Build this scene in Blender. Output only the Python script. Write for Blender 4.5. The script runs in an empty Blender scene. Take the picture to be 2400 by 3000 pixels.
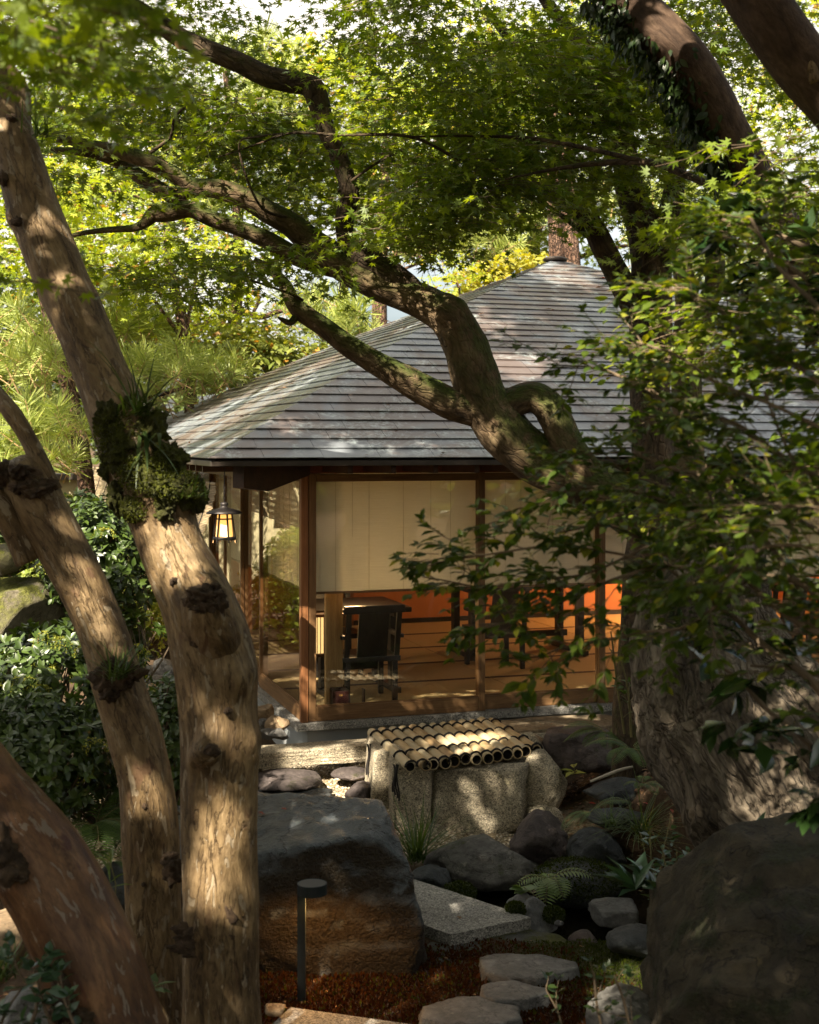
import bpy, bmesh, math, random
import numpy as np
from mathutils import Vector

random.seed(7)
RNG = np.random.default_rng(11)
SC = bpy.context.scene
COL = SC.collection

# ------------------------------------------------------------------ camera, light, exposure
CAMZ, HORIZON, FPX = 2.45, 1298.0, 4000.0
cam = bpy.data.cameras.new("camera")
cam.sensor_fit = 'HORIZONTAL'
cam.sensor_width = 24.0
cam.lens = 40.0
cam.shift_y = -(1500 - HORIZON) / 2400.0
cam.clip_start = 0.05
cam.clip_end = 2000
cam.dof.use_dof = True
cam.dof.focus_distance = 8.6
cam.dof.aperture_fstop = 3.6
camo = bpy.data.objects.new("camera", cam)
camo.location = (0, 0, CAMZ)
camo.rotation_euler = (math.radians(90), 0, 0)
COL.objects.link(camo)
SC.camera = camo

SUN_EL, SUN_AZ = 43.0, 207.0          # azimuth clockwise from +Y: sun behind and left of the camera
world = bpy.data.worlds.new("World")
SC.world = world
world.use_nodes = True
wn = world.node_tree
bg = wn.nodes["Background"]
sky = wn.nodes.new("ShaderNodeTexSky")
sky.sky_type = 'NISHITA'
sky.sun_disc = False
sky.sun_elevation = math.radians(SUN_EL)
sky.sun_rotation = math.radians(SUN_AZ)
sky.air_density = 1.0
sky.dust_density = 4.0
sky.ozone_density = 0.8
# thin bright cloud veil over the sky
_tc = wn.nodes.new("ShaderNodeTexCoord"); _mp = wn.nodes.new("ShaderNodeMapping"); _mp.inputs['Scale'].default_value = (1, 1, 2.2)
_nz = wn.nodes.new("ShaderNodeTexNoise"); _nz.inputs['Scale'].default_value = 2.2; _nz.inputs['Detail'].default_value = 6
_rp = wn.nodes.new("ShaderNodeValToRGB"); _rp.color_ramp.elements[0].position = 0.36; _rp.color_ramp.elements[1].position = 0.56
_mx = wn.nodes.new("ShaderNodeMix"); _mx.data_type = 'RGBA'
wn.links.new(_tc.outputs['Generated'], _mp.inputs[0]); wn.links.new(_mp.outputs[0], _nz.inputs[0]); wn.links.new(_nz.outputs[0], _rp.inputs[0])
wn.links.new(_rp.outputs[0], _mx.inputs[0]); wn.links.new(sky.outputs[0], _mx.inputs[6]); _mx.inputs[7].default_value = (7.4, 6.9, 6.0, 1)
wn.links.new(_mx.outputs[2], bg.inputs[0])
bg.inputs[1].default_value = 0.056

sl = bpy.data.lights.new("sun", 'SUN')
sl.energy = 5.0
sl.angle = math.radians(0.53)
sl.color = (1.0, 0.88, 0.70)
so = bpy.data.objects.new("sun", sl)
_el, _az = math.radians(SUN_EL), math.radians(SUN_AZ)
SUNV = Vector((math.sin(_az) * math.cos(_el), math.cos(_az) * math.cos(_el), math.sin(_el)))
so.rotation_euler = SUNV.to_track_quat('Z', 'Y').to_euler()
so.location = (-6, -8, 14)
COL.objects.link(so)

SC.view_settings.view_transform = 'Standard'
SC.view_settings.look = 'None'
SC.view_settings.exposure = 1.95
SC.view_settings.gamma = 1.0
SC.view_settings.use_curve_mapping = False
SC.render.engine = 'CYCLES'
SC.cycles.use_denoising = True
SC.cycles.max_bounces = 8
SC.cycles.diffuse_bounces = 3
SC.cycles.glossy_bounces = 3
SC.cycles.transmission_bounces = 4
SC.cycles.transparent_max_bounces = 12
SC.cycles.sample_clamp_indirect = 6.0
SC.cycles.caustics_reflective = False
SC.cycles.caustics_refractive = False

# ------------------------------------------------------------------ helpers: space and noise
def P(px, py, Y):
    return np.array(((px - 1200.0) / FPX * Y, Y, CAMZ - (py - HORIZON) / FPX * Y))

def G(px, py, z=0.0):
    Y = FPX * (CAMZ - z) / (py - HORIZON)
    return np.array(((px - 1200.0) / FPX * Y, Y, z))

def _hash(ix, iy, iz, seed):
    h = (ix * 374761393 + iy * 668265263 + iz * 2147483647 + seed * 1274126177) & 0xFFFFFFFF
    h = ((h ^ (h >> 13)) * 1274126177) & 0xFFFFFFFF
    h = (h ^ (h >> 16)) & 0xFFFF
    return h / 32767.5 - 1.0

def vnoise(p, seed=0):
    p = np.asarray(p, float)
    i = np.floor(p).astype(np.int64)
    f = p - i
    u = f * f * f * (f * (f * 6 - 15) + 10)
    x, y, z = i[:, 0], i[:, 1], i[:, 2]
    ux, uy, uz = u[:, 0], u[:, 1], u[:, 2]
    def c(a, b, d): return _hash(x + a, y + b, z + d, seed)
    x00 = c(0, 0, 0) * (1 - ux) + c(1, 0, 0) * ux
    x10 = c(0, 1, 0) * (1 - ux) + c(1, 1, 0) * ux
    x01 = c(0, 0, 1) * (1 - ux) + c(1, 0, 1) * ux
    x11 = c(0, 1, 1) * (1 - ux) + c(1, 1, 1) * ux
    return (x00 * (1 - uy) + x10 * uy) * (1 - uz) + (x01 * (1 - uy) + x11 * uy) * uz

def fbm(p, seed=0, octaves=4, gain=0.5):
    p = np.asarray(p, float)
    a, t, out = 1.0, 0.0, np.zeros(len(p))
    for k in range(octaves):
        out += a * vnoise(p * (2 ** k) + 13.7 * k, seed + k)
        t += a
        a *= gain
    return out / t

def unit(v):
    v = np.asarray(v, float)
    return v / np.maximum(np.linalg.norm(v, axis=-1, keepdims=True), 1e-9)

# ------------------------------------------------------------------ helpers: objects
def tag(o, label=None, cat=None, group=None, kind=None):
    if label: o["label"] = label
    if cat: o["category"] = cat
    if group: o["group"] = group
    if kind: o["kind"] = kind
    return o

def thing(name, label, cat, loc=(0, 0, 0), group=None):
    o = bpy.data.objects.new(name, None)
    o.empty_display_size = 0.1
    COL.objects.link(o)
    o.location = loc
    return tag(o, label, cat, group)

def world_loc(o):
    v = Vector((0, 0, 0))
    while o is not None:
        v += o.location
        o = o.parent
    return np.array(v)

def make_mesh(name, V, F, uniform=None, smooth=False):
    me = bpy.data.meshes.new(name)
    V = np.ascontiguousarray(V, dtype=np.float32)
    if isinstance(F, np.ndarray) and F.ndim == 2:
        n, k = F.shape
        me.vertices.add(len(V))
        me.vertices.foreach_set("co", V.ravel())
        me.loops.add(n * k)
        me.loops.foreach_set("vertex_index", F.astype(np.int32).ravel())
        me.polygons.add(n)
        me.polygons.foreach_set("loop_start", (np.arange(n) * k).astype(np.int32))
        me.polygons.foreach_set("loop_total", np.full(n, k, dtype=np.int32))
        me.update(calc_edges=True)
    else:
        me.from_pydata(V.tolist(), [], [list(map(int, f)) for f in F])
        me.update()
    if smooth:
        me.polygons.foreach_set("use_smooth", np.ones(len(me.polygons), dtype=bool))
    return me

def obj(name, V, F, mat, parent=None, smooth=False, tc=None, label=None, cat=None, group=None, kind=None):
    """one mesh object from world-space vertices"""
    V = np.asarray(V, float)
    if parent is not None:
        org = world_loc(parent)
        loc = (0, 0, 0)
    else:
        org = np.array((V[:, 0].mean(), V[:, 1].mean(), V[:, 2].min()))
        loc = org
    me = make_mesh(name, V - org, F, smooth=smooth)
    if mat is not None: me.materials.append(mat)
    if tc is not None:
        a = me.attributes.new("tc", 'FLOAT_VECTOR', 'POINT')
        a.data.foreach_set("vector", np.ascontiguousarray(tc, dtype=np.float32).ravel())
    o = bpy.data.objects.new(name, me)
    COL.objects.link(o)
    o.location = loc
    if parent is not None: o.parent = parent
    return tag(o, label, cat, group, kind)

class MB:
    """collects shapes into one mesh"""
    def __init__(s): s.V, s.F, s.n = [], [], 0
    def add(s, V, F):
        V = np.asarray(V, float)
        s.V.append(V)
        if isinstance(F, np.ndarray):
            s.F.extend((F + s.n).tolist())
        else:
            s.F.extend([[i + s.n for i in f] for f in F])
        s.n += len(V)
        return s
    def build(s, name, mat, parent=None, **kw):
        return obj(name, np.concatenate(s.V), s.F, mat, parent, **kw)

BOXF = [[0, 3, 2, 1], [4, 5, 6, 7], [0, 1, 5, 4], [1, 2, 6, 5], [2, 3, 7, 6], [3, 0, 4, 7]]
def box8(o, a, b, c):
    o, a, b, c = map(lambda q: np.asarray(q, float), (o, a, b, c))
    return np.array([o, o + a, o + a + b, o + b, o + c, o + a + c, o + a + b + c, o + b + c]), BOXF

def catmull(pts, step):
    pts = np.asarray(pts, float)
    P0 = np.vstack([2 * pts[0] - pts[1], pts, 2 * pts[-1] - pts[-2]])
    out = []
    for i in range(1, len(P0) - 2):
        a, b, c, d = P0[i - 1], P0[i], P0[i + 1], P0[i + 2]
        n = max(2, int(np.linalg.norm((c - b)[:3]) / step) + 1)
        t = np.linspace(0, 1, n, endpoint=False)[:, None]
        out.append(0.5 * (2 * b + (c - a) * t + (2 * a - 5 * b + 4 * c - d) * t * t + (3 * b - a - 3 * c + d) * t ** 3))
    out.append(P0[-2][None])
    return np.vstack(out)

def frames(C):
    T = unit(np.gradient(C, axis=0))
    N = np.zeros_like(C)
    ref = np.array((0, 0, 1.0)) if abs(T[0][2]) < 0.9 else np.array((1.0, 0, 0))
    n = unit(np.cross(T[0], ref))
    for i in range(len(C)):
        n = unit(n - T[i] * np.dot(n, T[i]))
        N[i] = n
    return T, N, np.cross(T, N)

def tube(C, R, sides=6, cap=True):
    C = np.asarray(C, float)
    R = np.broadcast_to(np.asarray(R, float), (len(C),))
    T, N, B = frames(C)
    th = np.linspace(0, 2 * math.pi, sides, endpoint=False)
    V = (C[:, None, :] + R[:, None, None] * (np.cos(th)[None, :, None] * N[:, None, :] + np.sin(th)[None, :, None] * B[:, None, :])).reshape(-1, 3)
    i = np.arange(len(C) - 1)[:, None] * sides
    j = np.arange(sides)[None, :]
    F = np.stack([i + j, i + (j + 1) % sides, i + sides + (j + 1) % sides, i + sides + j], -1).reshape(-1, 4).tolist()
    if cap:
        F.append(list(range(sides))[::-1])
        F.append(list(range((len(C) - 1) * sides, len(C) * sides)))
    return V, F

def trunk_mesh(pts, step=0.025, sides=40, rough=0.05, seed=0, lump=0.06, knobs=(), ridges=0.0, cap=True, aniso=0.35):
    """pts rows x,y,z,r ; returns V,F,tc"""
    Q = catmull(np.asarray(pts, float), step)
    C, R = Q[:, :3], np.maximum(Q[:, 3], 0.003)
    T, N, B = frames(C)
    L = np.concatenate([[0], np.cumsum(np.linalg.norm(np.diff(C, axis=0), axis=1))])
    th = np.linspace(0, 2 * math.pi, sides, endpoint=False)
    D = np.cos(th)[None, :, None] * N[:, None, :] + np.sin(th)[None, :, None] * B[:, None, :]
    tcv = np.stack([np.broadcast_to(np.cos(th) * 1.0, (len(C), sides)) * R[:, None],
                    np.broadcast_to(np.sin(th) * 1.0, (len(C), sides)) * R[:, None],
                    np.broadcast_to(L[:, None], (len(C), sides))], -1).reshape(-1, 3)
    q = tcv * np.array((1, 1, aniso))
    disp = lump * fbm(q * 5 + seed * 3.1, seed, 3) + rough * 0.6 * fbm(q * 22, seed + 9, 3)
    if ridges:
        disp = disp - ridges * (1 - np.abs(fbm(q * np.array((26, 26, 14)), seed + 5, 3)) * 2.2).clip(0, 1) ** 3
    Rr = (R[:, None] * (1 + disp.reshape(len(C), sides)))
    V = C[:, None, :] + Rr[..., None] * D
    V = V.reshape(-1, 3)
    for (kc, kr, kh) in knobs:                       # swellings: centre, radius, height
        kc = np.asarray(kc)
        d = np.linalg.norm(V - kc, axis=1)
        w = np.exp(-(d / kr) ** 2)
        nrm = D.reshape(-1, 3)
        V = V + nrm * (kh * w * (1 + 0.35 * fbm(V * 40, seed + 3, 2)))[:, None]
    i = np.arange(len(C) - 1)[:, None] * sides
    j = np.arange(sides)[None, :]
    F = np.stack([i + j, i + (j + 1) % sides, i + sides + (j + 1) % sides, i + sides + j], -1).reshape(-1, 4).tolist()
    if cap:
        F.append(list(range(sides))[::-1])
        F.append(list(range((len(C) - 1) * sides, len(C) * sides)))
    return V, F, tcv

def px_pts(rows):
    """rows px,py,Y,r_px -> x,y,z,r"""
    return np.array([list(P(a, b, Y)) + [r * Y / FPX] for a, b, Y, r in rows])

def limb(name, rows, mat, parent, **kw):
    V, F, tc = trunk_mesh(px_pts(rows), **kw)
    return obj(name, V, F, mat, parent, smooth=True, tc=tc)

# icosphere template
_bm = bmesh.new()
_ICO = {}
def ico(sub):
    if sub not in _ICO:
        bm = bmesh.new()
        bmesh.ops.create_icosphere(bm, subdivisions=sub, radius=1)
        _ICO[sub] = (np.array([v.co[:] for v in bm.verts]), np.array([[v.index for v in f.verts] for f in bm.faces]))
        bm.free()
    return _ICO[sub]

def rock_mesh(c, size, seed=0, sub=5, rot=0.0, planes=None, nplanes=14, cut=(0.66, 1.0), boxy=False, R0=1.5, rough=0.05, lump=0.12, sink=0.0, rf=5.0, strata=0.0):
    V0, F = ico(sub)
    V = V0.copy()
    r = np.random.default_rng(seed + 500)
    if planes is None:
        N = unit(r.normal(size=(nplanes, 3)))
        dd = r.uniform(*cut, size=nplanes)
        planes = [(n, d) for n, d in zip(N, dd)]
    else:
        boxy = True
    s = np.full(len(V), R0 if boxy else 1.12)
    for n, d in planes:
        k = V0 @ unit(np.asarray(n, float))
        s = np.minimum(s, np.where(k > 1e-3, d / np.maximum(k, 1e-3), 9))
    V = V0 * s[:, None]
    V = V * (1 + lump * fbm(V0 * 1.8 + seed, seed, 3))[:, None]
    V = V * (1 + rough * fbm(V0 * rf + seed, seed + 4, 4))[:, None]
    if strata:
        k = fbm(V * np.array((1.5, 1.5, 9)), seed + 7, 3)
        V = V * (1 + strata * k)[:, None]
    V = V * np.asarray(size) * 1.0
    cr, sr = math.cos(rot), math.sin(rot)
    V = np.stack([V[:, 0] * cr - V[:, 1] * sr, V[:, 0] * sr + V[:, 1] * cr, V[:, 2]], -1)
    return V + np.asarray(c, float), F

def rock(name, c, size, mat, label=None, group=None, parent=None, cat="rock", **kw):
    V, F = rock_mesh(c, size, **kw)
    return obj(name, V, F, mat, parent, smooth=True, label=label, cat=cat if parent is None else None, group=group)

# ------------------------------------------------------------------ materials
def srgb(h):
    h = h.lstrip('#')
    c = [int(h[i:i + 2], 16) / 255 for i in (0, 2, 4)]
    return tuple((x / 12.92 if x <= 0.04045 else ((x + 0.055) / 1.055) ** 2.4) for x in c) + (1,)

class NT:
    def __init__(s, name):
        s.m = bpy.data.materials.new(name)
        s.m.use_nodes = True
        s.t = s.m.node_tree
        for n in list(s.t.nodes): s.t.nodes.remove(n)
        s.out = s.n('ShaderNodeOutputMaterial')
    def n(s, typ, **kw):
        x = s.t.nodes.new(typ)
        for k, v in kw.items(): setattr(x, k, v)
        return x
    def l(s, a, b): s.t.links.new(a, b)
    def coord(s, scale=(1, 1, 1), attr=None):
        if attr:
            c = s.n('ShaderNodeAttribute', attribute_name=attr).outputs['Vector']
        else:
            c = s.n('ShaderNodeTexCoord').outputs['Object']
        m = s.n('ShaderNodeMapping')
        m.inputs['Scale'].default_value = scale
        s.l(c, m.inputs['Vector'])
        return m.outputs[0]
    def noise(s, vec, scale, detail=5, rough=0.55, dist=0.0):
        x = s.n('ShaderNodeTexNoise')
        x.inputs['Scale'].default_value = scale
        x.inputs['Detail'].default_value = detail
        x.inputs['Roughness'].default_value = rough
        x.inputs['Distortion'].default_value = dist
        s.l(vec, x.inputs['Vector'])
        return x.outputs['Fac']
    def ramp(s, fac, stops):
        x = s.n('ShaderNodeValToRGB')
        e = x.color_ramp.elements
        while len(e) < len(stops): e.new(0.5)
        for k, (p, c) in enumerate(stops):
            e[k].position = p
            e[k].color = c if len(c) == 4 else tuple(c) + (1,)
        s.l(fac, x.inputs['Fac'])
        return x.outputs['Color']
    def mix(s, fac, a, b, mode='MIX'):
        x = s.n('ShaderNodeMix', data_type='RGBA', blend_type=mode)
        for sock, v in ((x.inputs[0], fac), (x.inputs[6], a), (x.inputs[7], b)):
            if hasattr(v, 'is_linked'): s.l(v, sock)
            elif isinstance(v, (int, float)): sock.default_value = v
            else: sock.default_value = v if len(v) == 4 else tuple(v) + (1,)
        return x.outputs[2]
    def math(s, op, a, b=0.0, clamp=False):
        x = s.n('ShaderNodeMath', operation=op, use_clamp=clamp)
        for k, v in enumerate((a, b)):
            if hasattr(v, 'is_linked'): s.l(v, x.inputs[k])
            else: x.inputs[k].default_value = v
        return x.outputs[0]
    def bump(s, h, strength=0.4, dist=0.01, normal=None):
        x = s.n('ShaderNodeBump')
        x.inputs['Strength'].default_value = strength
        x.inputs['Distance'].default_value = dist
        s.l(h, x.inputs['Height'])
        if normal is not None: s.l(normal, x.inputs['Normal'])
        return x.outputs[0]
    def upness(s, lo=0.2, hi=0.8):
        g = s.n('ShaderNodeNewGeometry')
        sp = s.n('ShaderNodeSeparateXYZ')
        s.l(g.outputs['Normal'], sp.inputs[0])
        x = s.n('ShaderNodeMapRange')
        x.inputs['From Min'].default_value = lo
        x.inputs['From Max'].default_value = hi
        s.l(sp.outputs['Z'], x.inputs['Value'])
        return x.outputs[0]
    def bsdf(s, color, rough=0.8, normal=None, metal=0.0, spec=0.5):
        b = s.n('ShaderNodeBsdfPrincipled')
        for nm, v in (('Base Color', color), ('Roughness', rough), ('Metallic', metal), ('Specular IOR Level', spec)):
            if hasattr(v, 'is_linked'): s.l(v, b.inputs[nm])
            else: b.inputs[nm].default_value = (tuple(v) + (1,) if isinstance(v, tuple) and len(v) == 3 else v)
        if normal is not None: s.l(normal, b.inputs['Normal'])
        s.l(b.outputs[0], s.out.inputs[0])
        return b

def mat_plain(name, col, rough=0.6, vary=0.12, nscale=8, bump=0.15, bscale=60, spec=0.5, metal=0.0, bdist=0.004):
    t = NT(name)
    c = t.coord()
    n = t.noise(c, nscale)
    a = tuple(x * (1 - vary) for x in col[:3]); b = tuple(min(1, x * (1 + vary)) for x in col[:3])
    cc = t.ramp(n, [(0.3, a), (0.7, b)])
    h = t.noise(c, bscale, 4)
    t.bsdf(cc, rough, t.bump(h, bump, bdist), metal, spec)
    return t.m

def mat_rock(name, cols, rough=0.85, s1=3.0, s2=30.0, bump=0.7, moss=None, moss_amt=0.5, speck=0.0, wet=0.0, bdist=0.02, up=(0.1, 0.9), crackle=0.6, lichen=0.6):
    t = NT(name)
    c = t.coord()
    n1 = t.noise(c, s1, 8, 0.62, 0.4)
    col = t.ramp(n1, [(0.28, cols[0]), (0.5, cols[1]), (0.72, cols[2])])
    n2 = t.noise(c, s2, 6, 0.7)
    col = t.mix(0.55, col, t.ramp(n2, [(0.3, (0.35, 0.35, 0.35)), (0.62, (1.25, 1.25, 1.25))]), 'MULTIPLY')
    if speck:
        v = t.n('ShaderNodeTexVoronoi')
        v.inputs['Scale'].default_value = 170
        t.l(c, v.inputs['Vector'])
        sp = t.n('ShaderNodeSeparateColor')
        t.l(v.outputs['Color'], sp.inputs[0])
        col = t.mix(speck, col, t.ramp(sp.outputs[0], [(0.15, (0.12, 0.11, 0.1)), (0.3, (0.8, 0.78, 0.74)), (0.75, (1.0, 0.98, 0.93)), (0.9, (1.6, 1.55, 1.45))]), 'MULTIPLY')
    h = t.math('ADD', t.math('MULTIPLY', n1, 1.2), t.math('MULTIPLY', n2, 0.6))
    h = t.math('ADD', h, t.math('MULTIPLY', t.noise(c, s2 * 4, 4, 0.7), 0.22))
    rn = t.math('ABSOLUTE', t.math('SUBTRACT', t.noise(t.coord((1, 1, 1.8)), s1 * 1.1, 5, 0.55, 0.5), 0.5))
    ck = t.ramp(rn, [(0.0, (0.3, 0.28, 0.26)), (0.012, (1, 1, 1))])
    col = t.mix(crackle, col, ck, 'MULTIPLY')
    h = t.math('ADD', h, t.math('MULTIPLY', ck, 0.5 * crackle))
    lc_ = t.ramp(t.noise(c, s1 * 5, 3, 0.5), [(0.66, (0, 0, 0)), (0.70, (1, 1, 1))])
    col = t.mix(t.math('MULTIPLY', lc_, lichen), col, t.mix(1.0, col, (1.9, 1.9, 1.7), 'MULTIPLY'))
    if moss:
        m = t.noise(c, 5.5, 7, 0.68)
        f = t.math('MULTIPLY', t.ramp(t.math('ADD', m, moss_amt - 0.5), [(0.47, (0, 0, 0)), (0.56, (1, 1, 1))]), t.upness(*up))
        mn = t.noise(c, 60, 4)
        mc = t.ramp(mn, [(0.3, tuple(x * 0.55 for x in moss[:3])), (0.7, tuple(x * 1.4 for x in moss[:3]))])
        col = t.mix(f, col, mc)
        h = t.math('ADD', h, t.math('MULTIPLY', t.math('MULTIPLY', f, mn), 0.8))
    t.bsdf(col, rough, t.bump(h, bump, bdist), 0.0, 0.4)
    return t.m

def mat_bark(name, cols, flake=None, s=(1, 1, 0.3), scale=9, rough=0.75, bump=0.6, moss=None, moss_amt=0.5, bdist=0.012, crack=0.0, dark=None, fine=60, fissure=0.0):
    t = NT(name)
    c = t.coord(s, 'tc')
    n1 = t.noise(c, scale, 7, 0.6, 0.6)
    col = t.ramp(n1, [(0.3, cols[0]), (0.48, cols[1]), (0.68, cols[2])])
    n2 = t.noise(c, scale * 4.2, 6, 0.65, 0.3)
    col = t.mix(0.6, col, t.ramp(n2, [(0.35, (0.42, 0.36, 0.30)), (0.6, (1.2, 1.2, 1.2))]), 'MULTIPLY')
    n0 = t.noise(t.coord((1, 1, 0.6), 'tc'), 2.6, 4, 0.6)
    col = t.mix(0.7, col, t.ramp(n0, [(0.36, (0.45, 0.38, 0.30)), (0.6, (1.12, 1.1, 1.06))]), 'MULTIPLY')
    h = t.math('ADD', t.math('MULTIPLY', n1, 0.7), t.math('MULTIPLY', n2, 0.5))
    if flake:
        c2 = t.coord((s[0], s[1], s[2] * 0.9), 'tc')
        n3 = t.noise(c2, scale * 2.4, 3, 0.55, 0.6)
        f = t.math('MULTIPLY', t.ramp(n3, [(0.60, (0, 0, 0)), (0.615, (1, 1, 1))]), 0.8)
        col = t.mix(f, col, flake)
        h = t.math('SUBTRACT', h, t.math('MULTIPLY', f, 0.30))
    if dark:
        n4 = t.noise(t.coord((s[0], s[1], s[2] * 1.4), 'tc'), scale * 0.9, 3, 0.5, 1.2)
        f4 = t.ramp(n4, [(0.62, (0, 0, 0)), (0.7, (1, 1, 1))])
        col = t.mix(f4, col, dark)
    if fissure:
        n5 = t.noise(t.coord((s[0], s[1], s[2] * 0.55), 'tc'), scale * 1.3, 5, 0.6, 0.7)
        rd = t.math('ABSOLUTE', t.math('SUBTRACT', n5, 0.5))
        fl = t.ramp(rd, [(0.0, (0.25, 0.2, 0.16)), (0.018, (1, 1, 1))])
        col = t.mix(fissure, col, fl, 'MULTIPLY')
        h = t.math('ADD', h, t.math('MULTIPLY', fl, 0.35 * fissure))
    if crack:
        v = t.n('ShaderNodeTexVoronoi', feature='DISTANCE_TO_EDGE')
        v.inputs['Scale'].default_value = 22
        cw = t.n('ShaderNodeVectorMath', operation='ADD')
        t.l(c, cw.inputs[0])
        nn = t.n('ShaderNodeTexNoise')
        nn.inputs['Scale'].default_value = 12
        t.l(c, nn.inputs['Vector'])
        sc2 = t.n('ShaderNodeVectorMath', operation='SCALE')
        sc2.inputs['Scale'].default_value = 0.12
        t.l(nn.outputs['Color'], sc2.inputs[0])
        t.l(sc2.outputs[0], cw.inputs[1])
        t.l(cw.outputs[0], v.inputs['Vector'])
        cr = t.ramp(v.outputs[0], [(0.0, (0, 0, 0)), (0.16, (1, 1, 1))])
        col = t.mix(crack * 0.7, col, cr, 'MULTIPLY')
        h = t.math('ADD', h, t.math('MULTIPLY', cr, crack))
    h = t.math('ADD', h, t.math('MULTIPLY', t.noise(t.coord((1, 1, 0.6), 'tc'), fine, 4, 0.7), 0.15))
    if moss:
        m = t.noise(t.coord((1, 1, 0.8), 'tc'), 7, 7, 0.7)
        f = t.math('MULTIPLY', t.ramp(t.math('ADD', m, moss_amt - 0.5), [(0.46, (0, 0, 0)), (0.56, (1, 1, 1))]), t.upness(-0.35, 0.5))
        mn = t.noise(c, 70, 4)
        col = t.mix(f, col, t.ramp(mn, [(0.3, tuple(x * 0.5 for x in moss[:3])), (0.7, tuple(x * 1.4 for x in moss[:3]))]))
        h = t.math('ADD', h, t.math('MULTIPLY', t.math('MULTIPLY', f, mn), 0.6))
    t.bsdf(col, rough, t.bump(h, bump, bdist), 0, 0.35)
    return t.m

def mat_leaf(name, c1, c2, trans=0.45, rough=0.45, gloss=0.06, tcol=None, accent=None, acc=0.04):
    t = NT(name)
    g = t.n('ShaderNodeNewGeometry')
    rnd = g.outputs['Random Per Island']
    n = t.noise(t.coord(), 1.1, 2)
    f = t.math('ADD', t.math('MULTIPLY', rnd, 0.6), t.math('MULTIPLY', n, 0.4))
    stops = [(0.15, c1), (0.8, c2)]
    col = t.ramp(f, stops)
    if accent:
        col = t.mix(t.ramp(rnd, [(1 - acc - 0.002, (0, 0, 0)), (1 - acc, (1, 1, 1))]), col, accent)
    d = t.n('ShaderNodeBsdfDiffuse'); t.l(col, d.inputs[0])
    tr = t.n('ShaderNodeBsdfTranslucent')
    tm = tcol or (1.9, 1.7, 0.5)
    t.l(t.mix(1.0, col, tm, 'MULTIPLY'), tr.inputs[0])
    m1 = t.n('ShaderNodeMixShader'); m1.inputs[0].default_value = trans
    t.l(d.outputs[0], m1.inputs[1]); t.l(tr.outputs[0], m1.inputs[2])
    gl = t.n('ShaderNodeBsdfGlossy'); gl.inputs['Roughness'].default_value = rough
    lw = t.n('ShaderNodeLayerWeight'); lw.inputs[0].default_value = 0.5
    gf = t.math('ADD', t.math('MULTIPLY', t.math('POWER', lw.outputs['Facing'], 3.0), 0.25), gloss)
    m2 = t.n('ShaderNodeMixShader')
    t.l(gf, m2.inputs[0]); t.l(m1.outputs[0], m2.inputs[1]); t.l(gl.outputs[0], m2.inputs[2])
    t.l(m2.outputs[0], t.out.inputs[0])
    return t.m

def mat_wood(name, cols, s=(1, 1, 1), scale=6, rough=0.55, bump=0.15, attr=None):
    """s: small value along the grain"""
    t = NT(name)
    c = t.coord(s, attr)
    n = t.noise(c, scale, 6, 0.6, 0.5)
    n2 = t.noise(c, scale * 7, 5, 0.6)
    col = t.ramp(t.math('ADD', t.math('MULTIPLY', n, 0.65), t.math('MULTIPLY', n2, 0.35)), [(0.35, cols[0]), (0.5, cols[1]), (0.65, cols[2])])
    t.bsdf(col, rough, t.bump(n2, bump, 0.004), 0, 0.4)
    return t.m

def mat_emit(name, col, strength, base=(0.8, 0.7, 0.5)):
    t = NT(name)
    b = t.bsdf(base, 0.7)
    b.inputs['Emission Color'].default_value = tuple(col) + (1,)
    b.inputs['Emission Strength'].default_value = strength
    return t.m

MOSS = (0.045, 0.062, 0.008)
M = {}
M['myrtle'] = mat_bark('smooth_tan_bark', [(0.085, 0.052, 0.024), (0.185, 0.128, 0.062), (0.29, 0.212, 0.118)], flake=(0.28, 0.225, 0.15), s=(1, 1, 0.35), scale=14, rough=0.62, bump=1.0, dark=(0.11, 0.062, 0.03), fissure=0.75, bdist=0.016)
M['myrtle_red'] = mat_bark('mottled_red_bark', [(0.06, 0.027, 0.012), (0.13, 0.064, 0.028), (0.20, 0.112, 0.055)], flake=(0.20, 0.16, 0.125), s=(1, 1, 0.36), scale=14, fissure=0.5, rough=0.5, bump=0.45, dark=(0.07, 0.025, 0.012))
M['maple_bark'] = mat_bark('maple_bark', [(0.055, 0.038, 0.022), (0.13, 0.09, 0.05), (0.22, 0.16, 0.10)], s=(1, 1, 0.5), scale=12, rough=0.9, bump=1.0, moss=MOSS, moss_amt=0.56, crack=0.25, bdist=0.02)
M['dark_bark'] = mat_bark('dark_maple_bark', [(0.03, 0.02, 0.012), (0.07, 0.05, 0.03), (0.14, 0.10, 0.06)], s=(1, 1, 0.45), scale=12, rough=0.9, bump=1.0, moss=MOSS, moss_amt=0.45, crack=0.4, bdist=0.02)
M['brown_bark'] = mat_bark('fine_brown_bark', [(0.035, 0.02, 0.012), (0.07, 0.043, 0.027), (0.12, 0.08, 0.053)], s=(1, 1, 0.5), scale=14, rough=0.85, bump=0.7, crack=0.12)
M['old_bark'] = mat_bark('furrowed_old_bark', [(0.055, 0.046, 0.035), (0.14, 0.118, 0.09), (0.27, 0.235, 0.185)], s=(1, 1, 0.4), scale=7, rough=0.95, bump=1.0, crack=0.35, fissure=0.8, bdist=0.03, moss=(0.06, 0.065, 0.03), moss_amt=0.38)
M['pine_bark'] = mat_bark('pine_bark', [(0.07, 0.04, 0.028), (0.17, 0.10, 0.07), (0.27, 0.18, 0.13)], s=(1, 1, 0.5), scale=9, rough=0.95, bump=1.0, crack=1.0, bdist=0.03)
M['twig'] = mat_plain('twig_bark', (0.12, 0.085, 0.05), 0.8, 0.3)
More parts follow.
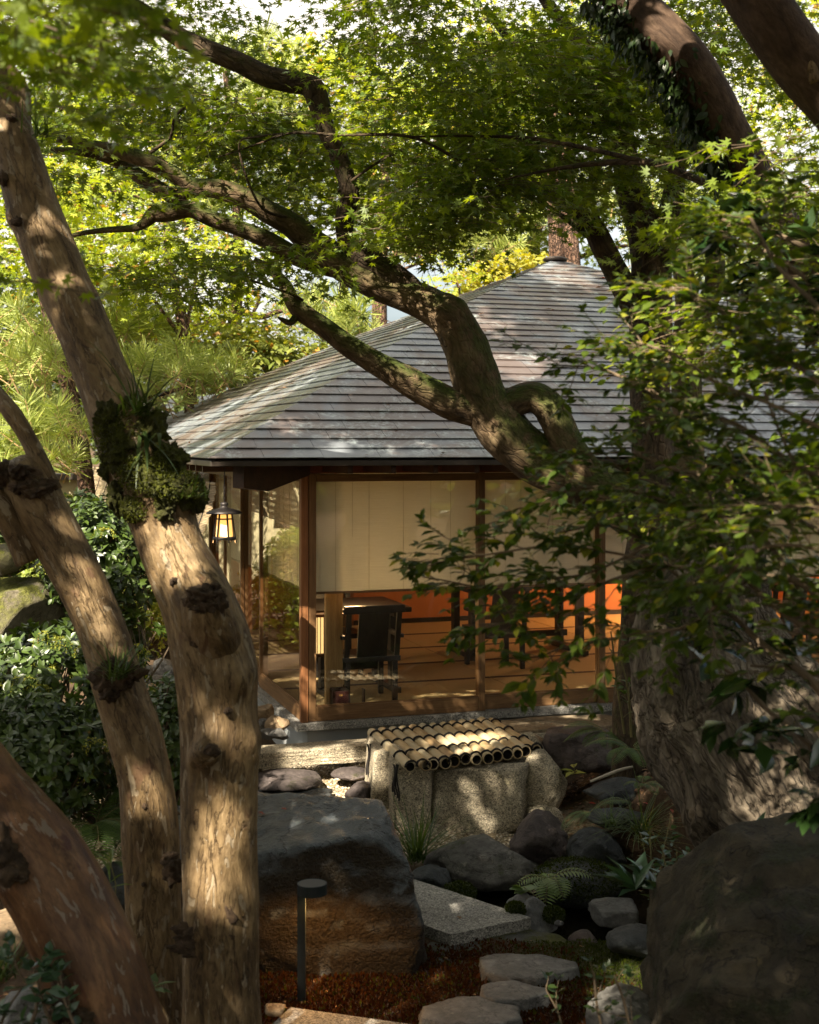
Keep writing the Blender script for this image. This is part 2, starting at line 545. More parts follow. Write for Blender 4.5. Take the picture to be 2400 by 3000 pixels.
M['green_twig'] = mat_plain('green_twig', (0.16, 0.14, 0.05), 0.7, 0.3)
M['maple_leaf'] = mat_leaf('maple_leaf', (0.06, 0.12, 0.008), (0.22, 0.29, 0.022), 0.5, 0.5, 0.025)
M['maple_leaf_near'] = mat_leaf('maple_leaf_near', (0.06, 0.12, 0.008), (0.20, 0.27, 0.02), 0.55, 0.5, 0.02)
M['maple_leaf_yellow'] = mat_leaf('yellow_maple_leaf', (0.17, 0.27, 0.02), (0.42, 0.46, 0.05), 0.5, 0.5, 0.02, accent=(0.30, 0.16, 0.03), acc=0.06)
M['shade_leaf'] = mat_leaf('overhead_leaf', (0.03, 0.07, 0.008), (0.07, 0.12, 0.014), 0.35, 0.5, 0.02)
M['pine_needle'] = mat_leaf('pine_needle', (0.17, 0.24, 0.04), (0.46, 0.50, 0.14), 0.35, 0.5, 0.04, tcol=(1.3, 1.3, 0.6))
M['bush_leaf'] = mat_leaf('glossy_bush_leaf', (0.026, 0.052, 0.010), (0.075, 0.122, 0.018), 0.25, 0.38, 0.06)
M['azalea_leaf'] = mat_leaf('azalea_leaf', (0.12, 0.18, 0.015), (0.28, 0.32, 0.04), 0.4, 0.5, 0.03)
M['shrub_leaf'] = mat_leaf('shrub_leaf', (0.025, 0.062, 0.006), (0.105, 0.155, 0.013), 0.48, 0.42, 0.03, accent=(0.26, 0.28, 0.025), acc=0.07)
M['camellia_leaf'] = mat_leaf('camellia_leaf', (0.010, 0.03, 0.008), (0.028, 0.06, 0.012), 0.15, 0.22, 0.09)
M['ivy_leaf'] = mat_leaf('ivy_leaf', (0.010, 0.028, 0.006), (0.035, 0.06, 0.010), 0.2, 0.4, 0.04)
M['evergreen_leaf'] = mat_leaf('evergreen_leaf', (0.04, 0.075, 0.012), (0.13, 0.17, 0.03), 0.3, 0.5, 0.03)
M['ginkgo_leaf'] = mat_leaf('pale_yellow_leaf', (0.22, 0.24, 0.03), (0.38, 0.36, 0.06), 0.5, 0.5, 0.02)
M['berry_leaf'] = mat_leaf('orange_flecked_leaf', (0.09, 0.13, 0.02), (0.22, 0.24, 0.04), 0.35, 0.4, 0.05, accent=(0.42, 0.20, 0.03), acc=0.05)
M['fern_leaf'] = mat_leaf('fern_leaf', (0.04, 0.085, 0.018), (0.09, 0.15, 0.03), 0.35, 0.5, 0.03)
M['pale_leaf'] = mat_leaf('pale_green_leaf', (0.10, 0.17, 0.05), (0.18, 0.25, 0.09), 0.35, 0.4, 0.04)
M['blue_leaf'] = mat_leaf('blue_green_leaf', (0.03, 0.07, 0.035), (0.06, 0.12, 0.06), 0.25, 0.3, 0.07)
M['grass'] = mat_leaf('grass_blade', (0.03, 0.07, 0.015), (0.10, 0.16, 0.04), 0.35, 0.4, 0.04)
M['raceme'] = mat_leaf('flower_raceme', (0.16, 0.20, 0.02), (0.36, 0.36, 0.06), 0.35, 0.5, 0.02)
M['moss'] = mat_leaf('moss_tuft', (0.018, 0.03, 0.004), (0.05, 0.065, 0.008), 0.2, 0.8, 0.0)
M['red_moss'] = mat_leaf('red_moss_tuft', (0.028, 0.011, 0.004), (0.075, 0.028, 0.008), 0.25, 0.8, 0.0, tcol=(1.5, 0.9, 0.5), accent=(0.06, 0.07, 0.01), acc=0.12)
M['litter'] = mat_leaf('fallen_leaf', (0.12, 0.065, 0.03), (0.30, 0.17, 0.08), 0.2, 0.6, 0.02, tcol=(1.2, 1, 0.8), accent=(0.35, 0.05, 0.02), acc=0.05)
M['granite'] = mat_rock('speckled_granite', [(0.24, 0.205, 0.145), (0.40, 0.35, 0.26), (0.54, 0.49, 0.38)], s1=2.6, s2=45, bump=0.9, speck=0.7, moss=(0.07, 0.07, 0.025), moss_amt=0.36, up=(-0.6, 0.4), bdist=0.012)
M['granite_cut'] = mat_rock('cut_granite', [(0.19, 0.19, 0.18), (0.27, 0.265, 0.25), (0.33, 0.325, 0.30)], s1=4, s2=90, bump=0.35, speck=0.75, bdist=0.006)
M['dark_rock'] = mat_rock('dark_blue_rock', [(0.028, 0.032, 0.033), (0.062, 0.07, 0.074), (0.11, 0.12, 0.125)], s1=3.5, s2=24, rough=0.6, bump=0.9, moss=(0.03, 0.03, 0.01), moss_amt=0.42, bdist=0.03, up=(-0.9, 0.2))
M['olive_rock'] = mat_rock('olive_stained_rock', [(0.012, 0.009, 0.005), (0.038, 0.029, 0.015), (0.085, 0.066, 0.038)], s1=3.5, s2=26, crackle=1.0, lichen=0.9, rough=0.8, bump=0.9, moss=(0.022, 0.024, 0.006), moss_amt=0.46, bdist=0.03, up=(-1.2, 0.0))
M['grey_rock'] = mat_rock('grey_rock', [(0.07, 0.068, 0.062), (0.135, 0.13, 0.12), (0.21, 0.20, 0.185)], s1=4, s2=34, rough=0.8, bump=0.8, moss=MOSS, moss_amt=0.4, bdist=0.02)
M['step_rock'] = mat_rock('stepping_stone', [(0.09, 0.09, 0.088), (0.16, 0.16, 0.158), (0.26, 0.255, 0.24)], s1=5, s2=40, rough=0.7, bump=0.8, bdist=0.015)
M['warm_rock'] = mat_rock('warm_brown_rock', [(0.13, 0.09, 0.05), (0.27, 0.19, 0.11), (0.42, 0.32, 0.20)], s1=4, s2=30, rough=0.85, bump=0.8, bdist=0.02)
M['purple_rock'] = mat_rock('brown_purple_rock', [(0.04, 0.032, 0.032), (0.085, 0.068, 0.064), (0.15, 0.125, 0.115)], s1=4, s2=30, rough=0.75, bump=0.9, moss=(0.05, 0.05, 0.02), moss_amt=0.4, bdist=0.02)
M['mossy_rock'] = mat_rock('mossy_boulder', [(0.10, 0.085, 0.055), (0.17, 0.15, 0.10), (0.27, 0.24, 0.17)], s1=3, s2=40, rough=0.9, bump=0.9, moss=(0.11, 0.115, 0.015), moss_amt=0.56, up=(-0.2, 0.75), bdist=0.02)
M['paint_dark'] = mat_plain('black_lacquer', (0.010, 0.009, 0.009), 0.35, 0.2)
M['lamp_metal'] = mat_plain('dark_blue_painted_metal', (0.010, 0.016, 0.018), 0.45, 0.08, bump=0.05)
M['iron'] = mat_plain('dark_iron', (0.035, 0.03, 0.028), 0.5, 0.3, bump=0.3, metal=0.6)
M['cord'] = mat_plain('black_palm_rope', (0.014, 0.011, 0.010), 0.9, 0.3, bump=0.8, bscale=200)
M['post'] = mat_wood('reddish_post_wood', [(0.13, 0.05, 0.018), (0.22, 0.092, 0.034), (0.31, 0.14, 0.055)], s=(14, 14, 0.7), scale=3)
M['frame_v'] = mat_wood('brown_frame_wood', [(0.10, 0.050, 0.019), (0.165, 0.088, 0.036), (0.235, 0.135, 0.060)], s=(14, 14, 0.7), scale=3)
M['frame_h'] = mat_wood('brown_rail_wood', [(0.10, 0.050, 0.019), (0.165, 0.088, 0.036), (0.235, 0.135, 0.060)], s=(1.2, 1.2, 18), scale=2.5)
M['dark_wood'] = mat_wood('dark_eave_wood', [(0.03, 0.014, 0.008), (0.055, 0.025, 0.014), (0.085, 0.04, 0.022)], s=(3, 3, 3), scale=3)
M['red_wood'] = mat_wood('red_lintel_wood', [(0.09, 0.022, 0.010), (0.14, 0.038, 0.016), (0.18, 0.055, 0.022)], s=(1.2, 1.2, 14), scale=2.5)
M['pale_wood'] = mat_wood('pale_cedar', [(0.27, 0.15, 0.05), (0.38, 0.23, 0.085), (0.46, 0.30, 0.13)], s=(10, 10, 0.8), scale=3)
M['tatami'] = mat_wood('tatami_straw', [(0.36, 0.25, 0.11), (0.44, 0.31, 0.14), (0.50, 0.36, 0.17)], s=(1.5, 60, 1), scale=3, rough=0.8)
M['tatami_edge'] = mat_plain('tatami_border', (0.06, 0.025, 0.015), 0.9)
M['orange_wall'] = mat_plain('orange_clay_wall', (0.42, 0.15, 0.05), 0.85, 0.08, 3)
M['soffit'] = mat_wood('ceiling_board', [(0.22, 0.11, 0.045), (0.30, 0.16, 0.07), (0.36, 0.20, 0.09)], s=(2, 12, 2), scale=3)
M['plaster'] = mat_plain('olive_plaster', (0.33, 0.29, 0.17), 0.9, 0.1, 4)
M['concrete'] = mat_plain('pale_blue_concrete', (0.36, 0.38, 0.38), 0.85, 0.1, 3)
M['paper_box'] = mat_plain('dark_maroon_box', (0.035, 0.010, 0.009), 0.4, 0.1)
M['gold'] = mat_plain('gold_print', (0.55, 0.30, 0.06), 0.4, 0.05)
M['fascia'] = mat_plain('dark_copper_fascia', (0.05, 0.038, 0.03), 0.5, 0.2, metal=0.3)
M['reed'] = mat_leaf('reed_slat', (0.34, 0.25, 0.13), (0.52, 0.41, 0.25), 0.25, 0.6, 0.02, tcol=(1, 0.9, 0.7))
M['lantern_paper'] = mat_emit('lantern_paper', (1.0, 0.47, 0.10), 0.42)
M['lamp_paper'] = mat_emit('lit_paper', (1.0, 0.60, 0.22), 0.36)
M['led'] = mat_emit('lit_diffuser', (1.0, 0.62, 0.25), 6.0)

# bamboo
t = NT('weathered_bamboo')
g = t.n('ShaderNodeObjectInfo')
c = t.coord((1, 1, 1), 'tc')
n = t.noise(t.coord((1, 1, 0.25), 'tc'), 30, 6, 0.6, 0.4)
col = t.ramp(t.math('ADD', t.math('MULTIPLY', n, 0.6), t.math('MULTIPLY', g.outputs['Random'], 0.45)), [(0.25, (0.24, 0.14, 0.07)), (0.45, (0.40, 0.28, 0.14)), (0.6, (0.50, 0.38, 0.21)), (0.8, (0.44, 0.39, 0.27))])
t.bsdf(col, 0.52, t.bump(t.noise(t.coord((1, 1, 0.1), 'tc'), 160, 3), 0.15, 0.003), 0, 0.5)
M['bamboo'] = t.m
M['bamboo_in'] = mat_plain('bamboo_inside', (0.02, 0.014, 0.01), 0.9)

# roof shingle: weathered copper with pale blue stains
t = NT('weathered_roof_shingle')
oi = t.n('ShaderNodeObjectInfo')
gi = t.n('ShaderNodeNewGeometry')
c = t.coord()
n1 = t.noise(c, 0.9, 7, 0.62, 0.6)
base = t.ramp(n1, [(0.34, (0.070, 0.046, 0.038)), (0.48, (0.108, 0.084, 0.076)), (0.54, (0.12, 0.13, 0.145)), (0.66, (0.20, 0.225, 0.25))])
rv = t.math('ADD', t.math('MULTIPLY', gi.outputs['Random Per Island'], 1.0), oi.outputs['Random'])
base = t.mix(0.5, base, t.ramp(t.math('FRACT', rv), [(0.0, (0.80, 0.81, 0.84)), (1.0, (1.16, 1.14, 1.12))]), 'MULTIPLY')
n2 = t.noise(c, 2.6, 9, 0.75, 1.0)
stain = t.ramp(n2, [(0.50, (0, 0, 0)), (0.62, (1, 1, 1))])
fine = t.ramp(t.noise(c, 28, 6, 0.75), [(0.42, (0, 0, 0)), (0.6, (1, 1, 1))])
col = t.mix(t.math('MULTIPLY', t.math('MULTIPLY', stain, fine), 0.7), base, (0.42, 0.50, 0.50))
ro = t.math('ADD', t.math('MULTIPLY', t.noise(c, 5, 5), 0.18), 0.36)
t.bsdf(col, ro, t.bump(t.noise(c, 45, 5, 0.7), 0.10, 0.002), 0.1, 0.9)
M['shingle'] = t.m

# blind fabric
t = NT('cream_blind_fabric')
c = t.coord((1, 1, 1))
n = t.noise(t.coord((2, 2, 90)), 3, 4)
col = t.ramp(n, [(0.3, (0.80, 0.78, 0.66)), (0.7, (0.90, 0.88, 0.77))])
d = t.n('ShaderNodeBsdfDiffuse'); t.l(col, d.inputs[0])
tr = t.n('ShaderNodeBsdfTranslucent'); t.l(col, tr.inputs[0])
m1 = t.n('ShaderNodeMixShader'); m1.inputs[0].default_value = 0.35
t.l(d.outputs[0], m1.inputs[1]); t.l(tr.outputs[0], m1.inputs[2]); t.l(m1.outputs[0], t.out.inputs[0])
M['blind'] = t.m
M['seam'] = mat_plain('blind_seam', (0.55, 0.51, 0.38), 0.9)

# glass pane
t = NT('window_glass')
lw = t.n('ShaderNodeLayerWeight'); lw.inputs[0].default_value = 0.5
f = t.math('ADD', t.math('MULTIPLY', t.math('POWER', lw.outputs['Facing'], 4.0), 0.85), 0.052, True)
tr = t.n('ShaderNodeBsdfTransparent'); tr.inputs[0].default_value = (0.985, 0.99, 0.975, 1)
gl = t.n('ShaderNodeBsdfGlossy'); gl.inputs['Roughness'].default_value = 0.0
gl.inputs[0].default_value = (1, 1, 1, 1)
gn = t.bump(t.noise(t.coord(), 1.2, 2), 0.12, 0.02)
t.l(gn, gl.inputs['Normal'])
mx = t.n('ShaderNodeMixShader')
t.l(f, mx.inputs[0]); t.l(tr.outputs[0], mx.inputs[1]); t.l(gl.outputs[0], mx.inputs[2]); t.l(mx.outputs[0], t.out.inputs[0])
M['glass'] = t.m

# water
t = NT('pond_water')
b = t.bsdf((0.012, 0.010, 0.006), 0.03, t.bump(t.noise(t.coord(), 6, 3), 0.08, 0.02), 0, 0.5)
M['water'] = t.m

# ground: dirt, leaf litter, gravel near the house, reddish moss in front
t = NT('garden_ground')
c = t.coord()
n1 = t.noise(c, 1.5, 8, 0.65, 0.3)
n2 = t.noise(c, 30, 6, 0.7)
dirt = t.ramp(n1, [(0.3, (0.045, 0.028, 0.016)), (0.55, (0.10, 0.065, 0.038)), (0.75, (0.17, 0.115, 0.07))])
dirt = t.mix(0.6, dirt, t.ramp(n2, [(0.3, (0.4, 0.4, 0.4)), (0.7, (1.3, 1.3, 1.3))]), 'MULTIPLY')
a = t.n('ShaderNodeAttribute', attribute_name='zone')
sp = t.n('ShaderNodeSeparateXYZ'); t.l(a.outputs['Vector'], sp.inputs[0])
gravel = t.ramp(t.noise(c, 70, 4, 0.7), [(0.35, (0.16, 0.12, 0.07)), (0.6, (0.42, 0.34, 0.22))])
mossr = t.ramp(t.noise(c, 14, 6, 0.7), [(0.3, (0.022, 0.010, 0.004)), (0.6, (0.05, 0.020, 0.008)), (0.75, (0.04, 0.036, 0.01))])
mossg = t.ramp(t.noise(c, 20, 6, 0.7), [(0.3, (0.015, 0.02, 0.004)), (0.7, (0.055, 0.06, 0.012))])
col = t.mix(sp.outputs[0], dirt, gravel)
col = t.mix(sp.outputs[1], col, mossr)
col = t.mix(sp.outputs[2], col, mossg)
t.bsdf(col, 0.95, t.bump(t.math('ADD', n2, t.noise(c, 90, 4, 0.7)), 0.9, 0.012), 0, 0.2)
M['ground'] = t.m

#%%GROUND
def sstep(a, b, x):
    t_ = np.clip((x - a) / (b - a), 0, 1)
    return t_ * t_ * (3 - 2 * t_)

def gz(x, y):
    x = np.asarray(x, float); y = np.asarray(y, float)
    z = np.zeros(np.broadcast(x, y).shape)
    z = z + 0.85 * (1 - sstep(1.2, 4.2, y))                                   # the slope on which the camera stands
    z = z + 0.36 * sstep(1.05, 1.7, x) * sstep(7.0, 7.8, y) * (1 - sstep(9.6, 10.4, y))
    z = z + 0.10 * sstep(0.9, 1.4, x) * sstep(7.9, 8.3, y) * (1 - sstep(9.2, 9.8, y))
    z = z + 0.35 * (1 - sstep(-2.6, -1.4, x)) * sstep(6.5, 8.5, y)
    z = z + 0.10 * sstep(8.2, 8.8, y) * (1 - sstep(10.2, 10.8, y)) * sstep(-2.4, -2.0, x) * (1 - sstep(0.0, 0.3, x))
    z = z + 0.5 * sstep(17, 30, y)
    d = ((x - 0.82) / 0.98) ** 2 + ((y - 7.52) / 0.80) ** 2                     # pond
    d2 = ((x + 0.35) / 1.2) ** 2 + ((y - 7.25) / 0.36) ** 2                    # stream under the slab bridge
    w = np.maximum(1 - sstep(0.55, 1.15, d), 1 - sstep(0.5, 1.3, d2))
    z = z * (1 - w) - 0.36 * w
    p = np.stack([np.broadcast_to(x, z.shape).ravel(), np.broadcast_to(y, z.shape).ravel(), np.zeros(z.size)], -1)
    return z + 0.03 * fbm(p * 1.3, 3, 4).reshape(z.shape) + 0.012 * fbm(p * 7, 5, 3).reshape(z.shape)

def gz1(x, y): return float(gz(np.array([x]), np.array([y]))[0])

xs = np.concatenate([[-400, -150, -60, -30, -18], np.arange(-12, -3, 0.4), np.arange(-3, 3.6, 0.045), np.arange(3.8, 12, 0.4), [18, 30, 60, 150, 400]])
ys = np.concatenate([[-400, -150, -60, -25, -12, -6], np.arange(-4, 4, 0.25), np.arange(4, 11.5, 0.045), np.arange(11.7, 24, 0.3), [27, 32, 40, 60, 120, 250, 600]])
X, Y = np.meshgrid(xs, ys)
Z = gz(X, Y)
# flat pad under the house
U = np.array((0.952, 0.307)); U = U / np.linalg.norm(U); Vv = np.array((-U[1], U[0]))
C0 = np.array((-0.79, 10.0))
S_ = (X - C0[0]) * U[0] + (Y - C0[1]) * U[1]
T_ = (X - C0[0]) * Vv[0] + (Y - C0[1]) * Vv[1]
inside = (S_ > -0.3) & (T_ > -0.3) & (S_ < 7.6) & (T_ < 7.6)
Z = np.where(inside, np.minimum(Z, 0.1), Z)
gv = np.stack([X, Y, Z], -1).reshape(-1, 3)
ny, nx = X.shape
i = (np.arange(ny - 1)[:, None] * nx + np.arange(nx - 1)[None, :]).ravel()
gf = np.stack([i, i + 1, i + nx + 1, i + nx], -1)
def zone_at(x, y):
    p = np.stack([x, y, np.zeros_like(x)], -1)
    j = 0.22 * fbm(p * 2.5, 21, 3)
    s = (x - C0[0]) * U[0] + (y - C0[1]) * U[1]; tt = (x - C0[0]) * Vv[0] + (y - C0[1]) * Vv[1]
    gr = sstep(-2.15, -1.95, tt + j * 0.6) * (1 - sstep(1.35, 1.6, s + j * 0.5)) * sstep(-1.9, -1.6, s + j) * (1 - sstep(0.3, 0.6, tt))
    mr = sstep(-1.3, -1.0, x + j) * (1 - sstep(0.9, 1.3, x + j)) * sstep(4.6, 4.9, y) * (1 - sstep(6.5, 6.8, y + j * 0.7))
    mg = sstep(0.35, 0.9, x + j) * (1 - sstep(1.9, 2.3, x)) * sstep(5.6, 6.4, y + j) * (1 - sstep(6.9, 7.2, y))
    return gr, mr * (1 - mg), mg
g1, g2, g3 = zone_at(gv[:, 0], gv[:, 1])
o = obj('ground', gv, gf, M['ground'], smooth=True, kind='structure')
a_ = o.data.attributes.new("zone", 'FLOAT_VECTOR', 'POINT')
a_.data.foreach_set("vector", np.stack([g1, g2, g3], -1).astype(np.float32).ravel())

# pond water
wx, wy = np.meshgrid(np.linspace(-1.9, 2.0, 40), np.linspace(6.75, 8.5, 20))
wv = np.stack([wx, wy, np.full_like(wx, -0.15)], -1).reshape(-1, 3)
i = (np.arange(19)[:, None] * 40 + np.arange(39)[None, :]).ravel()
obj('pond_water', wv, np.stack([i, i + 1, i + 41, i + 40], -1), M['water'], kind='structure')

#%%HOUSE
Z0 = 0.40           # top of granite sill
def B(s, t_, z):
    return np.array((C0[0] + U[0] * s + Vv[0] * t_, C0[1] + U[1] * s + Vv[1] * t_, z))
U3 = np.array((U[0], U[1], 0)); V3 = np.array((Vv[0], Vv[1], 0)); Z3 = np.array((0, 0, 1.0))
def bbox(s0, s1, t0, t1, z0, z1):
    return box8(B(s0, t0, z0), U3 * (s1 - s0), V3 * (t1 - t0), Z3 * (z1 - z0))

def bevel(o, w=0.004):
    m = o.modifiers.new("edge", 'BEVEL'); m.width = w; m.segments = 2; m.limit_method = 'ANGLE'
    return o

house = thing('tea_house', 'low wooden tea house with square hipped shingle roof, glass walls and cream blinds', 'house', tuple(B(0, 0, 0)))
def hb(name, s0, s1, t0, t1, z0, z1, mat, parent=None, bev=0.003, **kw):
    V, F = bbox(s0, s1, t0, t1, z0, z1)
    o = obj(name, V, F, mat, parent or house, **kw)
    if bev: bevel(o, bev)
    return o
W = 7.28
# base
hb('foundation', 0.06, W, 0.06, W, -0.2, 0.345, M['concrete'])
for k in range(5):      # granite sill slabs, butt jointed
    a0 = -0.05 + k * 1.47; a1 = a0 + 1.466
    hb('granite_sill', a0, min(a1, W), -0.05, 0.20, 0.347, Z0, M['granite_cut'])
    hb('granite_sill', -0.05, 0.15, 0.205 + k * 1.4, 0.205 + k * 1.4 + 1.396, 0.347, Z0, M['granite_cut'])
hb('floor_slab', 0.16, W, 0.21, W, 0.346, 0.42, M['soffit'], bev=0)
# tatami
for r in range(5):
    for k in range(4):
        s0 = 0.12 + k * 1.8; t0 = 0.22 + r * 0.9
        mt = hb('tatami_mat', s0, s0 + 1.79, t0, t0 + 0.896, 0.422, 0.45, M['tatami'], bev=0)
        hb('mat_border', s0, s0 + 1.79, t0, t0 + 0.03, 0.451, 0.4525, M['tatami_edge'], mt, bev=0)
        hb('mat_border', s0, s0 + 1.79, t0 + 0.866, t0 + 0.896, 0.451, 0.4525, M['tatami_edge'], mt, bev=0)
# interior walls and ceiling
hb('partition', 1.7, W, 4.72, 4.8, 0.45, 2.3, M['orange_wall'], bev=0)
hb('partition', 0.2, 1.0, 4.72, 4.8, 0.45, 2.3, M['orange_wall'], bev=0)
hb('baseboard', 1.7, W, 4.69, 4.718, 0.45, 0.50, M['paint_dark'], bev=0)
hb('back_wall', 0.0, W, 7.2, W, 0.42, 2.3, M['orange_wall'], bev=0)
hb('side_wall', W - 0.08, W, 0.2, 7.2, 0.42, 1.0, M['orange_wall'], bev=0)
hb('inner_beam', 1.0, 1.7, 4.70, 4.8, 1.55, 1.68, M['red_wood'], bev=0)
hb('inner_post', 0.92, 1.0, 4.70, 4.78, 0.45, 2.3, M['post'], bev=0)
hb('inner_post', 1.62, 1.70, 4.70, 4.78, 0.45, 2.3, M['post'], bev=0)
hb('ceiling', 0.0, W, 0.0, W, 2.32, 2.35, M['soffit'], bev=0)
hb('inner_post', 0.283, 0.393, 0.30, 0.41, 0.45, 2.3, M['pale_wood'])
hb('inner_post', 0.252, 0.277, 0.26, 0.32, 0.45, 2.3, M['pale_wood'])

# front wall
ZT = 2.165
hb('lintel', 0.056, W, 0.005, 0.075, ZT + 0.062, 2.32, M['red_wood'])
hb('corner_post', -0.004, 0.05, -0.004, 0.05, Z0, 2.32, M['post'])
hb('lintel', 0.005, 0.075, 0.056, W, ZT + 0.062, 2.32, M['red_wood'])
def door(s0, s1, t0, axis='front', rail=0.108, st=0.055, lab=None):
    """one framed glass door; t0 is its offset behind the wall line"""
    th = 0.032
    o = thing('glass_door', None, None, (0, 0, 0))
    o.parent = house
    o.location = B(s0, t0, Z0) - world_loc(house) if axis == 'front' else B(t0, s0, Z0) - world_loc(house)
    def part(name, a0, a1, b0, b1, z0, z1, m, bev=0.003, **kw):
        if axis == 'front': V, F = bbox(a0, a1, t0 + b0, t0 + b1, z0, z1)
        else: V, F = bbox(t0 + b0, t0 + b1, a0, a1, z0, z1)
        q = obj(name, V, F, m, o, **kw)
        if bev: bevel(q, bev)
        return q
    part('stile', s0, s0 + st, 0, th, Z0 + 0.002, ZT + 0.06, M['frame_v'])
    part('stile', s1 - st, s1, 0, th, Z0 + 0.002, ZT + 0.06, M['frame_v'])
    part('bottom_rail', s0 + st + 0.001, s1 - st - 0.001, 0, th, Z0 + 0.003, Z0 + rail, M['frame_h'])
    part('top_rail', s0 + st + 0.001, s1 - st - 0.001, 0, th, ZT, ZT + 0.055, M['frame_h'])
    part('glazing_bead', s0 + st + 0.001, s1 - st - 0.001, 0.008, 0.024, Z0 + rail + 0.001, Z0 + rail + 0.012, M['frame_h'], 0)
    part('glass_pane', s0 + st - 0.005, s1 - st + 0.005, 0.013, 0.018, Z0 + rail + 0.002, ZT - 0.002, M['glass'], 0)
    return o
FP = [(0.056, 1.44, 0.004), (1.385, 2.45, 0.040), (2.40, 3.82, 0.004), (3.77, 4.84, 0.040), (4.79, 6.2, 0.004), (6.15, 7.22, 0.040)]
for a0, a1, tt in FP: door(a0, a1, tt)
LP = [(0.056, 1.57, 0.004), (1.52, 2.42, 0.040), (2.37, 3.26, 0.004), (3.21, 4.12, 0.040), (4.07, 4.97, 0.004), (4.92, 5.83, 0.040), (5.78, 6.6, 0.004), (6.55, 7.25, 0.040)]
for a0, a1, tt in LP: door(a0, a1, tt, axis='left', st=0.045)
# roller blinds behind the glass
def blind(a0, a1, axis='front', off=0.10, zb=1.345):
    if axis == 'front': mk = lambda x0, x1, y0, y1, z0, z1: bbox(x0, x1, y0, y1, z0, z1)
    else: mk = lambda x0, x1, y0, y1, z0, z1: bbox(y0, y1, x0, x1, z0, z1)
    n = 60; m = 20
    xs_ = np.linspace(a0, a1, n); zs_ = np.linspace(zb, ZT + 0.03, m)
    XX, ZZ = np.meshgrid(xs_, zs_)
    W_ = (0.006 * np.sin(XX * 9 + 1) + 0.0035 * np.sin(XX * 23 + ZZ)) * (1.1 - (ZZ - zb) / 1.0)
    def pt(d): 
        return np.array([B(x, off + w + d, z) if axis == 'front' else B(off + w + d, x, z) for x, z, w in zip(XX.ravel(), ZZ.ravel(), W_.ravel())])
    Vf = np.vstack([pt(0), pt(0.003)])
    i = (np.arange(m - 1)[:, None] * n + np.arange(n - 1)[None, :]).ravel()
    q = np.stack([i, i + 1, i + n + 1, i + n], -1)
    q = np.vstack([q, q[:, ::-1] + n * m])
    o = obj('roller_blind', Vf, q, M['blind'], house, smooth=True)
    V, F = mk(a0, a1, off - 0.006, off + 0.010, zb - 0.018, zb - 0.001)
    obj('blind_bar', V, F, M['frame_h'], o)
    V, F = mk(a0, a1, off - 0.02, off + 0.03, ZT + 0.031, ZT + 0.06)
    obj('blind_roller', V, F, M['blind'], o)
    r = np.random.default_rng(int(a0 * 100) + 3)
    x = a0 + 0.2
    while x < a1 - 0.1:
        V, F = mk(x, x + 0.0025, off - 0.0065, off - 0.0045, zb, ZT + 0.03)
        obj('blind_seam', V, F, M['seam'], o)
        x += r.choice([0.13, 0.22, 0.16, 0.27])
for a0, a1 in [(0.08, 1.41), (1.44, 2.42), (2.45, 3.80), (3.83, 4.82), (4.85, 7.1)]: blind(a0, a1)
for a0, a1 in [(0.08, 1.50), (1.53, 2.37), (2.40, 3.22), (3.25, 4.07), (4.10, 4.93), (4.96, 7.0)]: blind(a0, a1, 'left')

# ---- roof
OV, HW = 0.80, 4.44
E0 = -OV; E1 = -OV + 2 * HW
ZE, RISE = 2.345, 2.06
def rz(f):            # slight swelling of the slope
    return ZE + RISE * (f + 0.035 * math.sin(math.pi * f))
NR = 34
roof = thing('roof', None, None, (0, 0, 0)); roof.parent = house; roof.location = B(0, 0, ZE) - world_loc(house)
# core under the shingles
core = MB()
for side in range(4):
    for k in range(12):
        f0, f1 = k / 12, (k + 1) / 12
        a0, b0 = E0 + HW * f0, E1 - HW * f0
        a1, b1 = E0 + HW * f1, E1 - HW * f1
        z0_, z1_ = rz(f0) - 0.022, rz(f1) - 0.022
        if side == 0: q = [B(a0, a0, z0_), B(b0, a0, z0_), B(b1, a1, z1_), B(a1, a1, z1_)]
        elif side == 1: q = [B(a0, b0, z0_), B(a0, a0, z0_), B(a1, a1, z1_), B(a1, b1, z1_)]
        elif side == 2: q = [B(b0, a0, z0_), B(b0, b0, z0_), B(b1, b1, z1_), B(b1, a1, z1_)]
        else: q = [B(b0, b0, z0_), B(a0, b0, z0_), B(a1, b1, z1_), B(b1, b1, z1_)]
        core.add(q, [[0, 1, 2, 3]])
core.build('roof_deck', M['fascia'], roof)
V, F = bbox(E0 + 0.03, E1 - 0.03, E0 + 0.03, E1 - 0.03, ZE - 0.045, ZE - 0.024)
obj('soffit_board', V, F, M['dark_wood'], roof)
for nm, a in (('fascia', (E0, E1, E0, E0 + 0.028)), ('fascia', (E0, E0 + 0.028, E0 + 0.029, E1)), ('fascia', (E1 - 0.028, E1, E0 + 0.029, E1)), ('fascia', (E0 + 0.029, E1 - 0.029, E1 - 0.028, E1))):
    V, F = bbox(*a, ZE - 0.05, ZE - 0.012)
    bevel(obj(nm, V, F, M['fascia'], roof), 0.004)

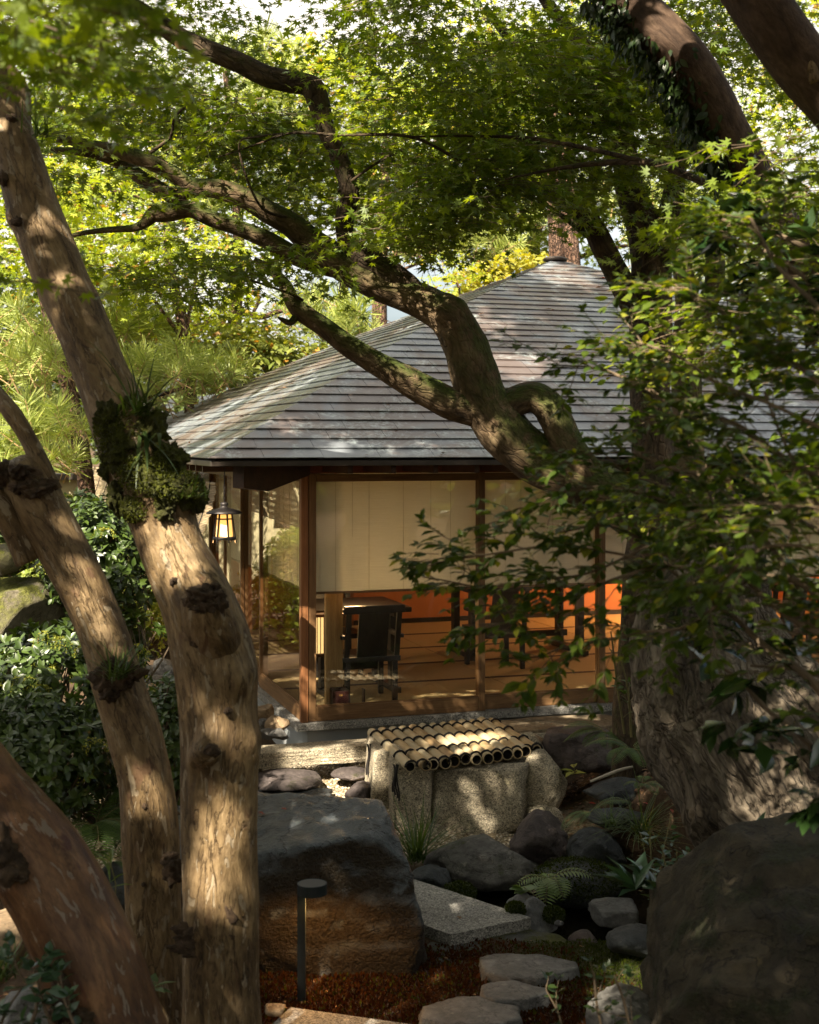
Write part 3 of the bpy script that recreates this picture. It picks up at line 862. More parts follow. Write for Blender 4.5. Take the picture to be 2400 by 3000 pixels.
rr = np.random.default_rng(5)
tiles_single, rest = [], MB()
def tile(side, k, x0, x1, c0, c1):
    """shingle on row k between fractions of the run; c0/c1: it meets the hip at that end"""
    f0 = (k - 0.12) / NR if k else -0.004
    f1 = (k + 1.04) / NR
    e0 = E0 + HW * f0; e1 = E0 + HW * f1
    th = 0.005
    lift = 0.0155 + rr.normal(0, 0.0006)
    z0_, z1_ = rz(max(f0, 0)) + lift - (0.0 if k else 0.006), rz(f1) + 0.003
    a0 = x0 if not c0 else e0 - 0.001
    a1 = x1 if not c1 else (2 * (E0 + HW) - e0) + 0.001
    b0 = x0 if not c0 else e1
    b1 = x1 if not c1 else (2 * (E0 + HW) - e1)
    sag = 0.0
    def pt(u_, r_, z): return B(u_, r_, z) if side == 0 else (B(r_, u_, z) if side == 1 else (B(2 * (E0 + HW) - r_, u_, z) if side == 2 else B(u_, 2 * (E0 + HW) - r_, z)))
    j = rr.normal(0, 0.0006)
    top = [pt(a0, e0, z0_ + j), pt(a1, e0, z0_ - j), pt(b1, e1, z1_), pt(b0, e1, z1_)]
    V = np.array([p_ - np.array((0, 0, th)) for p_ in top] + top)
    if np.linalg.norm(V[2] - V[3]) < 1e-4: V[2] = V[2] + 1e-4
    return V, BOXF if side in (0, 2) else [list(reversed(f)) for f in BOXF]
for side in range(4):
    for k in range(NR):
        lo = E0 + HW * k / NR; hi = 2 * (E0 + HW) - lo
        Lr = hi - lo
        step = 0.40
        cuts = [lo]
        x = lo + rr.uniform(0.15, 0.40)
        while x < hi - 0.12:
            cuts.append(x); x += step * rr.uniform(0.96, 1.04)
        cuts.append(hi)
        for q in range(len(cuts) - 1):
            c0, c1 = q == 0, q == len(cuts) - 2
            V, F = tile(side, k, cuts[q] + 0.0015, cuts[q + 1] - 0.0015, c0, c1)
            ctr = V.mean(0)
            px_ = 1200 + FPX * ctr[0] / ctr[1]
            big = side in (0, 1) and px_ < 2000 and not (side == 1 and ctr[1] > 13.2)
            sz = np.linalg.norm(V[0] - V[1]) / ctr[1] * (0.4 if side == 1 else 1)
            tiles_single.append((big, sz, V, F))
tiles_single.sort(key=lambda q: (not q[0], -q[1]))
for n_, (big, sz, V, F) in enumerate(tiles_single):
    if n_ < 296: obj('shingle', V, F, M['shingle'], roof)
    else: rest.add(V, F)
rest.build('shingles', M['shingle'], roof, kind='stuff')
# needles and small leaves lying on the shingles
rdb = np.random.default_rng(44)
dp, dn = [], []
for _ in range(420):
    f = rdb.uniform(0.0, 0.95) ** 1.3; w_ = rdb.uniform(E0 + HW * f + 0.05, 2 * (E0 + HW) - E0 - HW * f - 0.05)
    r_in = E0 + HW * f
    dp.append(B(w_, r_in, rz(f) + 0.024) if rdb.random() < 0.7 else B(r_in, w_, rz(f) + 0.024))
dp = np.array(dp)
DEBRIS = dp
V, F = ico(2)
ap = B(E0 + HW, E0 + HW, rz(1.0) + 0.005)
obj('roof_cap', V * (0.14, 0.14, 0.035) + ap, F, M['fascia'], roof, smooth=True)

# rafters and hip beam under the eave
for k in range(26):
    s = 0.16 + k * 0.31
    V, F = box8(B(s, E0 + 0.10, ZE - 0.105), U3 * 0.035, V3 * 0.72 + Z3 * 0.0, Z3 * 0.055)
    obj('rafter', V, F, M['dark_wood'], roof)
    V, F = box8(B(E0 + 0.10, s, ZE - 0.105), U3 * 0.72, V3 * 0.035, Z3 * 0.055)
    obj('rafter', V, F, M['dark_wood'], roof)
dg = unit(-U3 - V3); pr = unit(U3 - V3)
p0 = B(0.03, 0.03, 0)
L_ = 0.86
Vb = []
for (d_, zt, zb) in ((0.0, ZE - 0.05, ZE - 0.13), (0.55, ZE - 0.05, ZE - 0.23), (L_, ZE - 0.05, ZE - 0.20)):
    for sgn in (-1, 1):
        Vb.append(p0 + dg * d_ + pr * 0.045 * sgn + Z3 * zt)
        Vb.append(p0 + dg * d_ + pr * 0.045 * sgn + Z3 * zb)
Fb = [[0, 1, 3, 2], [8, 10, 11, 9]]
for a in (0, 4):
    b = a + 4
    Fb += [[a, b, b + 1, a + 1], [a + 2, a + 3, b + 3, b + 2], [a, a + 2, b + 2, b], [a + 1, b + 1, b + 3, a + 3]]
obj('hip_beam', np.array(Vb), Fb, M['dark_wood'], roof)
V, F = bbox(-0.44, -0.41, -0.3, 7.4, ZE - 0.145, ZE - 0.106)
obj('blind_rail', V, F, M['frame_h'], house)

# ---- sudare blinds hung under the left eave
sa = np.array((-1.47, 10.45)); sb_ = np.array((-4.02, 17.35))
sd = (sb_ - sa); SL = np.linalg.norm(sd); sd = sd / SL
sn = np.array((-sd[1], sd[0])) ; sn = sn if sn[0] < 0 else -sn
for k, lab in enumerate(('reed blind hanging under the left eave, nearest the hanging lantern', 'middle reed blind under the left eave, partly behind the mossy trunk', 'farthest reed blind under the left eave, beside the dark pine trunk')):
    a0 = k * SL / 3 + 0.03; a1 = (k + 1) * SL / 3 - 0.03
    th_ = thing('reed_blind', lab, 'blind', tuple(np.append(sa + sd * (a0 + a1) / 2, 2.12)), 'reed blinds hung along the left eave')
    mb = MB()
    nsl = 44
    for q in range(nsl):
        z = 2.12 - 0.52 * (q + 0.5) / nsl
        d_ = 0.18 * (q / nsl) ** 1.4 + 0.004 * math.sin(q * 1.3)
        pa = np.append(sa + sd * a0 + sn * d_, z); pb = np.append(sa + sd * a1 + sn * (d_ + 0.01), z + 0.006 * math.sin(q))
        V, F = tube(np.array([pa, (pa + pb) / 2 - (0, 0, 0.004), pb]), 0.0052, 5)
        mb.add(V, F)
    mb.build('slats', M['reed'], th_, kind='stuff')
    for w in (0.08, 0.35, 0.65, 0.92):
        pts = [np.append(sa + sd * (a0 + (a1 - a0) * w) + sn * (0.18 * (q / 10) ** 1.4 + 0.008), 2.16 - 0.56 * q / 10) for q in range(11)]
        V, F = tube(np.array(pts), 0.005, 5)
        obj('cord', V, F, M['cord'], th_)
    V, F = tube(np.array([np.append(sa + sd * a0, 2.135), np.append(sa + sd * a1, 2.135)]), 0.013, 8)
    obj('top_bar', V, F, M['reed'], th_)

# ---- furniture
def chair(s, t_, ang, label, group):
    o = thing('chair', label, 'chair', tuple(B(s, t_, 0.453)), group)
    ca, sa_ = math.cos(ang), math.sin(ang)
    ux = U3 * ca + V3 * sa_; vx = -U3 * sa_ + V3 * ca
    def bx(name, x0, x1, y0, y1, z0, z1, lean=0):
        V, F = box8(B(s, t_, 0.453 + z0) + ux * x0 + vx * y0, ux * (x1 - x0), vx * (y1 - y0), Z3 * (z1 - z0) + vx * lean)
        bevel(obj(name, V, F, M['paint_dark'], o), 0.004)
    bx('seat', -0.23, 0.23, -0.22, 0.22, 0.32, 0.36)
    for x in (-0.21, 0.17):
        bx('leg', x, x + 0.04, -0.21, -0.17, 0, 0.32)
        bx('leg', x, x + 0.04, 0.17, 0.21, 0, 0.32)
    bx('back_post', -0.22, -0.18, -0.22, -0.19, 0.36, 0.74, -0.08)
    bx('back_post', 0.18, 0.22, -0.22, -0.19, 0.36, 0.74, -0.08)
    bx('backrest', -0.12, 0.12, -0.215, -0.195, 0.36, 0.72, -0.076)
    bx('top_rail', -0.24, 0.24, -0.30, -0.27, 0.70, 0.76)
    bx('armrest', -0.25, -0.21, -0.24, 0.12, 0.50, 0.53)
    bx('armrest', 0.21, 0.25, -0.24, 0.12, 0.50, 0.53)
    return o
def table(s0, s1, t0, t1, label, group):
    o = thing('table', label, 'table', tuple(B((s0 + s1) / 2, (t0 + t1) / 2, 0.453)), group)
    def bx(name, *a):
        V, F = bbox(*a); bevel(obj(name, V, F, M['paint_dark'], o), 0.005)
    bx('tabletop', s0, s1, t0, t1, 1.10, 1.14)
    for s in (s0 + 0.08, s1 - 0.14):
        bx('foot', s, s + 0.06, t0 + 0.02, t1 - 0.02, 0.453, 0.50)
        bx('leg', s, s + 0.06, t0 + 0.12, t0 + 0.21, 0.501, 1.06)
        bx('leg', s, s + 0.06, t1 - 0.21, t1 - 0.12, 0.501, 1.06)
        bx('apron', s, s + 0.06, t0 + 0.02, t1 - 0.02, 1.061, 1.099)
    bx('stretcher', s0 + 0.141, s1 - 0.141, (t0 + t1) / 2 - 0.03, (t0 + t1) / 2 + 0.03, 0.60, 0.66)
TG, CG = 'black tables inside the tea house', 'black chairs inside the tea house'
table(-0.0 + 0.25, 1.05, 0.62, 1.42, 'black table behind the glass, just right of the pale inner post', TG)
table(2.0, 3.3, 1.9, 2.7, 'black table inside, behind the second glass door', TG)
table(4.2, 5.5, 1.2, 2.0, 'black table inside, half hidden by leaves on the right', TG)
chair(0.62, 0.50, 0.0, 'black plank-backed chair nearest the pale inner post', CG)
chair(0.70, 1.75, math.pi, 'black chair on the far side of the table by the inner post', CG)
chair(2.15, 1.62, 0.0, 'black chair pulled up to the middle table, beside the door stile', CG)
chair(4.6, 0.9, 0.0, 'black chair seen behind leaves at the right hand table', CG)
# red screen panel at the far right of the room
V, F = bbox(3.3, 3.36, 0.6, 1.0, 0.45, 0.95)
o = thing('low_screen', 'low red lacquer panel inside, seen left of the old furrowed trunk', 'screen', tuple(B(3.2, 0.8, 0.453)))
V, F = bbox(2.95, 3.35, 0.70, 0.73, 0.50, 0.92); obj('panel', V, F, M['red_wood'], o)
for q in (2.97, 3.29):
    V, F = bbox(q, q + 0.04, 0.66, 0.77, 0.453, 0.499); obj('foot', V, F, M['paint_dark'], o)

# andon paper lamp inside
o = thing('paper_lamp', 'lit rectangular paper lamp with thin upright slats behind the corner glass', 'lamp', tuple(B(0.33, 0.63, 0.45)))
lz0, lz1 = 0.82, 1.10
V, F = bbox(0.22, 0.44, 0.52, 0.74, lz0, lz1); obj('paper_shade', V, F, M['lamp_paper'], o)
for z in (lz0 - 0.025, lz1 + 0.001):
    V, F = bbox(0.20, 0.46, 0.50, 0.76, z, z + 0.022); obj('rim', V, F, M['dark_wood'], o)
for q in range(9):
    s = 0.215 + q * 0.027
    V, F = bbox(s, s + 0.005, 0.508, 0.515, lz0, lz1); obj('slat', V, F, M['dark_wood'], o)
for s in (0.215, 0.43):
    for tt in (0.51, 0.73):
        V, F = bbox(s, s + 0.015, tt, tt + 0.015, 0.453, lz0 - 0.026); obj('leg', V, F, M['dark_wood'], o)
def point(name, loc, energy, col, size=0.05, parent=None):
    l = bpy.data.lights.new(name, 'POINT'); l.energy = energy; l.color = col; l.shadow_soft_size = size
    q = bpy.data.objects.new(name, l); COL.objects.link(q)
    if parent is not None:
        q.parent = parent; q.location = np.asarray(loc) - world_loc(parent)
    else: q.location = loc
    return q
point('lamp_glow', B(0.6, 0.85, 1.38), 11, (1.0, 0.62, 0.28), 0.1, o)
# a second lamp stands deeper in the room; its light reaches the mats and the clay wall
o = thing('paper_lamp', 'lit paper lamp standing deep in the room against the orange wall', 'lamp', tuple(B(5.6, 4.2, 0.45)))
V, F = bbox(5.48, 5.72, 4.08, 4.32, 0.52, 1.2); obj('paper_shade', V, F, M['lamp_paper'], o)
for z in (0.495, 1.201):
    V, F = bbox(5.46, 5.74, 4.06, 4.34, z, z + 0.022); obj('rim', V, F, M['dark_wood'], o)
point('lamp_glow', B(5.3, 3.8, 1.35), 48, (1.0, 0.52, 0.20), 0.15, o)

# small maroon box on the sill mat in front of the inner post
bc = B(0.35, 0.24, 0.453)
o = thing('brochure_box', 'small dark maroon box with tiny gold marks at the foot of the pale inner post', 'box', tuple(bc))
V, F = bbox(0.290, 0.410, 0.205, 0.215, 0.453, 0.575); obj('front_panel', V, F, M['paper_box'], o)
V, F = bbox(0.290, 0.410, 0.275, 0.285, 0.453, 0.595); obj('back_panel', V, F, M['paper_box'], o)
for s in (0.290, 0.535):
    V, F = bbox(s, s + 0.010, 0.216, 0.274, 0.453, 0.58); obj('side_panel', V, F, M['paper_box'], o)
mk_ = MB()
for (a, b, c_, d_) in ((0.339, 0.365, 0.548, 0.551), (0.343, 0.349, 0.541, 0.544), (0.353, 0.363, 0.541, 0.544)):
    mk_.add(*bbox(a, b, 0.2035, 0.2045, c_, d_))
q = [B(0.349, 0.204, 0.468), B(0.359, 0.204, 0.472), B(0.363, 0.204, 0.468), B(0.358, 0.204, 0.463), B(0.352, 0.204, 0.463), B(0.348, 0.204, 0.473)]
mk_.add(q, [[0, 1, 2, 3, 4], [0, 1, 5]])
mk_.build('gold_mark', M['gold'], o)

# ---- hanging lantern
lc = P(657, 1500, 9.12)
lx, ly = lc[0], lc[1]
lan = thing('hanging_lantern', 'lit iron lantern with a wide brim hanging on a chain from the eave corner', 'lantern', (lx, ly, P(0, 1590, 9.12)[2]))
def zpx(py): return P(0, py, 9.12)[2]
def lathe(prof, c, sides=28):
    th = np.linspace(0, 2 * math.pi, sides, endpoint=False)
    V = np.array([[c[0] + r * math.cos(a), c[1] + r * math.sin(a), z] for r, z in prof for a in th])
    F = []
    for i in range(len(prof) - 1):
        for j in range(sides):
            F.append([i * sides + j, i * sides + (j + 1) % sides, (i + 1) * sides + (j + 1) % sides, (i + 1) * sides + j])
    F.append(list(range(sides))[::-1]); F.append([(len(prof) - 1) * sides + j for j in range(sides)])
    return V, F
V, F = lathe([(0.119, zpx(1505)), (0.122, zpx(1502)), (0.10, zpx(1496)), (0.055, zpx(1490)), (0.028, zpx(1487)), (0.022, zpx(1482)), (0.028, zpx(1478)), (0.024, zpx(1473)), (0.010, zpx(1470))], (lx, ly))
obj('brim', V, F, M['iron'], lan, smooth=True)
V, F = lathe([(0.058, zpx(1574)), (0.046, zpx(1508))], (lx, ly), 6)
obj('paper_shade', V, F, M['lantern_paper'], lan)
V, F = lathe([(0.072, zpx(1582)), (0.075, zpx(1580)), (0.075, zpx(1573)), (0.066, zpx(1572))], (lx, ly), 24)
obj('base_ring', V, F, M['iron'], lan, smooth=True)
V, F = lathe([(0.054, zpx(1522)), (0.056, zpx(1522)), (0.053, zpx(1518)), (0.051, zpx(1518))], (lx, ly), 6)
obj('upper_band', V, F, M['iron'], lan)
for k in range(6):
    a = k * math.pi / 3 + 0.0
    d_ = np.array((math.cos(a), math.sin(a), 0))
    p1 = np.array((lx, ly, zpx(1505))) + d_ * 0.050; p2 = np.array((lx, ly, zpx(1590))) + d_ * 0.078
    V, F = tube(np.array([p1, p2]), 0.0065, 4)
    obj('frame_bar', V, F, M['iron'], lan)
zc = zpx(1470)
k = 0
while zc < ZE - 0.17:
    th = np.linspace(0, 2 * math.pi, 11)
    ax = np.array((1, 0, 0)) if k % 2 else np.array((0, 1, 0))
    pts = np.array([np.array((lx, ly, zc + 0.011)) + ax * 0.006 * math.cos(a) + Z3 * 0.011 * math.sin(a) for a in th])
    V, F = tube(pts, 0.0022, 5, cap=False)
    obj('chain_link', V, F, M['iron'], lan)
    zc += 0.017; k += 1
V, F = tube(np.array([(lx, ly, zc - 0.002), (lx + 0.004, ly, zc + 0.03), (lx, ly, ZE - 0.05)]), 0.004, 6)
obj('hook', V, F, M['iron'], lan)
point('lantern_glow', (lx, ly - 0.0, zpx(1600)), 1.2, (1.0, 0.58, 0.22), 0.04, lan)

# ---- bamboo lid on the stone well
zm = 0.45
pc = np.array([G(1080, 2147, zm), G(1202, 2248, zm), G(1462, 2118, zm)])
rowd = np.array((math.cos(math.radians(25)), math.sin(math.radians(25)), 0)); pold = unit(np.array((0.262, -0.965, 0)))
lid = thing('well_cover', 'lid of thirteen tan bamboo poles lashed with black rope on the stone well', 'well cover', tuple(np.array((0.3, 9.0, zm - 0.04))))
o0 = G(1092, 2150, zm); PL = 1.04
NP = 13; PW = 0.0775
rb = np.random.default_rng(3)
LASH = (0.09, 0.38, 0.70, 0.97)
for k in range(NP):
    r = 0.0365 + rb.uniform(-0.0035, 0.003)
    st = o0 + rowd * PW * k + pold * rb.uniform(-0.03, 0.0) + Z3 * (rb.uniform(-0.004, 0.004))
    n = 26
    yaw = rb.normal(0, 0.008)
    L = PL - 0.10 * k / 12 + rb.uniform(-0.02, 0.03)
    C = np.array([st + (pold + rowd * yaw) * L * q / (n - 1) for q in range(n)])
    node = rb.uniform(0.1, 0.35)
    Rr = np.array([r * (1 + 0.05 * max(math.exp(-((q / (n - 1) * L - node - m * 0.36) / 0.012) ** 2) for m in range(4))) for q in range(n)])
    T, N, Bb = frames(C); sd_ = 16
    ths = np.linspace(0, 2 * math.pi, sd_, endpoint=False)
    V, F = tube(C, Rr, sd_, cap=False)
    # hollow near end: inner wall
    inner = C[-1] + (np.cos(ths)[:, None] * N[-1] + np.sin(ths)[:, None] * Bb[-1]) * r * 0.80
    deep = C[-3] + (np.cos(ths)[:, None] * N[-3] + np.sin(ths)[:, None] * Bb[-3]) * r * 0.80
    nv = len(V)
    V = np.vstack([V, inner, deep])
    base_ = (n - 1) * sd_
    for j in range(sd_):
        F.append([base_ + j, base_ + (j + 1) % sd_, nv + (j + 1) % sd_, nv + j])
    tcv = np.stack([np.tile(np.cos(ths) * r, n), np.tile(np.sin(ths) * r, n), np.repeat(np.arange(n) * L / (n - 1) + k * 3.3, sd_)], -1)
    tcv = np.vstack([tcv, np.zeros((2 * sd_, 3))])
    F.append(list(range(sd_)))
    po = obj('bamboo_pole', V, F, M['bamboo'], lid, smooth=True, tc=tcv)
    Vi = np.vstack([inner, deep]); Fi = [[j, (j + 1) % sd_, sd_ + (j + 1) % sd_, sd_ + j] for j in range(sd_)] + [list(range(sd_, 2 * sd_))]
    obj('hollow', Vi, Fi, M['bamboo_in'], po, smooth=True)
for q, f in enumerate(LASH):
    pts = []
    for k in range(NP):
        c_ = o0 + rowd * PW * k + pold * (PL - 0.10 * k / 12) * f
        for a in np.linspace(math.pi * 0.97, math.pi * 0.03, 9):
            pts.append(c_ + rowd * math.cos(a) * 0.042 + Z3 * (math.sin(a) * 0.042))
    for off, rr_ in ((-0.005, 0.0055), (0.006, 0.0055)):
        pp = np.array(pts) + pold * off
        wob = np.sin(np.arange(len(pp)) * 2.1 + off * 400)[:, None] * 0.0015
        V, F = tube(pp + Z3 * wob, rr_ * (1 + 0.18 * np.sin(np.arange(len(pp)) * 2.6)), 6)
        obj('rope', V, F, M['cord'], lid)
for (px_, py_, ye) in ((1083, 2180, 2290), (1160, 2240, 2340)):
    for w in range(4):
        top_ = G(px_ + w * 2, py_, zm)
        Yd = top_[1] - 0.02 - 0.015 * (w % 2)
        n = 12
        pts = np.array([P(px_ + 4 * math.sin(q * 0.5 + w) + (w - 1.5) * 4, py_ + (ye + w * 9 - 20 - py_) * q / (n - 1), Yd - 0.03 * min(q, 3) / 3) for q in range(n)])
        V, F = tube(pts, 0.006, 5)
        obj('rope_tail', V, F, M['cord'], lid)
SHADE_GAP = -0.24

#%%LEAVES
def lobes(angles, lens, notch=0.32, droop=0.12):
    """star leaf of kite quads; y is forward"""
    V = [(0, 0, 0)]
    a = list(angles)
    mids = [a[0] - 16] + [(a[i] + a[i + 1]) / 2 for i in range(len(a) - 1)] + [a[-1] + 16]
    ni = []
    for m in mids:
        r = math.radians(m); V.append((math.sin(r) * notch, math.cos(r) * notch, -0.01)); ni.append(len(V) - 1)
    F = []
    for k, (an, ln) in enumerate(zip(a, lens)):
        r = math.radians(an); V.append((math.sin(r) * ln, math.cos(r) * ln, -droop * ln * ln)); F.append([0, ni[k], len(V) - 1, ni[k + 1]])
    V = np.array(V, float); V[:, 1] += 0.1
    return V, np.array(F)
MAPLE7 = lobes((-125, -82, -42, 0, 42, 82, 125), (0.42, 0.75, 0.95, 1.0, 0.95, 0.75, 0.42), 0.36)
MAPLE5 = lobes((-95, -48, 0, 48, 95), (0.62, 0.9, 1.0, 0.9, 0.62), 0.36)
OVATE = (np.array([(0, 0, 0), (-0.20, 0.28, 0.03), (0, 0.30, -0.02), (0.20, 0.28, 0.03), (-0.22, 0.58, 0.02), (0, 0.60, -0.04), (0.22, 0.58, 0.02), (0, 1.0, -0.14)], float),
         np.array([[0, 2, 1, 1], [0, 3, 2, 2], [1, 2, 5, 4], [2, 3, 6, 5], [4, 5, 7, 7], [5, 6, 7, 7]]))
LANCE = (np.array([(0, 0, 0), (-0.10, 0.35, 0.02), (0, 0.35, -0.01), (0.10, 0.35, 0.02), (-0.085, 0.65, 0), (0, 0.65, -0.04), (0.085, 0.65, 0), (0, 1.0, -0.16)], float), OVATE[1])
DIAM = (np.array([(0, 0, 0), (-0.26, 0.5, 0.03), (0, 1.0, -0.08), (0.26, 0.5, 0.03)], float), np.array([[0, 3, 2, 1]]))
NEEDLE = (np.array([(-0.010, 0, 0), (0.010, 0, 0), (0.006, 1, -0.05), (-0.006, 1, -0.05)], float), np.array([[0, 1, 2, 3]]))
FAN = (np.array([(0, 0, 0), (-0.55, 0.55, 0.03), (-0.2, 0.85, 0), (0.2, 0.85, 0), (0.55, 0.55, 0.03), (0, 0.4, 0)], float), np.array([[0, 5, 2, 1], [0, 4, 3, 5], [5, 3, 2, 2]]))

def place(tmpl, pos, dire, nrm, size, wid=None):
    V0, F0 = tmpl
    n = len(pos)
    y = unit(dire)
    x = unit(np.cross(y, nrm))
    z = np.cross(x, y)
    size = np.broadcast_to(np.asarray(size, float), (n,))
    wx = size if wid is None else size * wid
    V = (pos[:, None, :] + V0[None, :, 0:1] * x[:, None, :] * wx[:, None, None] + V0[None, :, 1:2] * y[:, None, :] * size[:, None, None] + V0[None, :, 2:3] * z[:, None, :] * size[:, None, None])
    k = len(V0)
    F = (F0[None] + (np.arange(n) * k)[:, None, None]).reshape(-1, F0.shape[1])
    return V.reshape(-1, 3), F

def dedup_faces(F):
    """rows whose last two indices are equal are triangles"""
    return F

def leaves_obj(name, tmpl, pos, dire, nrm, size, mat, parent=None, wid=None, **kw):
    V0, F0 = tmpl
    V, F = place(tmpl, pos, dire, nrm, size, wid)
    if F0.shape[1] == 4 and (F0[:, 2] == F0[:, 3]).any():
        tri = F[F[:, 2] == F[:, 3]][:, :3]
        qd = F[F[:, 2] != F[:, 3]]
        F = np.vstack([tri, qd[:, [0, 1, 2]], qd[:, [0, 2, 3]]])
    return obj(name, V, F, mat, parent, **kw)

def rnd_dirs(n, r, zmean=0.0, zsd=0.35):
    a = r.uniform(0, 2 * math.pi, n)
    return unit(np.stack([np.cos(a), np.sin(a), r.normal(zmean, zsd, n)], -1))

def spray_field(anchors, dirs, r, length=(0.35, 0.7), per=12, leaf=0.034, spread=0.16, droop=0.25, tilt=0.55, lsd=0.18):
    """flat maple-like sprays: leaves in a fan round a twig"""
    n = len(anchors)
    L = r.uniform(*length, n)
    t_ = np.sort(r.uniform(0.05, 1.0, (n, per)), 1)
    side = np.cross(dirs, np.array((0, 0, 1.0))); side = unit(side)
    sgn = np.where(np.arange(per) % 2 == 0, 1, -1)[None, :] * r.uniform(0.1, 1, (n, per))
    w = spread * L[:, None] * sgn * (1.15 - t_ * 0.6) * 1.8
    p = anchors[:, None, :] + dirs[:, None, :] * (L[:, None] * t_)[..., None] + side[:, None, :] * w[..., None]
    p[..., 2] -= droop * (L[:, None] * t_) ** 2 + 0.3 * np.abs(w) ** 1.5
    p += r.normal(0, 0.012, p.shape)
    d = unit(dirs[:, None, :] * 0.7 + side[:, None, :] * np.sign(w)[..., None] * 0.8 + r.normal(0, 0.3, p.shape) - np.array((0, 0, 0.25)))
    nr = unit(np.array((0, 0, 1.0)) + r.normal(0, tilt, p.shape) - dirs[:, None, :] * 0.15)
    sz = leaf * np.exp(r.normal(0, lsd, (n, per)))
    return p.reshape(-1, 3), d.reshape(-1, 3), nr.reshape(-1, 3), sz.ravel(), L

def twigs_from(anchors, dirs, L, r, droop=0.25, rad=0.0022, every=1):
    mb = MB()
    for a, d, l in list(zip(anchors, dirs, L))[::every]:
        t_ = np.linspace(-0.1, 0.95, 5)
        C = a + d * (t_ * l)[:, None]
        C[:, 2] -= droop * (t_ * l) ** 2
        C += r.normal(0, 0.006, C.shape)
        V, F = tube(C, np.linspace(rad, rad * 0.45, 5), 3, cap=False)
        mb.add(V, F)
    return mb

def in_ell(n, r):
    v = unit(r.normal(size=(n, 3)))
    return v * (r.uniform(0, 1, (n, 1)) ** (1 / 3.0))

def crown_pads(name, pads, r, mat, parent, tmpl=MAPLE5, leaf=0.045, per=12, spray=True, length=(0.35, 0.7), gap=-0.08, fr=1.2, seed=0, twig=None, tilt=0.55, spread=0.16, droop=0.25, lsd=0.18, every=1):
    """pads: px,py,Y, rx_px, rz_px, ry_m, n sprays"""
    A = []
    for (px, py, Yd, rx, rz_, ry, n) in pads:
        c = P(px, py, Yd)
        q = in_ell(n, r) * np.array((rx * Yd / FPX, ry, rz_ * Yd / FPX)) + c
        k = fbm(q * fr + seed, seed + 31, 2)
        q = q[k > gap + r.normal(0, 0.05, len(q))]
        A.append(q)
    A = np.vstack(A)
    dirs = rnd_dirs(len(A), r, -0.05, 0.15)
    p, d, nr, sz, L = spray_field(A, dirs, r, length, per, leaf, spread, droop, tilt, lsd)
    o = leaves_obj(name, tmpl, p, d, nr, sz, mat, parent, kind='stuff')
    if twig: twigs_from(A, dirs, L, r, droop, every=every).build('twigs', twig, parent, kind='stuff')
    return o, len(p)

#%%FRONT TREES
# ---- smooth tan tree with two stems on the left
r_ = np.random.default_rng(21)
tanT = thing('crape_myrtle_tree', 'tall smooth tan tree with a thick mossy stem and a shorter stump-topped stem beside it', 'tree', tuple(np.append(P(600, 3000, 5.0)[:2], gz1(-0.7, 5.0))))
def kp(px, py, Yd, rpx, hpx): return (P(px, py, Yd), rpx * Yd / FPX, hpx * Yd / FPX)
A_rows = [(660, 3560, 4.95, 150), (650, 3150, 4.98, 122), (645, 2900, 5.0, 112), (645, 2650, 5.0, 112), (643, 2400, 5.02, 110), (645, 2200, 5.04, 112), (640, 2050, 5.06, 116), (618, 1900, 5.08, 118),
          (575, 1760, 5.10, 108), (508, 1620, 5.14, 96), (462, 1500, 5.18, 94), (408, 1380, 5.2, 100), (365, 1260, 5.25, 98), (318, 1150, 5.3, 84), (265, 1020, 5.35, 78), (215, 900, 5.4, 78),
          (165, 780, 5.45, 76), (112, 640, 5.5, 74), (65, 500, 5.55, 68), (32, 380, 5.6, 60), (22, 280, 5.65, 62), (-40, 190, 5.7, 60), (-180, 60, 5.8, 55), (-330, -120, 6.0, 50)]
knobsA = [kp(598, 1760, 4.98, 58, 75), kp(650, 1850, 4.95, 60, 34), kp(602, 2200, 4.88, 42, 75), kp(560, 2230, 4.92, 30, 24), kp(690, 1990, 4.95, 50, 30), kp(715, 2180, 5.0, 60, 22), kp(450, 1450, 5.1, 60, 20), kp(560, 1440, 5.1, 70, 36), kp(600, 2700, 4.9, 60, 12), kp(740, 2300, 5.0, 90, 6),
          kp(90, 230, 5.6, 40, 10), kp(700, 1960, 5.0, 60, 12), kp(30, 640, 5.45, 30, 14), kp(155, 830, 5.4, 26, 10), kp(215, 860, 5.4, 26, 9)]
limb('trunk', A_rows, M['myrtle'], tanT, step=0.018, sides=120, rough=0.05, lump=0.15, seed=2, knobs=knobsA)
limb('stub', [(640, 1930, 5.08, 70), (625, 1860, 4.98, 76), (605, 1800, 4.92, 74), (598, 1760, 4.88, 66), (597, 1735, 4.87, 44)], M['myrtle'], tanT, step=0.01, sides=70, rough=0.09, lump=0.18, seed=14)
limb('stub', [(622, 2185, 4.98, 40), (610, 2200, 4.90, 42), (600, 2215, 4.85, 38), (596, 2228, 4.83, 20)], M['myrtle'], tanT, step=0.008, sides=50, rough=0.12, lump=0.2, seed=15)
B_rows = [(520, 3560, 5.5, 130), (480, 3150, 5.4, 105), (455, 2900, 5.36, 88), (448, 2650, 5.34, 84), (440, 2430, 5.32, 86), (425, 2280, 5.32, 82), (390, 2150, 5.34, 82), (350, 2020, 5.36, 78),
          (318, 1900, 5.38, 72), (272, 1780, 5.4, 70), (215, 1660, 5.42, 74), (160, 1560, 5.44, 76), (105, 1470, 5.46, 84), (75, 1400, 5.48, 82), (55, 1365, 5.5, 56)]
knobsB = [kp(150, 1440, 5.35, 38, 18), kp(55, 1380, 5.4, 30, 20), kp(470, 2570, 5.3, 40, 8), kp(445, 2120, 5.3, 60, 6), kp(160, 1540, 5.4, 40, 6)]
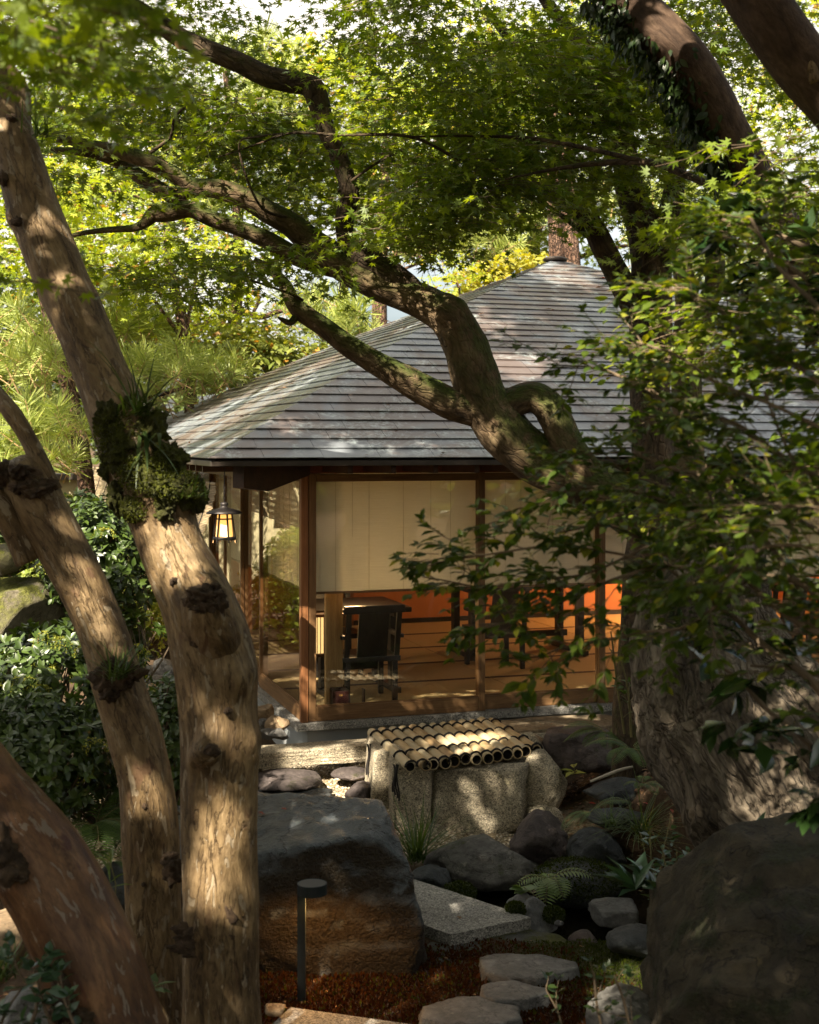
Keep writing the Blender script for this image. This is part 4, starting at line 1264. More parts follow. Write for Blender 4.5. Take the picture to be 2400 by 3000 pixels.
limb('trunk', B_rows, M['myrtle'], tanT, step=0.018, sides=100, rough=0.055, lump=0.14, seed=5, knobs=knobsB)
limb('branch', [(150, 1440, 5.45, 34), (118, 1360, 5.46, 28), (80, 1280, 5.5, 24), (35, 1210, 5.52, 26), (-20, 1140, 5.6, 22), (-120, 1000, 5.7, 18)], M['myrtle'], tanT, step=0.03, sides=32, seed=8)
limb('branch', [(90, 1640, 5.44, 46), (50, 1560, 5.42, 40), (10, 1490, 5.4, 42), (-60, 1430, 5.4, 36)], M['myrtle'], tanT, step=0.03, sides=32, seed=9)
burl_m = mat_rock('dark_burl', [(0.03, 0.018, 0.010), (0.08, 0.05, 0.028), (0.17, 0.11, 0.065)], s1=12, s2=60, rough=0.9, bump=1.0, bdist=0.02)
def lumps(name, spots, mat, parent, seed=0, sub=4, rough=0.35, lump=0.5, rf=4):
    mb = MB()
    for k, (px, py, Yd, rx, rz_, ry) in enumerate(spots):
        if name == 'knot':
            V, F = rock_mesh(P(px, py, Yd), (rx * Yd / FPX, ry, rz_ * Yd / FPX), seed=seed + k, sub=sub, cut=(0.9, 1.05), rough=rough, lump=lump, rf=rf)
            obj(name, V, F, mat, parent, smooth=True)
            continue
        V, F = rock_mesh(P(px, py, Yd), (rx * Yd / FPX, ry, rz_ * Yd / FPX), seed=seed + k, sub=sub, cut=(0.9, 1.05), rough=rough, lump=lump, rf=rf)
        mb.add(V, F)
    return mb.build(name, mat, parent, smooth=True) if mb.V else None
lumps('burl', [(598, 1742, 4.83, 42, 24, 0.05), (560, 1762, 4.84, 22, 16, 0.03), (640, 1765, 4.85, 22, 26, 0.03), (605, 1780, 4.81, 28, 16, 0.03), (622, 1722, 4.88, 18, 12, 0.03)], burl_m, tanT, 40, rough=0.5, lump=0.6)
lumps('burl', [(600, 2728, 4.885, 74, 30, 0.022), (570, 2750, 4.89, 46, 24, 0.02), (640, 2690, 4.885, 42, 52, 0.02), (590, 2780, 4.885, 60, 22, 0.016)], burl_m, tanT, 50, rough=0.5, lump=0.6)
lumps('burl', [(505, 2555, 5.16, 28, 34, 0.05), (500, 2520, 5.2, 20, 22, 0.04)], burl_m, tanT, 55, rough=0.4)
lumps('knot', [(50, 650, 5.38, 16, 14, 0.02), (165, 825, 5.34, 18, 13, 0.02), (198, 845, 5.34, 14, 10, 0.02), (8, 525, 5.45, 14, 22, 0.02), (35, 345, 5.47, 16, 10, 0.02)], burl_m, tanT, 60, rough=0.4, sub=3)
lumps('knot', [(515, 1700, 4.99, 16, 14, 0.03), (575, 1885, 4.93, 16, 11, 0.03), (668, 2082, 4.91, 10, 9, 0.025), (618, 2198, 4.80, 20, 16, 0.02), (423, 2362, 5.21, 7, 7, 0.012), (420, 2592, 5.21, 5, 5, 0.012), (625, 2180, 4.9, 14, 9, 0.02)], burl_m, tanT, 66, rough=0.4, sub=3)
lumps('knobby_top', [(28, 1378, 5.45, 32, 22, 0.09), (70, 1385, 5.4, 34, 24, 0.09), (105, 1430, 5.36, 40, 26, 0.08), (15, 1400, 5.42, 24, 26, 0.07), (140, 1425, 5.4, 24, 22, 0.06), (60, 1430, 5.38, 30, 18, 0.06)], burl_m, tanT, 70, rough=0.45, lump=0.5)
# moss cushion on the thick stem
mossm = mat_rock('dark_moss_cushion', [(0.035, 0.03, 0.008), (0.07, 0.075, 0.010), (0.14, 0.16, 0.015)], s1=9, s2=70, rough=0.95, bump=1.0, bdist=0.03)
lumps('moss_cushion', [(330, 1240, 5.17, 46, 60, 0.10), (355, 1310, 5.14, 54, 60, 0.09), (410, 1380, 5.11, 64, 52, 0.09), (470, 1420, 5.10, 70, 46, 0.10), (540, 1440, 5.11, 58, 42, 0.10), (572, 1465, 5.14, 30, 34, 0.08),
       (318, 1380, 5.16, 24, 30, 0.05), (400, 1490, 5.1, 36, 34, 0.06), (490, 1490, 5.1, 40, 34, 0.08), (440, 1270, 5.2, 46, 60, 0.10), (390, 1210, 5.24, 40, 50, 0.10), (500, 1340, 5.16, 40, 44, 0.10), (345, 1450, 5.12, 30, 46, 0.06)], mossm, tanT, 80, sub=5, rough=0.4, lump=0.45, rf=6)
def moss_fuzz(name, spots, r, mat, parent, per=500, size=0.018):
    PA = []
    for (px, py, Yd, rx, rz_, ry) in spots:
        q = unit(r.normal(size=(per, 3))) * np.array((rx * Yd / FPX, ry, rz_ * Yd / FPX)) * r.uniform(0.9, 1.12, (per, 1)) + P(px, py, Yd)
        PA.append(q)
    q = np.vstack(PA)
    return leaves_obj(name, DIAM, q, unit(r.normal(size=q.shape) + (0, -0.2, 0.5)), unit(r.normal(size=q.shape)), size * r.uniform(0.5, 1.3, len(q)), mat, parent, kind='stuff')
moss_fuzz('moss', [(340, 1290, 5.12, 60, 80, 0.10), (430, 1390, 5.06, 80, 62, 0.11), (500, 1425, 5.07, 84, 48, 0.10), (560, 1450, 5.12, 44, 40, 0.08), (430, 1290, 5.2, 56, 70, 0.10), (400, 1490, 5.08, 46, 40, 0.06)], r_, mat_leaf('bright_moss', (0.03, 0.038, 0.006), (0.10, 0.115, 0.014), 0.25, 0.8, 0.0), tanT, 2200, 0.010)

def blades(name, base, n, r, length, mat, parent=None, width=0.012, droop=1.2, up=0.6, seg=7, bias=(0, 0, 0), wmul=1.0, **kw):
    """grass-like arching blades"""
    mb_V, mb_F, nn = [], [], 0
    for k in range(n):
        L = length * r.uniform(0.45, 1.15)
        a = r.uniform(0, 2 * math.pi)
        d = np.array((math.cos(a) * r.uniform(0.2, 1), math.sin(a) * r.uniform(0.2, 1), up * r.uniform(0.6, 1.5))) + np.array(bias)
        d = d / np.linalg.norm(d)
        p = np.asarray(base, float) + r.normal(0, 0.012, 3) * (2, 2, 0.4)
        side = unit(np.cross(d, (0, 0, 1.0) if abs(d[2]) < 0.97 else (1.0, 0, 0)))
        w = width * r.uniform(0.6, 1.2)
        pts = []
        for q in range(seg + 1):
            f = q / seg
            ww = w * (1 - f ** 2.2) * 0.5 + 0.0004
            pts.append(p - side * ww); pts.append(p + side * ww)
            p = p + d * L / seg
            d = unit(d + np.array((0, 0, -droop * L * 0.55 / seg * (1 + f))))
        V = np.array(pts)
        mb_V.append(V)
        F = [[2 * q, 2 * q + 1, 2 * q + 3, 2 * q + 2] for q in range(seg)]
        mb_F += [[i + nn for i in f] for f in F]; nn += len(V)
    return obj(name, np.concatenate(mb_V), np.array(mb_F), mat, parent, **kw)
M['orchid_blade'] = mat_leaf('dark_orchid_blade', (0.02, 0.045, 0.012), (0.06, 0.095, 0.02), 0.3, 0.35, 0.06)
g = thing('tree_fern', 'tuft of long dark strappy leaves growing from the mossy bend of the tan trunk', 'plant', tuple(P(395, 1210, 5.15)))
blades('blades', P(395, 1215, 5.10), 60, r_, 0.36, M['orchid_blade'], g, width=0.0075, droop=3.4, up=0.35, bias=(0.6, -0.2, 0.15), seg=10, kind='stuff')
blades('hanging_blades', P(430, 1270, 5.08), 10, r_, 0.24, M['orchid_blade'], g, width=0.012, droop=4.5, up=0.1, bias=(0.3, -0.2, -0.5), kind='stuff')
g = thing('tree_fern', 'small tuft of thin green blades on a mossy clump round the stump-topped stem', 'plant', tuple(P(345, 1990, 5.25)))
lumps('root_clump', [(330, 1985, 5.24, 44, 42, 0.06), (375, 1970, 5.26, 36, 30, 0.06), (320, 2030, 5.24, 26, 22, 0.05)], burl_m, g, 90, rough=0.5)
blades('blades', P(345, 1985, 5.18), 70, r_, 0.19, M['grass'], g, width=0.007, droop=3.0, up=0.35, bias=(0, -0.3, 0.1), kind='stuff')
g = thing('tree_fern', 'wispy tuft of blades where the side limbs leave the top of the tan trunk', 'plant', tuple(P(110, 400, 5.5)))
blades('blades', P(110, 400, 5.5), 40, r_, 0.24, M['grass'], g, width=0.007, droop=2.5, up=0.4, bias=(0.5, 0, 0), kind='stuff')
g = thing('tree_fern', 'few small blades sprouting on the right end of the moss cushion', 'plant', tuple(P(570, 1450, 5.0)))
blades('blades', P(560, 1455, 4.99), 40, r_, 0.12, M['grass'], g, width=0.006, droop=3.5, up=0.3, bias=(0.2, -0.3, -0.1), kind='stuff')

# ---- reddish mottled stem bottom left
redT = thing('crape_myrtle_tree', 'reddish brown leaning trunk with pale flaking patches in the bottom left corner', 'tree', tuple(np.append(P(420, 3000, 4.2)[:2], gz1(-0.8, 4.2))))
C_rows = [(520, 3900, 4.05, 260), (400, 3300, 4.15, 190), (330, 3050, 4.2, 158), (272, 2850, 4.22, 148), (205, 2690, 4.25, 142), (120, 2540, 4.28, 140), (30, 2420, 4.3, 132), (-50, 2300, 4.32, 112), (-120, 2180, 4.35, 100), (-200, 2050, 4.4, 90), (-300, 1850, 4.5, 80), (-420, 1500, 4.6, 66)]
knobsC = [kp(230, 2540, 4.1, 34, 26), kp(180, 2910, 4.2, 60, 16)]
limb('trunk', C_rows, M['myrtle_red'], redT, step=0.02, sides=110, rough=0.02, lump=0.07, seed=12, knobs=knobsC)
lumps('burl', [(30, 2545, 4.12, 46, 34, 0.06), (10, 2500, 4.14, 36, 60, 0.06), (68, 2560, 4.14, 24, 16, 0.05)], burl_m, redT, 95, rough=0.35)
lumps('burl', [(205, 2920, 4.10, 40, 50, 0.06), (235, 2980, 4.08, 50, 40, 0.06), (185, 2960, 4.1, 26, 40, 0.05), (200, 2880, 4.12, 24, 30, 0.04)], burl_m, redT, 98, rough=0.5)

SUN_GAPS = [(P(500, 1600, 5.0), 0.15), (P(400, 1180, 5.2), 0.10), (P(200, 850, 5.3), 0.12), (P(110, 620, 5.4), 0.12), (P(640, 2480, 4.9), 0.14), (P(620, 2080, 4.9), 0.12), (P(480, 1450, 5.0), 0.16),
            (P(240, 1680, 5.3), 0.15), (P(300, 1830, 5.3), 0.10), (P(430, 2350, 5.2), 0.14), (P(440, 2640, 5.2), 0.12), (P(220, 2550, 4.15), 0.08), (P(290, 2740, 4.1), 0.09), (P(60, 2480, 4.1), 0.07),
            (P(1000, 2250, 9.4), 0.40), (P(850, 2290, 9.2), 0.20), (P(1040, 2320, 9.0), 0.25), (P(900, 2260, 9.6), 0.14), (P(1300, 2150, 8.9), 0.28), (P(1480, 2140, 9.2), 0.10), (P(1150, 2180, 8.9), 0.12), (P(2330, 2360, 6.6), 0.26), (P(2200, 2250, 6.7), 0.13), (P(2390, 2150, 6.9), 0.18), (P(2390, 2420, 6.4), 0.16),
            (P(895, 1880, 10.0), 0.22), (P(900, 2010, 10.0), 0.12), (P(1700, 2030, 10.4), 0.35), (P(1760, 1700, 10.3), 0.25), (P(1240, 1700, 10.1), 0.16), (P(640, 1500, 10.5), 0.3), (P(60, 1760, 8.0), 0.25), (P(200, 1950, 7.2), 0.35), (P(320, 1620, 8.4), 0.35), (P(80, 2100, 7.0), 0.3), (P(60, 2690, 5.6), 0.35),
            (P(1590, 1190, 7.9), 0.08), (P(1420, 1250, 7.9), 0.08), (P(1620, 1400, 7.9), 0.1), (P(1950, 1150, 3.8), 0.16), (P(1750, 1080, 3.8), 0.10), (P(2060, 1300, 3.5), 0.09), (P(1600, 1560, 3.8), 0.06), (P(2200, 1000, 4.0), 0.20), (P(2330, 830, 4.3), 0.22), (P(2330, 1180, 4.0), 0.18), (P(2100, 1240, 4.2), 0.14), (P(2250, 650, 5.0), 0.25), (P(1250, 1700, 4.0), 0.06), (P(450+1000, 1700, 3.9), 0.07),
            (np.array((-1.9, 11.6, 2.9)), 0.9), (np.array((-2.4, 13.2, 3.0)), 0.9), (np.array((-1.2, 12.8, 3.4)), 0.6), (P(1520, 1070, 11.3), 0.35), (P(1430, 950, 12.2), 0.30), (P(1830, 1290, 9.9), 0.25), (P(1240, 900, 12.6), 0.3), (P(1640, 800, 14), 0.4), (P(1000, 1320, 9.1), 0.12),
            (P(480, 2050, 9.8), 0.35), (P(420, 1800, 11.5), 0.4), (P(250, 250, 2.8), 0.2), (P(480, 180, 3.1), 0.2), (P(100, 60, 2.4), 0.16), (P(1930, 110, 6.0), 0.12), (P(2010, 200, 6.0), 0.10), (P(2080, 300, 6.0), 0.07), (P(850, 2350, 7.0), 0.07)]
# ---- unseen leaf slabs added above the picture to shade foreground and roof
def added_shade_leaves(name, parent, boxes, r, leaf=0.13, gap=0.0, fr=0.9, seed=0):
    PA = []
    for (x0, x1, y0, y1, z0, z1, n) in boxes:
        q = np.stack([r.uniform(x0, x1, n), r.uniform(y0, y1, n), r.uniform(z0, z1, n)], -1)
        k = fbm(q * np.array((fr, fr, fr * 0.4)) + seed, seed + 77, 3)
        q = q[k > gap]
        PA.append(q)
    q = np.vstack(PA)
    # keep the volume the camera looks through free of this coarse foliage
    py = HORIZON - (q[:, 2] - CAMZ) * FPX / np.maximum(q[:, 1], 0.1)
    q = q[(q[:, 1] < 0.3) | (py < -160)]
    # holes cut along the sun rays so that chosen spots are lit
    sv = np.array(SUNV)
    for (tp, rad) in SUN_GAPS:
        v = q - tp
        al = v @ sv
        dist = np.linalg.norm(v - al[:, None] * sv, axis=1)
        q = q[(dist > rad * (1 + 0.8 * fbm(q * 3.1, 8, 2))) | (al < 0)]
    d = rnd_dirs(len(q), r, -0.2, 0.3)
    nr = unit(np.array((0, 0, 1.0)) + r.normal(0, 0.5, q.shape))
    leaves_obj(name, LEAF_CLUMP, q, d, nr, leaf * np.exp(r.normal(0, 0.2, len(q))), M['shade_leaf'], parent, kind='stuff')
LEAF_CLUMP = lobes((-95, -48, 0, 48, 95), (0.7, 0.95, 1.0, 0.95, 0.7), 0.42)
rs = np.random.default_rng(77)
added_shade_leaves('crown', tanT, [(-7.0, 0.2, -4.0, 5.2, 5.2, 6.8, 20000), (0.2, 4.5, -4.0, 4.4, 5.2, 6.4, 8500)], rs, leaf=0.17, gap=SHADE_GAP, fr=1.35, seed=6)  # added leaves shading the foreground, only parented to this tree as a crown
leaves_obj('roof_debris', DIAM, DEBRIS, rnd_dirs(len(DEBRIS), rs, 0, 0.1), unit(rs.normal(0, 0.3, DEBRIS.shape) + (0, 0, 1)), 0.035 * np.exp(rs.normal(0, 0.5, len(DEBRIS))), M['litter'], roof, wid=0.5, kind='stuff')

# ---- leaning mossy maple with the old furrowed bole
mapT = thing('maple_tree', 'mossy leaning maple with furrowed old bole, its crooked limb crossing before the roof', 'tree', tuple(np.append(P(2150, 2480, 7.2)[:2], 0.2)))
mk_rows = lambda *a: list(a)
limb('trunk', [(2080, 1640, 7.6, 150), (1960, 1545, 7.75, 105), (1850, 1475, 7.85, 84), (1760, 1428, 7.9, 74), (1660, 1395, 7.95, 74), (1560, 1345, 8.0, 74), (1475, 1265, 8.0, 73), (1420, 1180, 8.0, 72), (1385, 1095, 8.0, 70), (1360, 1010, 8.0, 68),
        (1320, 940, 8.0, 62), (1255, 895, 8.0, 54), (1180, 862, 8.0, 50), (1100, 828, 8.0, 50), (1030, 795, 8.0, 48), (960, 745, 8.0, 44), (900, 700, 8.0, 38), (850, 655, 7.95, 34), (790, 622, 7.9, 32),
        (720, 580, 7.85, 30), (640, 555, 7.8, 28), (560, 545, 7.8, 26), (500, 505, 7.75, 25), (430, 470, 7.7, 22), (350, 445, 7.7, 20), (260, 425, 7.6, 15), (170, 405, 7.5, 11)],
     M['maple_bark'], mapT, step=0.025, sides=64, rough=0.15, lump=0.22, seed=31, knobs=[(P(1330, 900, 7.9), 0.09, 0.05), (P(1470, 1290, 7.9), 0.12, 0.03)])
limb('branch', [(1420, 1215, 8.0, 40), (1330, 1185, 7.97, 44), (1250, 1145, 7.95, 41), (1160, 1095, 7.92, 38), (1080, 1050, 7.9, 33), (1010, 1005, 7.9, 31), (945, 955, 7.9, 28), (885, 915, 7.9, 26), (855, 880, 7.9, 20), (835, 835, 7.9, 17), (795, 790, 7.9, 12), (745, 760, 7.9, 8)],
     M['maple_bark'], mapT, step=0.02, sides=44, rough=0.15, lump=0.24, seed=33)
limb('branch', [(1440, 1205, 8.0, 40), (1500, 1178, 7.98, 42), (1560, 1160, 7.97, 42), (1610, 1190, 7.95, 47), (1640, 1245, 7.93, 49), (1670, 1305, 7.9, 46), (1710, 1365, 7.88, 48), (1750, 1410, 7.88, 46)],
     M['maple_bark'], mapT, step=0.02, sides=44, rough=0.15, lump=0.26, seed=35)
limb('branch', [(1250, 900, 8.02, 38), (1180, 840, 8.0, 46), (1110, 790, 7.98, 44), (1055, 755, 7.96, 36), (1015, 700, 7.95, 28), (1010, 640, 7.95, 28), (1025, 580, 7.93, 29), (1015, 520, 7.9, 28), (985, 440, 7.9, 27), (955, 380, 7.88, 27), (935, 300, 7.86, 32), (905, 252, 7.85, 30),
        (850, 238, 7.84, 32), (780, 222, 7.82, 31), (700, 182, 7.8, 30), (620, 150, 7.8, 29), (530, 110, 7.8, 28), (450, 55, 7.75, 27), (380, 10, 7.7, 25), (300, -50, 7.7, 22), (200, -120, 7.6, 16)],
     M['dark_bark'], mapT, step=0.025, sides=40, rough=0.10, lump=0.12, seed=37, knobs=[(P(925, 250, 7.8), 0.06, 0.03)])
limb('branch', [(1000, 790, 8.02, 30), (930, 770, 7.98, 34), (850, 742, 7.95, 30), (780, 702, 7.9, 27), (700, 668, 7.85, 25), (620, 640, 7.8, 24), (560, 612, 7.8, 26), (500, 622, 7.8, 26), (450, 628, 7.8, 24), (425, 652, 7.8, 16), (390, 668, 7.8, 11), (330, 672, 7.8, 9), (260, 680, 7.8, 8), (200, 692, 7.8, 6)],
     M['maple_bark'], mapT, step=0.02, sides=32, rough=0.12, lump=0.16, seed=39)
limb('branch', [(560, 545, 7.8, 20), (520, 580, 7.82, 22), (480, 560, 7.8, 20), (420, 525, 7.8, 20), (370, 490, 7.8, 18), (310, 462, 7.75, 14), (240, 445, 7.7, 12), (150, 440, 7.7, 9)],
     M['maple_bark'], mapT, step=0.02, sides=28, rough=0.12, lump=0.14, seed=41)
limb('branch', [(870, 925, 7.9, 12), (850, 945, 7.85, 10), (825, 935, 7.8, 6), (815, 930, 7.8, 3)], M['maple_bark'], mapT, step=0.02, sides=16, seed=42)
# sawn end on the upper branch
V, F = tube(np.array([P(545, 128, 7.72), P(527, 128, 7.6)]), 0.03, 16)
obj('sawn_stub', V, F, mat_plain('sawn_wood', (0.42, 0.26, 0.12), 0.8), mapT)
for rows in ([(430, 455, 7.7, 6), (500, 400, 7.6, 5), (510, 350, 7.55, 4), (560, 300, 7.5, 4), (640, 290, 7.45, 3)], [(850, 640, 7.9, 5), (760, 600, 7.7, 4), (700, 430, 7.6, 3), (760, 400, 7.5, 3), (900, 385, 7.4, 3)],
             [(1350, 470, 7.2, 4), (1200, 400, 7.2, 5), (1000, 395, 7.2, 4), (850, 390, 7.2, 4), (760, 420, 7.2, 3), (640, 460, 7.2, 2)], [(990, 560, 7.9, 5), (1100, 480, 7.8, 4), (1180, 440, 7.8, 3)],
             [(885, 880, 7.9, 6), (850, 860, 7.8, 4), (700, 810, 7.6, 3), (600, 780, 7.5, 2)]):
    limb('branch', rows, M['dark_bark'], mapT, step=0.04, sides=10, seed=43)

# old furrowed bole: wide leaning base that tapers up into the dark trunk
def bole():
    rows = [(2480, 2680, 6.8, 400), (2400, 2520, 6.9, 345), (2320, 2380, 7.0, 305), (2245, 2240, 7.1, 285), (2175, 2110, 7.25, 275), (2120, 1980, 7.35, 245), (2085, 1850, 7.45, 210), (2085, 1700, 7.6, 165), (2100, 1600, 7.7, 140), (2120, 1480, 7.8, 120)]
    kn = [kp(2080, 2400, 6.8, 90, 50), kp(1940, 2060, 7.1, 120, 50), kp(2100, 2180, 6.75, 120, 40), kp(2240, 2200, 6.7, 90, 50), kp(2340, 2400, 6.6, 90, 80), kp(2130, 2480, 6.8, 60, 50), kp(2250, 2310, 6.7, 60, -60)]
    V, F, tc = trunk_mesh(px_pts(rows), step=0.016, sides=200, rough=0.035, lump=0.24, seed=51, ridges=0.045, knobs=kn, aniso=0.5)
    return obj('bole', V, F, M['old_bark'], mapT, smooth=True, tc=tc)
bole()
limb('root', [(2240, 2290, 6.9, 90), (2330, 2330, 6.75, 70), (2420, 2360, 6.6, 60), (2520, 2420, 6.5, 60)], M['old_bark'], mapT, step=0.02, sides=60, lump=0.2, rough=0.1, ridges=0.12, seed=53)
limb('root', [(2110, 2330, 6.9, 80), (2180, 2420, 6.65, 70), (2280, 2480, 6.5, 60), (2400, 2520, 6.4, 50)], M['old_bark'], mapT, step=0.02, sides=60, lump=0.2, rough=0.1, ridges=0.12, seed=54)

# ---- dark upright maple right of the roof
rgtT = thing('maple_tree', 'dark upright mossy maple right of the roof peak, forking under dense leaves', 'tree', tuple(np.append(P(1900, 2200, 8.9)[:2], 0.1)))
limb('trunk', [(1850, 2300, 8.75, 60), (1850, 2100, 8.8, 52), (1870, 1900, 8.85, 55), (1890, 1700, 8.9, 62), (1915, 1500, 9.0, 66), (1910, 1300, 9.0, 60), (1905, 1130, 9.0, 58), (1905, 980, 9.0, 62), (1905, 860, 9.0, 62), (1905, 760, 9.0, 58), (1885, 660, 9.0, 52), (1850, 570, 9.0, 44), (1835, 480, 8.95, 38), (1815, 380, 8.9, 40), (1805, 270, 8.9, 40), (1800, 160, 8.85, 34), (1830, 60, 8.8, 28), (1880, -80, 8.8, 24)],
     M['dark_bark'], rgtT, step=0.03, sides=56, rough=0.12, lump=0.12, seed=61)
limb('branch', [(1900, 960, 9.0, 44), (1850, 880, 8.98, 38), (1800, 790, 8.95, 36), (1765, 720, 8.92, 34), (1735, 660, 8.9, 31), (1690, 610, 8.88, 29), (1640, 580, 8.86, 26), (1590, 560, 8.85, 17), (1540, 540, 8.8, 13), (1470, 520, 8.8, 9)], M['dark_bark'], rgtT, step=0.025, sides=36, lump=0.14, seed=63)
limb('branch', [(1640, 585, 8.85, 14), (1580, 565, 8.75, 13), (1520, 540, 8.7, 11), (1470, 525, 8.7, 8)], M['myrtle'], rgtT, step=0.02, sides=20, seed=64)
limb('branch', [(1920, 760, 9.0, 36), (1950, 660, 8.95, 33), (1975, 560, 8.95, 32), (1985, 470, 8.9, 30), (2010, 420, 8.9, 32), (2035, 370, 8.9, 24), (2050, 300, 8.9, 18)], M['dark_bark'], rgtT, step=0.025, sides=32, lump=0.14, seed=65)
limb('branch', [(1810, 270, 8.9, 26), (1750, 170, 8.9, 24), (1690, 110, 8.9, 20), (1620, 30, 8.9, 18), (1560, -60, 8.9, 15)], M['dark_bark'], rgtT, step=0.03, sides=24, lump=0.12, seed=66)
limb('branch', [(1800, 330, 8.9, 30), (1700, 250, 8.8, 24), (1600, 200, 8.75, 20), (1500, 120, 8.7, 14), (1420, 20, 8.6, 10)], M['dark_bark'], rgtT, step=0.03, sides=24, lump=0.12, seed=67)
limb('branch', [(1720, 690, 8.9, 8), (1600, 600, 8.7, 6), (1500, 560, 8.6, 4)], M['dark_bark'], rgtT, step=0.03, sides=12, seed=68)
# two short mossy trunks behind, caught by the sun
bt = thing('mossy_tree', 'short sunlit mossy trunk with fern tufts, just behind the dark upright maple', 'tree', tuple(np.append(P(2010, 2000, 10.0)[:2], 0.0)))
limb('trunk', [(2020, 2300, 9.6, 50), (2020, 1500, 9.7, 48), (2010, 1100, 9.7, 44), (2015, 900, 9.7, 34), (2000, 780, 9.7, 30), (1985, 620, 9.75, 24), (1960, 450, 9.8, 18), (1970, 250, 9.9, 12)], M['maple_bark'], bt, step=0.04, sides=36, lump=0.15, rough=0.12, seed=71)
limb('branch', [(2030, 1050, 9.7, 30), (2070, 900, 9.7, 32), (2095, 830, 9.7, 32), (2100, 700, 9.75, 24), (2130, 520, 9.8, 18), (2120, 300, 9.9, 12)], M['maple_bark'], bt, step=0.03, sides=30, lump=0.2, rough=0.14, seed=72)
blades('fern_tuft', P(2080, 800, 9.65), 40, r_, 0.2, M['grass'], bt, width=0.008, droop=2.5, up=0.3, kind='stuff')

# ---- two brown trunks slanting down on the upper right
dT = thing('slanting_tree', 'slanting brown trunk with ivy along its lower side, upper right', 'tree', tuple(np.append(P(2700, 1500, 6.2)[:2], 0.3)))
limb('trunk', [(1500, -420, 6.3, 54), (1660, -220, 6.2, 60), (1790, -60, 6.1, 64), (1870, 30, 6.1, 68), (1950, 110, 6.0, 70), (2020, 190, 6.0, 70), (2080, 290, 6.0, 68), (2130, 390, 6.0, 66), (2185, 490, 6.0, 64), (2230, 580, 6.0, 63), (2310, 700, 6.0, 64), (2430, 860, 6.05, 68), (2560, 1050, 6.1, 78), (2660, 1400, 6.1, 92), (2720, 2000, 6.15, 110), (2740, 2700, 6.2, 125)], M['brown_bark'], dT, step=0.03, sides=64, rough=0.03, lump=0.05, seed=81)
eT = thing('slanting_tree', 'thick dark brown trunk slanting across the top right corner', 'tree', tuple(np.append(P(3100, 1500, 5.0)[:2], 0.4)))
limb('trunk', [(1900, -520, 5.2, 90), (2080, -200, 5.1, 80), (2190, -40, 5.05, 84), (2270, 80, 5.0, 86), (2360, 200, 5.0, 86), (2460, 310, 5.0, 88), (2580, 460, 5.0, 94), (2750, 800, 5.0, 115), (2950, 1500, 5.0, 130), (3050, 2900, 5.0, 160)], M['brown_bark'], eT, step=0.03, sides=64, rough=0.03, lump=0.05, seed=83)
limb('branch', [(2240, -60, 5.0, 26), (2290, 60, 4.95, 26), (2330, 110, 4.93, 24), (2370, 180, 4.92, 22), (2390, 240, 4.9, 16)], M['myrtle'], eT, step=0.02, sides=24, seed=84, lump=0.15)
def ivy_on(name, rows, side, r, n, size, mat, parent, spread=0.5, wob=26):
    Q = catmull(px_pts(rows), 0.02)
    k = r.integers(0, len(Q), n)
    c = Q[k]
    T = unit(np.gradient(Q[:, :3], axis=0))[k]
    s = unit(np.cross(T, np.array((0, 1.0, 0)))) * side
    ang = r.normal(0, spread, n)
    out = unit(s * np.cos(ang)[:, None] + np.array((0, -1.0, 0)) * np.sin(ang)[:, None])
    w = np.abs(r.normal(0, 1, n)) * wob * 6 / FPX
    p = c[:, :3] + out * (c[:, 3] + 0.003 + w * (np.abs(ang) < 0.6))[:, None]
    d = unit(out * 0.5 + np.array((0, 0, -0.9)) + r.normal(0, 0.4, p.shape))
    leaves_obj(name, OVATE, p, d, unit(out + r.normal(0, 0.4, p.shape)), size * np.exp(r.normal(0, 0.25, n)), mat, parent, kind='stuff')
D_mid = [(1790, -60, 6.1, 64), (1870, 30, 6.1, 68), (1950, 110, 6.0, 70), (2020, 190, 6.0, 70), (2080, 290, 6.0, 68), (2130, 390, 6.0, 66), (2185, 490, 6.0, 64), (2230, 580, 6.0, 63)]
# side +1/-1 chosen so that ivy hangs on the lower left flank
tt_ = unit(P(2040, 190, 6.0) - P(1965, 110, 6.0)); ss_ = np.cross(tt_, (0, 1.0, 0)); SGN = -1 if ss_[2] > 0 else 1
iv = thing('ivy_vine', 'dark ivy hanging along the underside of the slanting brown trunk', 'ivy', tuple(P(2040, 300, 5.9)))
ivy_on('ivy', D_mid, SGN, np.random.default_rng(3), 1500, 0.042, M['ivy_leaf'], iv, 0.45)
ivy_on('ivy', D_mid[2:], SGN, np.random.default_rng(4), 60, 0.05, M['ivy_leaf'], iv, 1.4, 2)

#%%CANOPY
rc = np.random.default_rng(101)
def canopy(name, pads, parent, mat, seed, **kw):
    o, n = crown_pads(name, pads, np.random.default_rng(seed), mat, parent, seed=seed, **kw)
    return n
added_shade_leaves('crown', mapT, [(-6.5, 4.0, 2.5, 9.6, 8.6, 10.0, 14000)], rs, leaf=0.18, gap=-0.38, fr=1.3, seed=4)  # leaf slab added high out of view to keep sun off the roof
